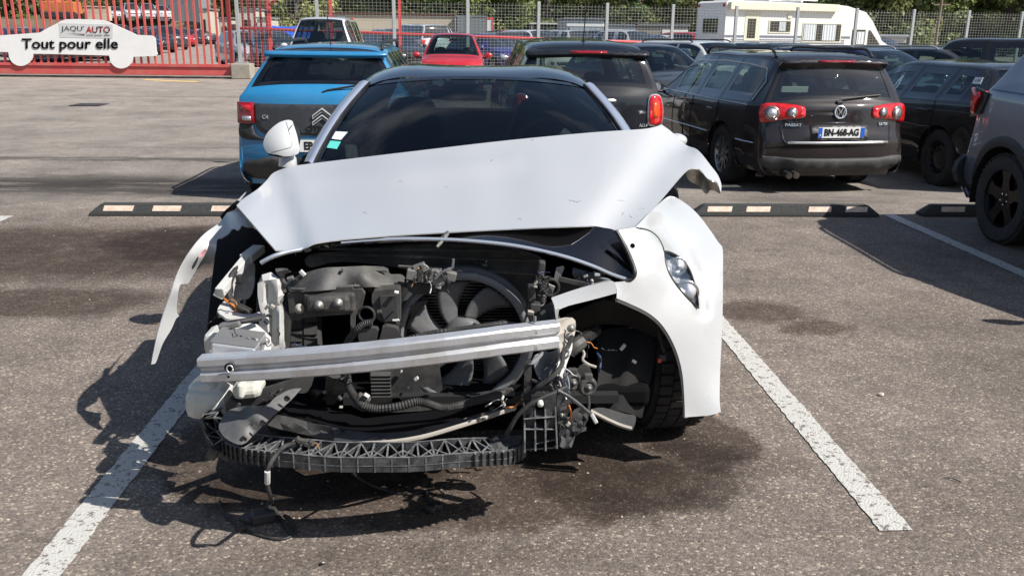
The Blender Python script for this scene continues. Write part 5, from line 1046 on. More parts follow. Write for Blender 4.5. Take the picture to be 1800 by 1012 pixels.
mb = MB(); bm = bmesh.new(); bmesh.ops.create_icosphere(bm, subdivisions=3, radius=1); c = at(1188, 247, 4.3); bm.verts.index_update(); mb.add([c+Vector((v.co.x*.055, v.co.y*.05, v.co.z*.035)) for v in bm.verts], [[v.index for v in f.verts] for f in bm.faces], M_white, True); bm.free(); K('wing_mirror', mb, fix=False)
# inner front structure hidden below: subframe so that nothing floats
mb = MB(); mb.box((.04, 3.35, .30), (1.2, .9, .08), M_black, bev=.02)
for sd in (-1, 1): mb.box((.04+sd*.42, 3.45, .48), (.09, .7, .10), M_black, bev=.02)
mb.box((.04, 3.75, .60), (1.5, .06, .5), M_black); mb.box((.04, 3.5, .55), (.6, .5, .4), M_black, bev=.05); K('subframe', mb)

# ---- small wires, clips and screws strewn through the engine bay
rc = random.Random(99)
wc_ = [M_cable, M_cable, M_trim, M_metal, mat('orange_wire', (.5, .16, .03), .5), mat('white_wire', (.5, .5, .48), .5), mat('blue_wire', (.03, .05, .11), .5), mat('copper_wire', (.45, .25, .12), .4, .5)]
for (u0, v0, du, dv, y, n) in ((400, 540, 50, 50, 2.86, 7), (500, 600, 90, 30, 2.7, 5), (760, 480, 50, 22, 2.84, 7), (955, 510, 30, 60, 2.76, 9), (985, 660, 40, 60, 2.56, 12), (1040, 610, 50, 40, 2.76, 5), (480, 700, 60, 30, 2.62, 4), (900, 700, 40, 40, 2.6, 6), (640, 640, 60, 30, 2.68, 4), (430, 600, 30, 20, 2.6, 4)):
    for k in range(n):
        u, v = u0+rc.uniform(-du, du)/2, v0+rc.uniform(-dv, dv)/2; a = rc.uniform(0, 6.28); pts_ = [(u, v, y)]
        for s_ in range(4): a += rc.uniform(-.9, .9); u += 7*math.cos(a); v += 7*math.sin(a)+2; pts_.append((u, v, y+rc.uniform(-.02, .02)))
        mb = MB(); mb.tube(pp(pts_, 4), rc.choice([.0015, .002, .003, .004]), wc_[min(7, int(rc.random()**2*8))], 6); K('wire', mb)
for (u0, v0, du, dv, y, n) in ((560, 490, 120, 30, 2.83, 8), (680, 540, 40, 60, 2.77, 5), (880, 470, 100, 30, 3.0, 6), (470, 560, 20, 90, 2.76, 6), (950, 540, 40, 90, 2.76, 10), (985, 720, 40, 60, 2.5, 8), (720, 660, 60, 60, 2.86, 5), (620, 700, 60, 30, 2.66, 4), (420, 590, 60, 30, 2.66, 5), (1090, 650, 60, 120, 2.92, 5), (1040, 485, 50, 20, 2.84, 6)):
    for k in range(n):
        u, v = u0+rc.uniform(-du, du)/2, v0+rc.uniform(-dv, dv)/2; s_ = rc.uniform(.004, .013); mb = MB()
        mb.box(at(u, v, y), (s_*rc.uniform(1, 2.4), .014, s_), rc.choice([M_metal, M_bgrey, M_plas, M_bgrey, M_tan, M_trim, M_whitep]), Matrix.Rotation(rc.uniform(-1, 1), 3, 'Y')@Matrix.Rotation(rc.uniform(-.5, .5), 3, 'X'), bev=.0015); K('clip', mb)
place(blue_car(), -1.36, 10.43)
place(black_suv(), 1.2, 11.6, 2)
place(wagon(), 3.66, 11.65, 6)
place(black_hatch(), 6.2, 11.4, 3)
place(grey_suv(), 4.98, 5.1, 180)
# ---------------------------------------------------------------- ground
def asphalt():
    m = bpy.data.materials.new('asphalt'); m.use_nodes = True; t = m.node_tree; N = t.nodes; L = t.links.new; b = N['Principled BSDF']; b.inputs['Roughness'].default_value = .85; b.inputs['Specular IOR Level'].default_value = .3
    g = N.new('ShaderNodeNewGeometry'); P = g.outputs['Position']
    def noise(sc_, det=6, ro=.6, vec=None):
        n = N.new('ShaderNodeTexNoise'); n.inputs['Scale'].default_value = sc_; n.inputs['Detail'].default_value = det; n.inputs['Roughness'].default_value = ro; L(vec or P, n.inputs[0]); return n
    def math_(op, a, c=None, d=None, cl=False):
        n = N.new('ShaderNodeMath'); n.operation = op; n.use_clamp = cl
        for i, q in enumerate((a, c, d)):
            if q is None: continue
            if isinstance(q, (int, float)): n.inputs[i].default_value = q
            else: L(q, n.inputs[i])
        return n.outputs[0]
    def mix(f, a, c, op='MIX'):
        n = N.new('ShaderNodeMixRGB'); n.blend_type = op
        for i, q in enumerate((f, a, c)):
            if isinstance(q, (int, float)): n.inputs[i].default_value = q
            elif isinstance(q, tuple): n.inputs[i].default_value = (*q, 1)
            else: L(q, n.inputs[i])
        return n.outputs[0]
    def ramp(x, pts):
        r = N.new('ShaderNodeValToRGB'); e = r.color_ramp.elements
        while len(e) < len(pts): e.new(.5)
        for q, (p, c) in zip(e, pts): q.position = p; q.color = (*c, 1) if isinstance(c, tuple) else (c, c, c, 1)
        L(x, r.inputs[0]); return r.outputs[0]
    sep = N.new('ShaderNodeSeparateXYZ'); L(P, sep.inputs[0]); X, Y = sep.outputs[0], sep.outputs[1]
    # distorted coordinates for stains
    dn = noise(3.2, 8, .72); dc = N.new('ShaderNodeVectorMath'); dc.operation = 'MULTIPLY_ADD'; L(dn.outputs[1], dc.inputs[0]); dc.inputs[1].default_value = (.55, .45, 0); dc.inputs[2].default_value = (-.275, -.225, 0)
    ad = N.new('ShaderNodeVectorMath'); ad.operation = 'ADD'; L(P, ad.inputs[0]); L(dc.outputs[0], ad.inputs[1]); s2 = N.new('ShaderNodeSeparateXYZ'); L(ad.outputs[0], s2.inputs[0])
    def blob(cx, cy, rx, ry, a, soft=.35):
        q = math_('SQRT', math_('ADD', math_('POWER', math_('ABSOLUTE', math_('DIVIDE', math_('SUBTRACT', s2.outputs[0], cx), rx)), 2), math_('POWER', math_('ABSOLUTE', math_('DIVIDE', math_('SUBTRACT', s2.outputs[1], cy), ry)), 2)))
        r = N.new('ShaderNodeMapRange'); r.interpolation_type = 'SMOOTHSTEP'; L(q, r.inputs[0]); r.inputs[1].default_value = 1+soft; r.inputs[2].default_value = 1-soft; r.inputs[3].default_value = 0; r.inputs[4].default_value = a; return r.outputs[0]
    # aggregate
    vo = N.new('ShaderNodeTexVoronoi'); vo.inputs['Scale'].default_value = 125; vo.inputs['Randomness'].default_value = 1; L(P, vo.inputs[0])
    sv = N.new('ShaderNodeSeparateColor'); L(vo.outputs['Color'], sv.inputs[0])
    agg = ramp(sv.outputs[0], [(0, (.065, .054, .047)), (.36, (.125, .107, .093)), (.76, (.20, .171, .147)), (.92, (.27, .228, .19)), (.985, (.52, .44, .35))])
    near = mix(.36, agg, ramp(noise(260, 3).outputs[0], [(.3, (.10, .086, .075)), (.7, (.225, .193, .166))]))
    far = mix(.42, ramp(noise(140, 4, .7).outputs[0], [(.28, (.085, .078, .070)), (.5, (.20, .183, .163)), (.72, (.34, .31, .275))]), mix(1, agg, (1.45, 1.45, 1.45), 'MULTIPLY'))
    zone = math_('ADD', Y, math_('MULTIPLY', noise(.5, 4).outputs[0], .5)); zr = N.new('ShaderNodeMapRange'); L(zone, zr.inputs[0]); zr.inputs[1].default_value = 7.6; zr.inputs[2].default_value = 9.2
    near = mix(1, near, (1.07, 1.05, 1.045), 'MULTIPLY'); base = mix(zr.outputs[0], near, far)
    fz = N.new('ShaderNodeMapRange'); L(Y, fz.inputs[0]); fz.inputs[1].default_value = 12; fz.inputs[2].default_value = 28; fz.inputs[3].default_value = 1.; fz.inputs[4].default_value = 1.32
    base = mix(1, base, ramp(noise(.9, 7, .7).outputs[0], [(.32, .66), (.5, .95), (.68, 1.18)]), 'MULTIPLY')
    base = mix(1, base, ramp(noise(4.5, 8, .8).outputs[0], [(.3, .74), (.7, 1.2)]), 'MULTIPLY')
    cc = N.new('ShaderNodeCombineColor'); [L(fz.outputs[0], cc.inputs[i]) for i in range(3)]; base = mix(1, base, cc.outputs[0], 'MULTIPLY')
    # streaked zone (tyre-dragged water and dust) beyond the stops
    ms = N.new('ShaderNodeMapping'); ms.inputs['Scale'].default_value = (.6, 2.6, 1); L(P, ms.inputs[0])
    st = ramp(noise(1.3, 9, .72, ms.outputs[0]).outputs[0], [(.36, 0.), (.48, 1.)])
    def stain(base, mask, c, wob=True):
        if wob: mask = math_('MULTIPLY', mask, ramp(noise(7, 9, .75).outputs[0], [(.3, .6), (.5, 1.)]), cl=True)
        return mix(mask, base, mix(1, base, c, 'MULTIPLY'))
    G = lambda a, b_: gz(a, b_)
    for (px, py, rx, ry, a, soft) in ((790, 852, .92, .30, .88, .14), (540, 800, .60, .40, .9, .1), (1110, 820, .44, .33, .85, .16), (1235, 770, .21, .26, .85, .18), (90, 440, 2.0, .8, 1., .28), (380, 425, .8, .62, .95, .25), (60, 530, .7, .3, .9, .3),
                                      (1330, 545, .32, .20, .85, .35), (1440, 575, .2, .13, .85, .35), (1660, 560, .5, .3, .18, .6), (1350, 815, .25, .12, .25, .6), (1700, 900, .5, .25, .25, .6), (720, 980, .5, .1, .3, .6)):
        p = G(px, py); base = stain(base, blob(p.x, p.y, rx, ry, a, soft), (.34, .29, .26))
    for (px, py, rx, ry, a) in ((250, 312, 3.4, .8, 1.), (170, 262, 3.0, .18, .8), (330, 244, 1.6, .1, .4), (60, 300, 1.6, .6, .5), (1440, 345, .9, .4, .45), (550, 170, 6, .22, .35), (200, 160, 4, .1, .2)):
        p = G(px, py); k = blob(p.x, p.y, rx, ry, a, .5); base = mix(math_('MULTIPLY', k, st, cl=True), base, mix(1, base, (.30, .29, .285), 'MULTIPLY'))
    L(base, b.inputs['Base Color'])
    bh = math_('ADD', math_('MULTIPLY', vo.outputs['Distance'], -1.0), math_('MULTIPLY', noise(420, 2).outputs[0], .35))
    bp = N.new('ShaderNodeBump'); bp.inputs['Strength'].default_value = .45; bp.inputs['Distance'].default_value = .005; L(bh, bp.inputs['Height']); L(bp.outputs[0], b.inputs['Normal'])
    return m
nx, ny = 60, 90; vs = []; fs = []
for j in range(ny+1):
    y = -10+j*.6 if j < 60 else 26+374*((j-60)/(ny-60))**2
    for i in range(nx+1): vs.append((-260+520*i/nx, y, gh(0, y)))
for j in range(ny):
    for i in range(nx): a = j*(nx+1)+i; fs.append((a, a+1, a+nx+2, a+nx+1))
obj('ground', vs, fs, asphalt(), fix=False)['kind'] = 'structure'
def worn_paint(name, c, th=.44):
    m = mat(name, c, .6); t = m.node_tree; b = t.nodes['Principled BSDF']; g = t.nodes.new('ShaderNodeNewGeometry')
    v = t.nodes.new('ShaderNodeTexVoronoi'); v.inputs['Scale'].default_value = 118; n = t.nodes.new('ShaderNodeTexNoise'); n.inputs['Scale'].default_value = 30; n.inputs['Detail'].default_value = 8
    s = t.nodes.new('ShaderNodeSeparateColor'); a = t.nodes.new('ShaderNodeMath'); a.operation = 'MULTIPLY_ADD'; a.inputs[1].default_value = .35
    r = t.nodes.new('ShaderNodeValToRGB'); r.color_ramp.elements[0].position = th; r.color_ramp.elements[1].position = th+.09; r.color_ramp.elements[0].color = (.16, .14, .12, 1); r.color_ramp.elements[1].color = (*c, 1)
    L = t.links.new; L(g.outputs['Position'], v.inputs[0]); L(g.outputs['Position'], n.inputs[0]); L(v.outputs['Color'], s.inputs[0]); L(s.outputs[0], a.inputs[0]); L(n.outputs[0], a.inputs[2]); L(a.outputs[0], r.inputs[0]); L(r.outputs[0], b.inputs['Base Color'])
    bp = t.nodes.new('ShaderNodeBump'); bp.inputs['Strength'].default_value = .5; bp.inputs['Distance'].default_value = .005; L(v.outputs['Distance'], bp.inputs['Height']); bp.invert = True; L(bp.outputs[0], b.inputs['Normal']); return m
M_line = worn_paint('line_paint', (.47, .46, .43), .47)
def line(P4, name='parking_line'):
    rnd = random.Random(len(P4)); a, b, c, d = [Vector((*p, .004)) for p in P4]; vs = []; fs = []; n = 220
    for i in range(n+1):
        t = i/n; w1 = rnd.uniform(-.0035, .0035); w2 = rnd.uniform(-.0035, .0035); p = a.lerp(d, t); q = b.lerp(c, t); vs += [p+Vector((w1, 0, 0)), q+Vector((w2, 0, 0))]
    for i in range(n): fs.append((2*i, 2*i+1, 2*i+3, 2*i+2))
    o = obj(name, vs, fs, M_line, fix=False); o['kind'] = 'structure'
for x, y0, y1 in ((-1.25, 1.3, 7.7), (1.382, 2.49, 7.7), (3.765, 2.5, 7.72), (-3.90, 2.4, 7.55), (6.4, 2.5, 7.7), (-6.5, 2.5, 7.6)):
    line([(x-.055, y0+.0), (x+.055, y0-.0), (x+.055, y1), (x-.055, y1)])
# yellow mark at the gate
a, b = gz(250, 141), gz(345, 145); obj('yellow_line', [(a.x, a.y, .004), (b.x, b.y, .004), (b.x, b.y+.35, .004), (a.x, a.y+.35, .004)], [(0, 1, 2, 3)], worn_paint('yellow_paint', (.7, .5, .12), .4))['kind'] = 'structure'
c_ = gz(157, 179); mb = MB(); mb.box((c_.x, c_.y, gh(0, c_.y)+.006), (.62, .62, .01), M_steelw); o = mb.build('drain_cover'); tag(o, 'dark square drain cover in the tarmac on the way to the gate', 'drain cover')
# ---------------------------------------------------------------- wheel stops
M_rub = mat('recycled_rubber', (.035, .037, .037), .85, bump=.6, bscale=120, var=.3, vscale=60)
M_pad = dusty('reflector_pad', (.72, .58, .47), (.3, .18, .12), .6, .5, scale=20)
def wheel_stop(x0, x1, y, pads, label):
    c = Vector(((x0+x1)/2, y, 0)); L = x1-x0; r = empty('wheel_stop', c); tag(r, label, 'wheel stop', 'rubber wheel stops at the head of the bays')
    e, h, d, s = .10, .10, .15, .035; mb = MB()
    B = [(-L/2, 0, 0), (L/2, 0, 0), (L/2, d, 0), (-L/2, d, 0), (-L/2, 0, .02), (L/2, 0, .02), (L/2, d, .02), (-L/2, d, .02), (-L/2+e, s, h), (L/2-e, s, h), (L/2-e, d-s, h), (-L/2+e, d-s, h)]
    bm = bmesh.new(); V = [bm.verts.new(p) for p in B]
    for f in ((3, 2, 1, 0), (0, 1, 5, 4), (1, 2, 6, 5), (2, 3, 7, 6), (3, 0, 4, 7), (4, 5, 9, 8), (5, 6, 10, 9), (6, 7, 11, 10), (7, 4, 8, 11), (8, 9, 10, 11)): bm.faces.new([V[i] for i in f])
    bmesh.ops.bevel(bm, geom=bm.edges[:], offset=.006, segments=2, affect='EDGES'); bm.verts.index_update(); mb.add([v.co.copy() for v in bm.verts], [[v.index for v in f.verts] for f in bm.faces], M_rub); bm.free(); mb.build('block', r)
    for a, b in pads:
        mb = MB(); q = lambda x, t: Vector((x-c.x, lerp(0, s, t)-.0035, lerp(.02, h, t)+.0015)); sk_ = .012
        mb.add([q(a-sk_, .28), q(b-sk_, .28), q(b, .82), q(a, .82)]+[q(a-sk_, .28)+Vector((0, .004, 0)), q(b-sk_, .28)+Vector((0, .004, 0)), q(b, .82)+Vector((0, .004, 0)), q(a, .82)+Vector((0, .004, 0))], [(0, 1, 2, 3), (0, 4, 5, 1), (1, 5, 6, 2), (2, 6, 7, 3), (3, 7, 4, 0)], M_pad); mb.build('reflector', r)
X = lambda px: gz(px, 366, .05).x
wheel_stop(X(162), X(162)+1.8, 7.56, [(X(190), X(242)), (X(276), X(325)), (-2.2, -1.95), (-1.85, -1.6)], 'rubber wheel stop in the empty bay left of the white wreck')
wheel_stop(X(1214), X(1534), 7.6, [(X(1239), X(1281)), (X(1306), X(1347)), (X(1413), X(1452)), (X(1477), X(1514))], 'black rubber wheel stop with four pads in front of the dark estate')
wheel_stop(X(1610), X(1610)+1.7, 7.62, [(X(1643), X(1683)), (X(1703), X(1743)), (5.0, 5.2), (5.4, 5.6)], 'black rubber wheel stop behind the wheel of the grey SUV')
# ---------------------------------------------------------------- stones and debris
rnd = random.Random(11)
def stone(px, py, r, label, m=None):
    bm = bmesh.new(); bmesh.ops.create_icosphere(bm, subdivisions=2, radius=r)
    for v in bm.verts: v.co = Vector((v.co.x*rnd.uniform(.8, 1.25), v.co.y*rnd.uniform(.8, 1.2), v.co.z*rnd.uniform(.55, .8)))
    bm.verts.index_update(); c = gz(px, py, r*.4); o = obj('stone', [v.co+c for v in bm.verts], [[v.index for v in f.verts] for f in bm.faces], m or mat('pale_stone', (.5, .46, .4), .8)); bm.free(); tag(o, label, 'stone')
stone(1549, 693, .014, 'small pale stone lying right of the parking line'); stone(568, 989, .006, 'tiny pale pebble at the bottom of the picture')
stone(567, 990, .005, 'tiny dark chip beside the pale pebble', M_trim)
gb = MB(); rg_ = random.Random(5)
for k in range(520):
    x, y = rg_.uniform(-3.6, 3.6), 1.6+5.8*rg_.random()**1.6
    if rg_.random() < .4: x, y = rg_.gauss(-.1, .8), rg_.gauss(2.7, .5)
    s_ = rg_.uniform(.0015, .0045); V_ = [Vector((x+rg_.uniform(-1, 1)*s_*1.5, y+rg_.uniform(-1, 1)*s_*1.5, .0005+(s_*1.3 if i == 4 else 0))) for i in range(5)]; V_ = [Vector((x-s_, y-s_*.8, 0)), Vector((x+s_, y-s_, 0)), Vector((x+s_*.8, y+s_, 0)), Vector((x-s_, y+s_*.7, 0)), Vector((x+rg_.uniform(-.4, .4)*s_, y, s_*1.2))]
    gb.add(V_, [(3, 2, 1, 0), (0, 1, 4), (1, 2, 4), (2, 3, 4), (3, 0, 4)], [mat('grit_pale', (.5, .44, .36), .8), mat('grit_dark', (.04, .035, .03), .8), mat('grit_mid', (.28, .24, .2), .8)][rg_.randrange(3)])
o = gb.build('loose_grit', fix=False); tag(o, 'loose grit and tiny chips scattered over the asphalt', 'grit', kind='stuff')
mb = MB(); a = gz(1660, 839, .004); b = gz(1690, 847, .004); mb.tube([a, a.lerp(b, .5)+Vector((0, .006, .004)), b], .0018, M_cable, 5); tag(mb.build('twig'), 'thin dark twig on the asphalt at lower right', 'twig')
mb = MB(); c = gz(277, 568, .004); mb.box(c, (.045, .012, .004), mat('wood_chip', (.45, .32, .18), .8), Matrix.Rotation(-.1, 3, 'Z')); tag(mb.build('wood_chip'), 'small wood chip left of the torn wing', 'debris')
mb = MB(); c = gz(237, 912, .004); mb.box(gz(566, 990, .003), (.016, .01, .004), M_trim, Matrix.Rotation(.6, 3, 'Z')); tag(mb.build('plastic_shard'), 'tiny black plastic shard in front of the wreck', 'debris')
# ---------------------------------------------------------------- red sliding gate with the car-shaped board
M_gate = dusty('faded_red', (.56, .085, .08), (.42, .22, .18), .45, .55, scale=3); M_gate2 = mat('red_rail_paint', (.60, .07, .07), .5, var=.1); M_galv = dusty('galvanised', (.36, .38, .39), (.5, .5, .48), .5, .5, metal=.35, scale=12)
gy = 29.6; x1g = at(411, 120, gy).x; g = empty('sliding_gate', (x1g-4, gy, 0)); tag(g, 'faded red barred sliding gate on a rail at far left', 'gate')
def GB(name, c, d, m, **k): mb = MB(); mb.box(Vector(c)-Vector((x1g-4, gy, 0)), d, m, bev=k.get('bev', 0)); return mb.build(name, g)
xl = x1g-13.5
GB('bottom_rail', ((xl+x1g)/2, gy, .22), (x1g-xl, .10, .26), M_gate, bev=.01); GB('bottom_rail', ((xl+x1g)/2, gy-.03, .40), (x1g-xl, .12, .09), M_gate); GB('top_rail', ((xl+x1g)/2, gy, 2.95), (x1g-xl, .08, .1), M_gate)
GB('end_post', (x1g-.04, gy, 1.55), (.10, .14, 2.9), mat('dark_and_shaded_red', (.25, .03, .03), .5)); x = x1g-.22
while x > xl: GB('bar', (x, gy, 1.67), (.062, .05, 2.45), M_gate); x -= .222
GB('track', ((xl+x1g)/2-1, gy-.05, .03), (x1g-xl+2, .12, .05), M_steelw)
mb = MB()
for k in range(9):
    mb.box((xl-.2-k*2.5, gy, 1.3), (.11, .08, 2.4), M_galv)
for k in range(21): mb.box((xl-10.2, gy, .45+k*.1), (20, .0055, .0055), M_galv)
for k in range(160): mb.box((xl-.25-k*.125, gy, 1.45), (.0055, .005, 2.05), M_galv)
tag(mb.build('mesh_fence'), 'mesh fence carrying on to the left beyond the red gate', 'fence')
# board
S6 = lambda L: [(a/6, b/6, *r) for a, b, *r in L]
arc = lambda cx, cy, r, a0, a1, n=12: [(cx+r*math.cos(R_(lerp(a0, a1, i/n))), cy+r*math.sin(R_(lerp(a0, a1, i/n)))) for i in range(n+1)]
O = [(-260, 470), (-250, 410), (-160, 388), (0, 376), (420, 346)]+[(500, 300), (590, 255), (650, 220), (700, 206), (830, 203), (1000, 208), (1090, 215), (1150, 235), (1280, 295), (1400, 350), (1440, 370), (1520, 374), (1600, 378), (1635, 400), (1642, 440), (1650, 540), (1662, 572), (1648, 592), (1412, 602)]+arc(1280, 600, 125, 2, 178)+[(1148, 588), (700, 576), (355, 568)]+arc(220, 568, 130, 3, 180)+[(86, 552), (0, 550), (-250, 545)]
M_board = dusty('board_white', (.80, .80, .79), (.6, .59, .56), .3, .5, scale=2)
board = empty('sign_board', (-12, gy-.1, 0)); tag(board, 'white car-shaped board lettered Tout pour elle, fixed to the red gate', 'sign')
def BB(name, mb): o = mb.build(name, fix=False); o.data.transform(Matrix.Translation((12, -gy+.1, 0))); o.parent = board; return o
mb = MB(); patch(mb, [(a/6, b/6) for a, b in O], lambda u, v: at(u, v, gy-.12), M_board, .04, 14, smooth=False, back=M_trim); BB('panel', mb)
mb = MB(); patch(mb, [(620/6, 246/6), (1190/6, 262/6), (1190/6, 408/6), (630/6, 398/6)], lambda u, v: at(u, v, gy-.126), mat('board_plate', (.60, .60, .60), .4), .005, 30, smooth=False); BB('logo_plate', mb)
M_txt = mat('board_black', (.015, .015, .015), .5); M_txr = mat('board_red', (.62, .04, .035), .5); M_txg = mat('board_grey', (.09, .09, .09), .5)
def btext(s, x0, y0, x1, y1, m, off=.0, sk=0., name='lettering'):
    vs, fs = text_mesh(s, 1, ext=.001, off=off); xa, xb = min(v.x for v in vs), max(v.x for v in vs); ya, yb = min(v.y for v in vs), max(v.y for v in vs); mb = MB()
    mb.add([at(lerp(x0, x1, (v.x-xa)/(xb-xa))/6, (lerp(y1, y0, (v.y-ya)/(yb-ya))+sk*(v.x-xa)/(xb-xa))/6, gy-.14) for v in vs], fs, m); return BB(name, mb)
btext('Tout pour elle', 228, 408, 1245, 552, M_txt, .022); btext("JAQU'", 645, 275, 885, 345, M_txg, -.004); btext('AUTO', 905, 282, 1160, 350, M_txr, .012); btext('tout pour elle', 910, 362, 1156, 388, M_txg, .012)
mb = MB(); mb.add([at(700/6, 352/6, gy-.14), at(895/6, 362/6, gy-.14), at(895/6, 374/6, gy-.14)], [(0, 1, 2)], M_txg); BB('underline', mb)
# ---------------------------------------------------------------- grey mesh fence
FP = [Vector((-7.43+2.45*i, 30+.5*i, 0)) for i in range(15)]; ft = 2.50
f = empty('mesh_fence', FP[0]); tag(f, 'tall galvanised wire mesh fence with square posts on a low concrete base', 'fence')
def FB(name, mb, **k): o = mb.build(name, fix=False); o.data.transform(Matrix.Translation(-FP[0])); o.parent = f; return o
fd = (FP[1]-FP[0]).normalized(); fa = math.atan2(fd.y, fd.x); Mf = Matrix.Rotation(fa, 3, 'Z')
M_wire = mat('fence_wire', (.42, .43, .42), .5, .5); M_conc = dusty('concrete', (.34, .31, .26), (.18, .16, .13), .6, .9, scale=4)
for i, p in enumerate(FP):
    mb = MB(); mb.box(p+Vector((0, 0, ft/2+.18)), (.11, .08, ft-.24), M_galv, Mf, bev=.008); FB('post', mb)
    if i == len(FP)-1: break
    q = FP[i+1]; mb = MB(); z = .42; k = 0
    while z < ft+.02:
        mb.box((p+q)/2+Vector((0, 0, z)), (2.4, .0055, .0055), M_wire, Mf); z += .1
    for k in range(20): mb.box(p.lerp(q, (k+.5)/20)+Vector((0, .0, ft/2+.21)), (.0055, .005, ft-.42), M_wire, Mf)
    FB('mesh_panel', mb)
mb = MB(); mb.box((FP[0]+FP[-1])/2+Vector((0, 0, .17)), ((FP[-1]-FP[0]).length+.4, .24, .34), M_conc, Mf, bev=.02); FB('concrete_base', mb)
mb = MB(); mb.box(FP[0]+Vector((.15, -.35, .24)), (.62, .6, .48), M_conc, bev=.03); mb.box(FP[0]+Vector((.1, -.2, .5)), (.4, .3, .03), M_galv, bev=.005); tag(mb.build('concrete_block'), 'weathered concrete block at the foot of the first fence post', 'block')
# red rail and posts behind it
A, B = at(412, 50, 30.9), at(1545, 89, 37.2); r = empty('red_railing', (A.x, A.y, 0)); tag(r, 'long thin red rail on red posts just behind the mesh fence', 'railing')
def RB(name, mb): o = mb.build(name, fix=False); o.data.transform(Matrix.Translation((-A.x, -A.y, 0))); o.parent = r; return o
mb = MB(); mb.tube([A, B], .05, M_gate2, 8); RB('rail', mb)
for px, zt, wd in ((473, 2.9, .12), (582, 2.7, .10), (703, 2.7, .10)):
    t = (px-412)/(1545-412); yy = lerp(A.y, B.y, t); p = at(px, 60, yy); mb = MB(); mb.box((p.x, yy+.1, zt/2), (wd, wd, zt), M_gate2); RB('post', mb)
for k in range(6):
    p = at(418+k*10.5, 60, 31.3); mb = MB(); mb.box((p.x, 31.3, 1.6), (.07, .05, 2.7), mat('dark_and_shaded_red', (.25, .03, .03), .5)); RB('bar', mb)  # the shade on these bars is put into the darker red
p = at(473, 10, 31.1); mb = MB(); mb.tube([p+Vector((0, 0, .0)), at(500, -12, 31.1)], .05, M_gate2, 6); RB('brace', mb)
# ---------------------------------------------------------------- generic parked cars
COL = dict(white=(.55, .56, .57), silver=(.48, .49, .50), grey=(.10, .105, .11), dark=(.016, .018, .022), navy=(.012, .02, .06), red=(.42, .012, .02), purple=(.035, .03, .16), blue=(.02, .10, .35), black=(.007, .007, .008), beige=(.28, .25, .2), green=(.03, .07, .05), dgrey=(.045, .047, .052))
KIND = dict(
    hatch=(4.0, .86, .80, .98, 1.42, 1.42, 1.02, .25, -1.5, -1.86, 1.02, .32), wagon=(4.7, .90, .80, .97, 1.42, 1.40, 1.12, .3, -1.95, -2.2, 1.0, .33),
    suv=(4.5, .92, .98, 1.10, 1.62, 1.60, 1.0, .3, -1.7, -2.05, 1.15, .36), small=(3.6, .80, .82, 1.0, 1.46, 1.45, .98, .35, -1.35, -1.66, 1.02, .29), van=(4.4, .91, .92, 1.12, 1.80, 1.78, 1.25, .75, -1.95, -2.12, 1.2, .32), mpv=(4.3, .88, .86, 1.05, 1.58, 1.56, 1.2, .45, -1.75, -2.0, 1.1, .32))
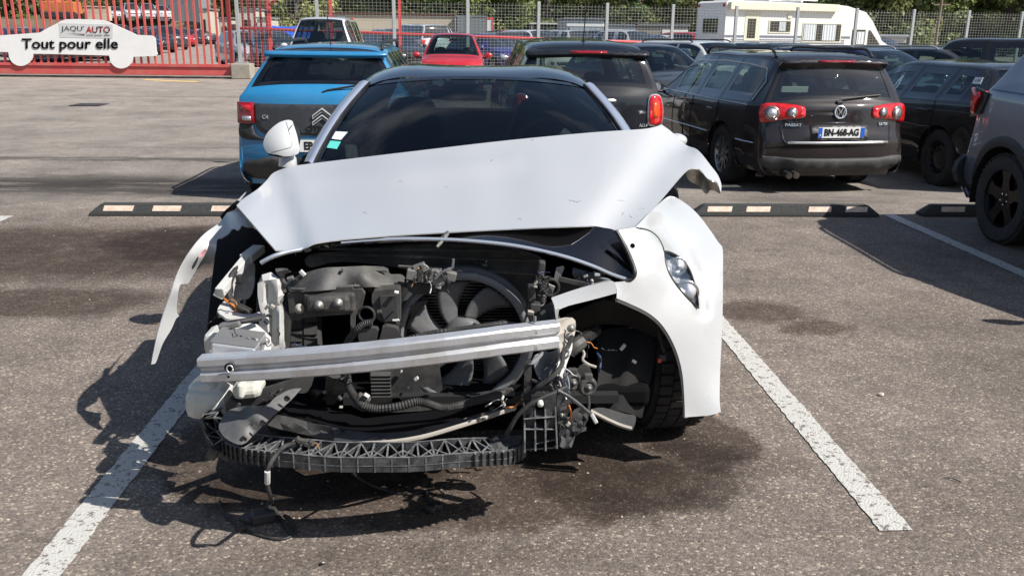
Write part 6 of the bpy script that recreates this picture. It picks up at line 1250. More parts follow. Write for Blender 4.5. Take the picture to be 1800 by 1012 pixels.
def gen_car(kind, colr, hi=False, label='', group=None, rails_=False, plate_='', wk='alloy', tint=None, name='parked_car'):
    L, W, zn, zh, zrf, zrr, yc, yf, yr, yw, zw, wr_ = KIND[kind]
    P = mkprof(L, zn, zh, zrf, zrr, yc, yf, yr, yw, zw)
    bl = zh-.02; S = spec(P, W, zrf+.03, W*.68, [(-L/2, bl+.06), (0, bl), (L/2, bl-.12)], (L*.31, -L*.30), wr_, [(yf+.2, -.3), (-.38, yr*.62), (yr*.66, yr-.05)] if kind != 'small' else [(yf+.1, -.25), (-.33, yr-.05)])
    sh = Shell(S, .07 if hi else .3); r = empty(name); tag(r, label, 'car' if kind != 'van' else 'van', group); m = paint('car_'+colr, COL[colr], metal=.25 if colr not in ('white', 'red') else 0, rough=.25, dust=.05 if hi else 0)
    sh.build(r, m, M_plas if kind == 'suv' else None, (tint or M_gl) if hi else M_gl_dark, seams=[(.5, .5, 4), (-.34, .5, 4)] if hi else ())
    z0 = zn-.05
    for s in (1, -1):
        O = [(.5, z0-.10), (.66, z0-.02), (W*.93, z0+.03), (W*.96, z0-.05), (W*.9, z0-.14), (.66, z0-.17)]; O = O if s > 0 else mir(O)
        on_front(sh, r, 'headlight', O, M_clear, .01, .012, n=3 if hi else 1, res=.09)
        T = [(.62, zw-.06), (W*.93, zw-.04), (W*.95, zw-.28), (.68, zw-.26)]; T = T if s > 0 else mir(T); on_rear(sh, r, 'tail_light', T, M_red, .01, .012, n=3 if hi else 1, res=.12)
    on_front(sh, r, 'grille', [(-.48, z0-.10), (.48, z0-.10), (.42, z0-.2), (-.42, z0-.2)], M_trim, .008, .01, n=1, res=.2); on_front(sh, r, 'grille', [(-.6, .42), (.6, .42), (.52, .28), (-.52, .28)], M_trim, .008, .01, n=1, res=.2)
    if hi:
        o = MB(); f0 = sh.front(0, .52, .0); o.box((0, f0.y+.012, .50), (.52, .012, .11), M_white_plate); text_on(o, plate_ or 'CJ-604-TD', lambda u, v, t: Vector((-u, f0.y+.02+t*.3, .50+v)), M_ink, .098, ext=.002, off=.004, xs=.82); o.build('number_plate', r)
        em = MB(); p = sh.front(0, z0-.06, .012); em.lathe([(0, .008), (.05, .006), (.055, 0)], M_chrome, 16, M=Matrix.Translation(p)@Matrix.Rotation(math.pi/2, 4, 'Z')); em.build('emblem', r, fix=False)
        mirrors(r, sh, yc-.25, m); seats(r, sh, .1, hb=zrf-.38)
        d = MB(); d.box((0, yc-.2, zh-.12), (W*1.6, .5, .1), M_seat, bev=.04); d.tube([Vector((-.36+.17*math.cos(a), yc-.5+.05*math.sin(a), zh-.06+.16*math.sin(a))) for a in [6.283*k/20 for k in range(21)]], .014, M_seat, 6, cap=False); d.build('dashboard', r)
        for a in ((-.04, 1),): q = MB(); q.box((-.03, yf+.12, zrf-.09), (.22, .03, .06), M_trim, bev=.01); q.build('rear_view_mirror', r)
    else: mirrors(r, sh, yc-.25, m)
    if rails_: rails(r, sh, .1, yr*.85, M_galv if rails_ == 2 else M_trim, h=.05)
    add_wheels(r, S, wk, .2); return r, sh
def copy_tree(o, parent=None):
    c = o.copy(); col.objects.link(c); c.parent = parent
    for ch in list(o.children): copy_tree(ch, c)
    return c
def put(r, px, py, y, rz): p = at(px, py, y); place(r, p.x, y, rz)
# second row, facing the camera
r, sh = gen_car('small', 'red', 1, 'bright red small hatchback facing the camera beyond the white wreck roof', plate_='AS-318-QE'); put(r, 797, 80, 23.4, 179)
KIND['small'] = KIND['small']
mb = MB(); mb.box((0, .0, 0), (0, 0, 0), M_paper)
r, sh = gen_car('van', 'white', 1, 'white compact van facing the camera just behind the blue hatchback', plate_='DA-092-ZN'); put(r, 574, 60, 26.2, 180)
r, sh = gen_car('wagon', 'white', 1, 'white estate with black roof rails and airbags burst inside', rails_=1, plate_='EH-775-BC'); put(r, 1245, 90, 20.5, -152)
ab = MB(); bm = bmesh.new()
for (x, y, z, s) in ((-.3, .55, 1.1, .2), (.05, .6, 1.08, .16), (.35, .5, 1.12, .2)):
    b2 = bmesh.new(); bmesh.ops.create_icosphere(b2, subdivisions=2, radius=s)
    for v in b2.verts: v.co *= 1+.12*math.sin(v.co.x*40+v.co.z*31)
    b2.verts.index_update(); ab.add([Vector((v.co.x+x, v.co.y*.5+y, v.co.z*.6+z)) for v in b2.verts], [[v.index for v in f.verts] for f in b2.faces], M_white_plate, True); b2.free()
ab.build('airbag', r, fix=False)
r, sh = gen_car('hatch', 'dgrey', 1, 'dark car with a crushed shiny front between the black SUV and the dark estate', plate_='BZ-440-MM'); put(r, 1138, 110, 17.4, -156)
cr = MB(); rnd = random.Random(2)
for k in range(14):
    x = -.75+k*.115; p = sh.front(x, .74+rnd.uniform(-.05, .05), .0); cr.box(p, (.13, .10, .05), rnd.choice([M_clear, M_trim, M_chrome, MT['car_dgrey']]), Matrix.Rotation(rnd.uniform(-.7, .7), 3, 'X')@Matrix.Rotation(rnd.uniform(-.6, .6), 3, 'Y'))
cr.build('crushed_trim', r)
for (k, c, px, y, rz, lab, rl, pl) in (('wagon', 'navy', 1530, 16.2, -150, 'dark navy estate with thin silver roof rails behind the brown estate', 2, 'FB-227-XA'), ('hatch', 'dark', 1385, 19.5, -165, 'dark car of which only the domed roof shows above the brown estate', 0, 'AY-616-HK'),
        ('wagon', 'dgrey', 1668, 17.2, -148, 'dark grey estate with silver roof rails behind the black hatchback', 2, 'CK-381-PB'), ('suv', 'black', 1850, 16.5, -120, 'large black SUV at the far right, behind the other parked cars', 0, 'DX-559-GG')):
    r, sh = gen_car(k, c, 1, lab, rails_=rl, plate_=pl); put(r, px, 100, y, rz)
# ---------------------------------------------------------------- cars of the yard beyond the fence
protos = {}
def far_car(kind, colr, x, y, rz, label, group, z=0):
    k = (kind, colr)
    if k not in protos: r, _ = gen_car(kind, colr, False, label, group); protos[k] = r
    else: r = copy_tree(protos[k])
    r['label'] = label; r['group'] = group; r.location = (x, y, z); r.rotation_euler = (0, 0, R_(rz)); return r
CN = dict(white='white', silver='silver', grey='mid grey', dark='near-black', navy='navy blue', red='red', purple='purple-blue', blue='blue', black='black', beige='beige', green='dark green', dgrey='charcoal')
KN = dict(hatch='hatchback', wagon='estate car', suv='SUV', small='small car', van='van', mpv='people carrier')
# just behind the fence
near = [('hatch', 'silver', 436, 37.0, -150, 'silver hatchback behind the red bars by the first fence post'), ('wagon', 'navy', 478, 36.0, -150, 'navy estate behind the red bars left of the blue hatchback roof'), ('hatch', 'purple', 862, 35.6, -145, 'purple-blue hatchback behind the mesh, between red hatchback and black SUV'),
        ('wagon', 'dark', 690, 37.0, -150, 'near-black estate behind the mesh left of the red hatchback'), ('mpv', 'white', 940, 38.5, -150, 'white people carrier behind the mesh above the black SUV'), ('hatch', 'dgrey', 640, 39.0, -150, 'charcoal hatchback behind the mesh right of the white van'), ('suv', 'silver', 1110, 41, -150, 'silver SUV behind the mesh above the crushed dark car'), ('hatch', 'blue', 1150, 44, -150, 'blue hatchback behind the mesh left of the camper')]
for k, c, px, y, rz, lab in near: p = at(px, 90, y); far_car(k, c, p.x, y, rz, lab, 'cars close behind the mesh fence')
# line beyond the red gate
gate_row = [(8, 112, 'wagon', 'navy'), (62, 111, 'hatch', 'dark'), (112, 108, 'wagon', 'dgrey'), (150, 104, 'hatch', 'navy'), (190, 100, 'suv', 'dark'), (222, 97, 'wagon', 'navy'), (252, 93, 'wagon', 'dark'), (283, 88, 'suv', 'dgrey'), (306, 83, 'hatch', 'red'), (327, 80, 'wagon', 'dark'), (349, 78, 'hatch', 'white'), (366, 76, 'mpv', 'dgrey'), (388, 77, 'van', 'white')]
gate_row += [(30, 92, 'hatch', 'silver'), (85, 90, 'wagon', 'grey'), (135, 88, 'suv', 'silver'), (175, 85, 'hatch', 'white'), (215, 82, 'wagon', 'blue'), (250, 79, 'mpv', 'silver'), (285, 76, 'hatch', 'dark')]
ordn = ['first', 'second', 'third', 'fourth', 'fifth', 'sixth', 'seventh', 'eighth', 'ninth', 'tenth', 'eleventh', 'twelfth', 'thirteenth', 'fourteenth', 'fifteenth', 'sixteenth', 'seventeenth', 'eighteenth', 'nineteenth', 'twentieth']
for i, (px, py, k, c) in enumerate(gate_row):
    p = gz(px, py); far_car(k, c, p.x, p.y+1.5, -140+random.Random(i).uniform(-5, 5), '%s %s, %s from the left in the %s line beyond the red gate' % (CN[c], KN[k], ordn[i if i < 13 else i-13], 'front' if i < 13 else 'second'), 'cars in line beyond the red gate')
# packed rows in the middle distance
rnd = random.Random(21); cs = ['dark', 'navy', 'white', 'silver', 'black', 'grey', 'white', 'red', 'blue', 'silver', 'dark', 'silver', 'dgrey']; ks = ['hatch', 'wagon', 'mpv', 'hatch', 'suv', 'small']
rows = [(46, 'nearest', 430, 1240, 18), (54, 'second', 440, 1560, 19), (64, 'third', 430, 1560, 20), (75, 'farthest', 560, 1250, 14)]
for y, rn, pa, pb, n in rows:
    for i in range(n):
        px = lerp(pa, pb, (i+rnd.uniform(.2, .8))/n); k = rnd.choice(ks); c = rnd.choice(cs)
        if rn == 'nearest' and 700 < px < 790: k, c = 'van', 'white'
        p = at(px, 60, y); far_car(k, c, p.x, y+rnd.uniform(-.6, .6), rnd.choice([-150, -150, 30, -148])+rnd.uniform(-4, 4), '%s %s, %s from the left in the %s packed row beyond the fence' % (CN[c], KN[k], ordn[i], rn), 'cars packed in rows beyond the fence')
# embankment with vans on the left, wall of blocks, orange machine, grey hall
M_earth = mat('bank_earth', (.12, .105, .07), .95, var=.35, vscale=.6, bump=.4, bscale=3)
mb = MB(); bx = [(-110, 96), (-30, 104), (-22, 140), (-130, 140)]; mb.add([(a, b, -.1) for a, b in bx]+[(a+(1.5 if i in (0, 3) else -1.5), b+(3 if i < 2 else -2), 2.3) for i, (a, b) in enumerate(bx)], [(0, 1, 5, 4), (1, 2, 6, 5), (2, 3, 7, 6), (3, 0, 4, 7), (4, 5, 6, 7)], M_earth); mb.build('embankment')['kind'] = 'structure'
for i, (px, k, c) in enumerate(((205, 'hatch', 'white'), (228, 'van', 'white'), (255, 'van', 'white'), (278, 'suv', 'white'), (180, 'wagon', 'silver'), (155, 'hatch', 'dark'))):
    p = at(px, 35, 106); far_car(k, c, p.x, 106+i*.4, -150, '%s %s on the raised bank, seen through the gate, number %s from the right' % (CN[c], KN[k], ordn[i]), 'vehicles on the raised bank', 2.3)
def building(name, px0, px1, ytop, y, d, wallm, roofm, label, z0=0, cat='building', over=.15, feats=None, par=True):
    a, b = at(px0, 40, y), at(px1, 40, y); z1 = at((px0+px1)/2, ytop, y).z; r = empty(name, ((a.x+b.x)/2, y, z0)); tag(r, label, cat); W = b.x-a.x; h = z1-z0
    mb = MB(); mb.box((0, d/2, h/2-.06), (W, d, h-.12), wallm); mb.build('wall', r)
    mb = MB(); mb.box((0, d/2, h), (W+over*2, d+over*2, .14), roofm); mb.build('roof', r)
    for (nm, u0, u1, v0, v1, m) in (feats or []):
        mb = MB(); mb.box((lerp(-W/2, W/2, (u0+u1)/2), -.03, lerp(0, h, (v0+v1)/2)), (W*(u1-u0), .1, h*(v1-v0)), m, bev=.01); mb.build(nm, r)
    return r
def brickm(name, c1, c2, mort, sw=1.6, sh_=.8):
    m = mat(name, c1, .9); t = m.node_tree; b = t.nodes['Principled BSDF']; c = t.nodes.new('ShaderNodeTexCoord'); mp_ = t.nodes.new('ShaderNodeMapping'); mp_.inputs['Rotation'].default_value = (math.pi/2, 0, 0)
    k = t.nodes.new('ShaderNodeTexBrick'); k.inputs['Color1'].default_value = (*c1, 1); k.inputs['Color2'].default_value = (*c2, 1); k.inputs['Mortar'].default_value = (*mort, 1); k.inputs['Scale'].default_value = 1; k.inputs['Brick Width'].default_value = sw; k.inputs['Row Height'].default_value = sh_; k.inputs['Mortar Size'].default_value = .02
    t.links.new(c.outputs['Object'], mp_.inputs[0]); t.links.new(mp_.outputs[0], k.inputs[0]); t.links.new(k.outputs[0], b.inputs['Base Color']); return m
M_beige = brickm('beige_blocks', (.50, .44, .34), (.46, .40, .31), (.33, .29, .23)); M_roofb = mat('brown_roof', (.10, .05, .035), .8)
def corr(name, c, sc_=14.):
    m = mat(name, c, .5, .3); t = m.node_tree; b = t.nodes['Principled BSDF']; cc = t.nodes.new('ShaderNodeTexCoord'); wv = t.nodes.new('ShaderNodeTexWave'); wv.inputs['Scale'].default_value = sc_; wv.bands_direction = 'X'; bp = t.nodes.new('ShaderNodeBump'); bp.inputs['Distance'].default_value = .05
    t.links.new(cc.outputs['Object'], wv.inputs[0]); t.links.new(wv.outputs[0], bp.inputs['Height']); t.links.new(bp.outputs[0], b.inputs['Normal']); return m
M_cgrey = corr('corrugated_grey', (.30, .33, .36)); M_cblue = corr('shutter_blue', (.36, .42, .48), 3); M_dark_ = mat('open_doorway', (.02, .02, .02), .9)
building('block_building', 572, 800, 25, 84, 8, M_beige, M_roofb, 'long beige block building with a thin brown roof edge beyond the parked cars', feats=[('door', .045, .19, 0, .72, M_dark_), ('sign', .005, .025, .62, .84, mat('sign_red', (.5, .06, .05), .5)), ('sign', .20, .215, .6, .88, mat('sign_red', (.5, .06, .05), .5)), ('window', .09, .15, .78, .9, M_cblue)])
building('shipping_container', 801, 855, 29, 82, 3, M_cgrey, M_cgrey, 'grey steel shipping container at the end of the beige building', over=.03, cat='container', feats=[('door', .05, .5, .03, .97, M_cgrey)])
building('truck_box', 856, 867, 33, 83, 6, mat('box_white', (.55, .55, .55), .6), M_gate2, 'white truck box with a red end beside the grey container', over=.02, cat='truck', feats=[('door', .86, 1., .02, .98, M_gate2)])
building('open_shed', 934, 987, 42, 88, 6, M_dark_, mat('shed_roof', (.5, .5, .48), .6), 'dark open shed under a pale flat roof', cat='shed', feats=[('post', .0, .03, 0, 1, M_galv), ('post', .97, 1, 0, 1, M_galv), ('shelf', .1, .9, .3, .4, M_roofb)])
building('garage', 996, 1062, 33, 78, 8, M_cblue, M_cgrey, 'pale blue garage with roller shutter, left of the lower garages', cat='garage', feats=[('shutter', .08, .92, .02, .72, M_cblue), ('lintel', 0, 1, .76, .84, mat('pale_band', (.62, .63, .62), .6))])
building('garage', 1064, 1118, 44, 79, 8, M_cblue, M_cgrey, 'low pale blue garage with white lintel in the middle of the garage row', cat='garage', feats=[('shutter', .04, .96, .02, .6, M_cblue), ('lintel', 0, 1, .66, .82, mat('pale_band', (.62, .63, .62), .6))])
building('garage', 1119, 1210, 44, 79, 8, mat('garage_brown', (.20, .18, .16), .8), M_cgrey, 'low brownish garage at the right end of the row, beside the camper', cat='garage', feats=[('shutter', .55, .96, .02, .62, M_cblue), ('lintel', .5, 1, .66, .82, mat('pale_band', (.62, .63, .62), .6))])
building('white_cabin', 1550, 1597, 63, 62, 5, mat('cabin_white', (.50, .48, .48), .7), mat('cabin_roof', (.3, .33, .36), .6), 'small white cabin with grey flat roof right of the camper', cat='cabin', feats=[('band', 0, 1, .55, .72, M_dark_), ('pipe', .46, .48, 0, .5, M_gate2)])
building('grey_hall', 278, 352, -22, 128, 18, M_cgrey, M_cgrey, 'large grey metal hall seen through the bars of the gate', z0=2.2, cat='hall', feats=[('gutter', 0, 1, .93, .97, M_galv), ('door', .3, .6, 0, .5, M_cgrey)])
building('block_wall', 92, 190, 12, 100, 1.2, M_beige, M_beige, 'tan wall of stacked concrete blocks behind the gate', z0=2.2, cat='wall', over=0, feats=[('coping', 0, 1, .97, 1.03, M_beige)])
for i, (px, w_) in enumerate(((352, 14), (385, 18), (420, 30), (452, 22))): building('portable_cabin', px, px+w_, 32 if i % 2 else 16, 96-i*2, 4, mat('cabin_cream', (.5, .47, .4), .7), M_cgrey, ['narrow cream cabin right of the grey hall', 'cream cabin between the gate end and the grey hall', 'cream cabin behind the first fence post', 'cream cabin right of the first fence post'][i], cat='cabin', feats=[('window', .3, .7, .4, .7, M_gl_dark)])
# orange scrap handler
ex = empty('excavator', at(112, 30, 98)-Vector((0, 0, 0))); ex.location.z = 2.3; tag(ex, 'rusty orange scrap machine with raised arm behind the gate', 'excavator'); M_or = dusty('rust_orange', (.5, .16, .04), (.16, .07, .03), .6, .7, scale=2)
mb = MB(); mb.box((0, 0, 1.1), (3.2, 2.2, 1.2), M_or, bev=.1); mb.build('cab_base', ex); mb = MB(); mb.box((-.8, -.3, 2.2), (1.2, 1.4, 1.3), M_or, bev=.1); mb.build('cab', ex)
mb = MB(); mb.box((-.8, -1.02, 2.3), (.9, .03, .8), M_gl_dark); mb.build('window', ex); mb = MB(); mb.tube([(.6, 0, 1.6), (2.2, 0, 5.2), (4.6, 0, 3.4)], .28, M_or, 6); mb.build('arm', ex)
for s in (-1, 1): mb = MB(); mb.box((0, s*1.2, .35), (3.6, .5, .7), M_tyre, bev=.15); mb.build('track', ex)
# blue tarpaulin
mb = MB(); a = at(500, 55, 42); bm = bmesh.new(); bmesh.ops.create_grid(bm, x_segments=14, y_segments=10, size=1)
for v in bm.verts:
    d = max(abs(v.co.x), abs(v.co.y)); v.co = Vector((v.co.x*1.6, v.co.y*2.0, 1.55*(1-clamp((d-.62)/.38)**1.5*.95)+.1*math.sin(v.co.x*7)*math.cos(v.co.y*5)))
bm.verts.index_update(); mb.add([v.co+Vector((a.x, 42.5, .05)) for v in bm.verts], [[v.index for v in f.verts] for f in bm.faces], mat('blue_tarp', (.01, .09, .55), .35), True); bm.free(); tag(mb.build('tarpaulin', fix=False), 'bright blue tarpaulin over something, left of the white van', 'tarpaulin')
# ---------------------------------------------------------------- camper van
def camper():
    y0 = 39.0; pa, pb = at(1272, 80, y0), at(1560, 84, y0-0.0); L = pb.x-pa.x; r = empty('camper_van', (pa.x, y0, 0)); tag(r, 'old white motorhome with grey stripes and curtained windows beyond the mesh fence', 'motorhome')
    M_c = dusty('camper_white', (.80, .80, .78), (.6, .58, .52), .25, .45, scale=2); M_cr = mat('camper_cream', (.72, .70, .55), .5); M_cb = mat('camper_grey', (.16, .18, .23), .5); M_cur = mat('curtain', (.6, .64, .66), .8)
    Z = lambda py: at(1400, py, y0).z; zt = 2.95; W = 2.25
    fx = lambda px: at(px, 60, y0).x-pa.x
    prof = [(0, .45), (0, zt-.08), (.1, zt), (fx(1465), zt-.06), (fx(1490), zt-.12), (fx(1525), zt-.36), (fx(1540), zt-.75), (fx(1562), 1.35), (fx(1572), 1.2), (fx(1590), 1.05), (fx(1600), .55), (fx(1600), .45)]
    mb = MB(); n = len(prof); fr, bk = [Vector((x, 0, z)) for x, z in prof], [Vector((x, W, z)) for x, z in prof]
    mb.add(fr+bk, [tuple(range(n)), tuple(range(2*n-1, n-1, -1))]+[(i, i+n, (i+1) % n+n, (i+1) % n) for i in range(n)], M_c); b = mb.build('body', r)
    def el(name, px0, py0, px1, py1, m, d=.03, off=.01, parent=None):
        z0, z1 = at((px0+px1)/2, py1, y0).z, at((px0+px1)/2, py0, y0).z; mb = MB(); mb.box(((fx(px0)+fx(px1))/2, -off, (z0+z1)/2), (abs(fx(px1)-fx(px0)), d, abs(z1-z0)), m, bev=.006); return mb.build(name, parent or r)
    el('stripe', 1272, 63, 1500, 67, M_cb, .01); 
    for yy in (70, 73, 76): el('stripe', 1285, yy, 1490, yy+1.4, M_cb, .01)
    el('awning', 1277, 5, 1468, 18, M_cr, .2, .1)
    dr = el('door', 1307, 21, 1334, 72, M_cr, .02, .006); w_ = el('window', 1312, 33, 1326, 67, M_gl_dark, .03, .02, dr)
    for (a, b_, c, d) in ((1351, 37, 1387, 56), (1412, 42, 1480, 73)):
        w1 = el('window', a-2, b_-2, c+2, d+3, M_cr, .03, .012); el('pane', a, b_, c, d, M_gl_dark, .02, .03, w1)
        for (u0, u1) in (((.42, .75),) if c-a < 50 else ((.0, .32), (.50, .86))):
            m_ = MB(); n = 16; X0, X1 = fx(lerp(a, c, u0)), fx(lerp(a, c, u1)); z0, z1 = at((a+c)/2, d-1, y0).z, at((a+c)/2, b_+1, y0).z
            vs = []
            for k in range(n+1): x = lerp(X0, X1, k/n); yy = -.055+.012*math.sin(k*1.9); vs += [(x, yy, z0), (x, yy, z1)]
            m_.add(vs, [(2*k, 2*k+1, 2*k+3, 2*k+2) for k in range(n)], M_cur); m_.build('curtain', w1, fix=False)
    c1 = el('cab_window', 1503, 52, 1528, 80, M_gl_dark, .02, .01); 
    m_ = MB(); vs = []
    for k in range(9): x = lerp(fx(1512), fx(1526), k/8); vs += [(x, -.03+.01*math.sin(k*2), at(1515, 79, y0).z), (x, -.03+.01*math.sin(k*2), at(1515, 56, y0).z)]
    m_.add(vs, [(2*k, 2*k+1, 2*k+3, 2*k+2) for k in range(8)], M_cur); m_.build('curtain', c1, fix=False)
    m_ = MB(); m_.add([(fx(1534), -.02, at(1534, 53, y0).z), (fx(1537), -.02, at(1537, 53, y0).z), (fx(1558), -.02, at(1556, 80, y0).z), (fx(1534), -.02, at(1534, 80, y0).z)], [(0, 1, 2, 3)], M_gl_dark); m_.build('cab_window', r)
    m_ = MB(); m_.add([(fx(1541), .1, zt-.78), (fx(1562)+.02, .1, 1.38), (fx(1562)+.02, W-.1, 1.38), (fx(1541)+.02, W-.1, zt-.78)], [(0, 1, 2, 3)], M_gl_dark); m_.build('windscreen', r)
    el('lamp', 1381, 25, 1388, 32, M_cr, .05, .03); 
    m_ = MB()
    for yy in (.3, W-.3): m_.tube([(.3, yy, zt+.14), (fx(1440), yy, zt+.1)], .04, M_c, 6)
    for x in (.6, 2., 3.4): m_.box((x, W/2, zt+.06), (.08, W-.5, .12), M_c)
    m_.build('roof_rack', r)
    m_ = MB(); m_.box((-.02, W/2, 1.9), (.03, W*.5, .6), M_gl_dark); m_.build('rear_window', r); m_ = MB(); m_.box((-.02, W/2, 1.1), (.02, W*.9, .3), M_cb); m_.build('rear_stripe', r)
    for s in (.15, W-.15): m_ = MB(); m_.box((-.03, s, 2.75), (.04, .08, .12), M_red); m_.build('marker_light', r)
    tm, rm = wheel_mesh('steel', .34, .2, .22)
    for x in (1.5, fx(1540)):
        for yy, s in ((.12, -1), (W-.12, 1)): o = bpy.data.objects.new('wheel', rm); col.objects.link(o); o.parent = r; o.location = (x, yy, .34); o.rotation_euler = (0, 0, s*math.pi/2); t = bpy.data.objects.new('tyre', tm); col.objects.link(t); t.parent = o
camper(); _c = [o for o in bpy.data.objects if o.name.startswith('camper_van')][0]; _c.rotation_euler = (0, 0, R_(18)); _c.scale = (1.19, 1, 1)
# wider rear wall of the camper seen at an angle is its body; utility pole by the trees
pl = empty('utility_pole', at(1649, 40, 70)); pl.location.z = 0; tag(pl, 'wooden utility pole with crossbar in front of the trees at right', 'pole'); M_wood = mat('pole_wood', (.20, .15, .11), .9, var=.2)
mb = MB(); mb.tube([(0, 0, 0), (.1, 0, 9)], [.13, .09], M_wood, 8); mb.build('pole', pl); mb = MB(); mb.box((.1, 0, 3.95), (1.3, .1, .1), M_wood); mb.build('crossbar', pl)
# ---------------------------------------------------------------- trees
def leafm(name, c):
    m = mat(name, c, .6); t = m.node_tree; b = t.nodes['Principled BSDF']; oi = t.nodes.new('ShaderNodeObjectInfo'); g = t.nodes.new('ShaderNodeNewGeometry'); n = t.nodes.new('ShaderNodeTexNoise'); n.inputs['Scale'].default_value = .9; n.inputs['Detail'].default_value = 3
    r = t.nodes.new('ShaderNodeValToRGB'); r.color_ramp.elements[0].position = .25; r.color_ramp.elements[1].position = .75; r.color_ramp.elements[0].color = (c[0]*.5, c[1]*.55, c[2]*.6, 1); r.color_ramp.elements[1].color = (c[0]*1.5, c[1]*1.35, c[2]*1.2, 1)
    a = t.nodes.new('ShaderNodeMath'); a.operation = 'MULTIPLY_ADD'; a.inputs[1].default_value = .5; r2 = t.nodes.new('ShaderNodeMath'); r2.operation = 'MULTIPLY'; r2.inputs[1].default_value = .5
    L = t.links.new; L(g.outputs['Position'], n.inputs[0]); L(g.outputs['Random Per Island'], r2.inputs[0]); L(n.outputs[0], a.inputs[0]); L(r2.outputs[0], a.inputs[2]); L(a.outputs[0], r.inputs[0])
    h = t.nodes.new('ShaderNodeHueSaturation'); mr = t.nodes.new('ShaderNodeMapRange'); mr.inputs[3].default_value = .75; mr.inputs[4].default_value = 1.3; L(oi.outputs['Random'], mr.inputs[0]); L(mr.outputs[0], h.inputs['Value']); L(r.outputs[0], h.inputs['Color']); L(h.outputs[0], b.inputs['Base Color'])
    tr = t.nodes.new('ShaderNodeBsdfTranslucent'); L(h.outputs[0], tr.inputs[0]); mx_ = t.nodes.new('ShaderNodeMixShader'); mx_.inputs[0].default_value = .28; L(b.outputs[0], mx_.inputs[1]); L(tr.outputs[0], mx_.inputs[2]); L(mx_.outputs[0], t.nodes['Material Output'].inputs[0]); return m
M_bark = mat('bark', (.09, .07, .055), .9, var=.3)
def tree_mesh(seed, H, Rr, m, conifer=False, nleaf=9000):
    rg = np.random.default_rng(seed); rnd = random.Random(seed); tb = MB()
    tb.tube([(0, 0, 0), (.1, .05, H*.3), (-.05, .1, H*.62), (0, 0, H*.92)], [.3, .22, .13, .04], M_bark, 8); cl = []
    if conifer:
        for i in range(26):
            z = lerp(.6, H*.98, i/25); rr = Rr*(1-(z/H))**.8*.85+.15
            for k in range(7): a = rnd.uniform(0, 6.28); q = rr*rnd.uniform(.5, 1.0); cl.append((q*math.cos(a), q*math.sin(a), z-q*.25, .55*rr/Rr+.35))
    else:
        for i in range(46):
            z = lerp(.9, H*.97, rnd.random()**.9); t = z/H; rr = Rr*(math.sin(math.pi*clamp(.18+t*.8))**.6); a = rnd.uniform(0, 6.28); q = rr*rnd.uniform(.45, 1.05); p = (q*math.cos(a), q*math.sin(a), z); cl.append((*p, rnd.uniform(.75, 1.5)))
            if i % 3 == 0: tb.tube([(0, 0, max(.5, z*.55)), (p[0]*.5, p[1]*.5, z*.85), p], [.1, .06, .025], M_bark, 5)
    trunk = tb.build('trunk', fix=False).data; cl = np.array(cl); w_ = cl[:, 3]**2*(1+2.2*(cl[:, 2] < 6)); idx = rg.choice(len(cl), nleaf, p=w_/w_.sum()); d = rg.normal(size=(nleaf, 3)); d /= np.linalg.norm(d, axis=1)[:, None]
    rad = cl[idx, 3]*rg.uniform(.55, 1.08, nleaf); c = cl[idx, :3]+d*rad[:, None]*np.array([1, 1, .8]); nrm = d+rg.normal(size=(nleaf, 3))*.55+np.array([0, 0, .35]); nrm /= np.linalg.norm(nrm, axis=1)[:, None]
    a = np.cross(nrm, rg.normal(size=(nleaf, 3))); a /= np.linalg.norm(a, axis=1)[:, None]; b = np.cross(nrm, a); s = rg.uniform(.09, .22, nleaf)[:, None]*(1.0 if not conifer else .8)
    V = np.stack([c-a*s-b*s*.35, c+b*s*.75, c+a*s*1.1-b*s*.2, c-b*s*.8], 1).reshape(-1, 3); me = bpy.data.meshes.new('crown'); me.vertices.add(len(V)); me.vertices.foreach_set('co', V.ravel())
    me.loops.add(nleaf*4); me.loops.foreach_set('vertex_index', np.arange(nleaf*4)); me.polygons.add(nleaf); me.polygons.foreach_set('loop_start', np.arange(nleaf)*4); me.polygons.foreach_set('loop_total', np.full(nleaf, 4)); me.materials.append(m); me.update(calc_edges=True)
    return trunk, me
TM = [tree_mesh(1, 13, 4.2, leafm('leaf_mid', (.15, .20, .06))), tree_mesh(2, 11, 3.8, leafm('leaf_olive', (.21, .235, .09))), tree_mesh(3, 15, 4.4, leafm('leaf_deep', (.09, .135, .042))), tree_mesh(4, 16, 3.2, leafm('leaf_fir', (.06, .095, .035)), True), tree_mesh(5, 7, 3.2, leafm('leaf_light', (.25, .28, .10)), nleaf=7000)]
for o in [o for o in bpy.data.objects if o.name.startswith('trunk') and o.parent is None]: bpy.data.objects.remove(o)
TN = ['bushy mid-green tree', 'olive-green rounded tree', 'tall deep-green tree', 'dark narrow conifer', 'low light-green bushy tree']
def tree(k, x, y, s, label, grp='trees along the edge of the yard'):
    r = empty('conifer' if k == 3 else 'tree', (x, y, -.3)); r.rotation_euler = (0, 0, (x*7.3+y) % 6.28); r.scale = (s, s, s); tag(r, label, 'tree', grp)
    for nm, me in zip(('trunk', 'crown'), TM[k]): o = bpy.data.objects.new(nm, me); col.objects.link(o); o.parent = r
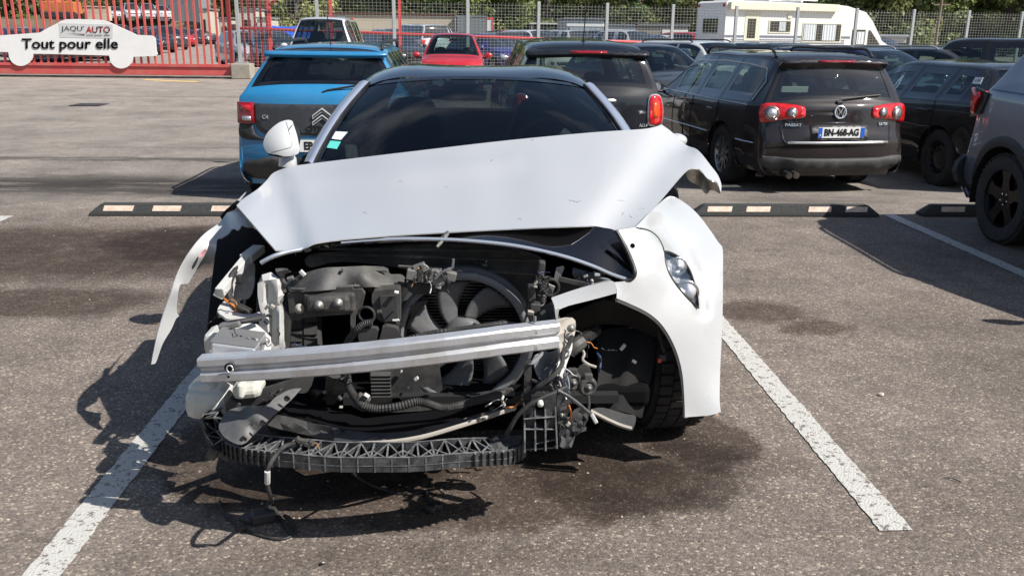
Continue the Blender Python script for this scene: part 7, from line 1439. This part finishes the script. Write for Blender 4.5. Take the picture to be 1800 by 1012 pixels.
rnd = random.Random(77); land = [(60, 'behind the board on the gate'), (260, 'above the line of cars beyond the gate'), (430, 'above the first fence post'), (560, 'above the white van'), (700, 'above the beige building'), (840, 'above the grey container'), (960, 'above the open shed'), (1080, 'above the garages'), (1200, 'left of the camper roof'), (1390, 'behind the camper roof'), (1560, 'right of the camper'), (1680, 'beside the utility pole'), (1900, 'at the far right edge')]
used = {}
def spot(px): return min(land, key=lambda q: abs(q[0]-px))[1]
for rowi, (y, n, off) in enumerate(((104, 27, 0), (112, 26, .5), (122, 24, .2))):
    for i in range(n):
        px = lerp(-60, 1900, (i+off+rnd.uniform(-.3, .3))/n); yy = y+rnd.uniform(-2.5, 2.5)-(24 if px > 1480 else 0)-(10 if 900 < px < 1480 else 0); k = rnd.choice([0, 1, 2, 0, 2, 3, 1] if rowi else [0, 1, 4, 1, 0, 2, 4])
        if px < 420: yy += 34
        p = at(px, 40, yy); base = '%s %s, in the %s row' % (TN[k], spot(px), ['front', 'middle', 'back'][rowi]); c = used.get(base, 0); used[base] = c+1
        tree(k, p.x, yy, rnd.uniform(.85, 1.2), base if not c else base+[', the next one', ', the third one', ', the fourth one', ', the last one'][min(c-1, 3)])
for i in range(12): tree([1, 0, 2, 4][i % 4], -62-i*7.5, 104+(i % 3)*7-(i > 6)*12, 1.0+.1*(i % 3), 'leafy tree in the row continuing left of the picture', 'trees continuing the row to the left')
for i in range(9): tree([0, 2, 1, 2, 0][i % 5], -40+i*10.5, -30-(i % 3)*2, 1.0+.1*(i % 2), 'leafy tree added unseen behind the viewer to darken reflections', 'trees added behind the viewer for the reflections')  # unseen trees, added to darken what paint and glass reflect
# wooded slope behind everything
mb = MB(); vs = []; fs = []; n = 40; rnd = random.Random(3)
for j in range(5):
    for i in range(n+1): vs.append((-190+380*i/n, 126+j*22+ (10 if i < 12 else 0), [-.2, 9, 15, 19, 21][j]+rnd.uniform(-1, 1)*(j > 0)))
for j in range(4):
    for i in range(n): a = j*(n+1)+i; fs.append((a, a+1, a+n+2, a+n+1))
mb.add(vs, fs, mat('wooded_slope', (.06, .085, .03), .95, var=.5, vscale=.25, bump=1., bscale=.6), True); mb.build('hill', fix=False)['kind'] = 'structure'
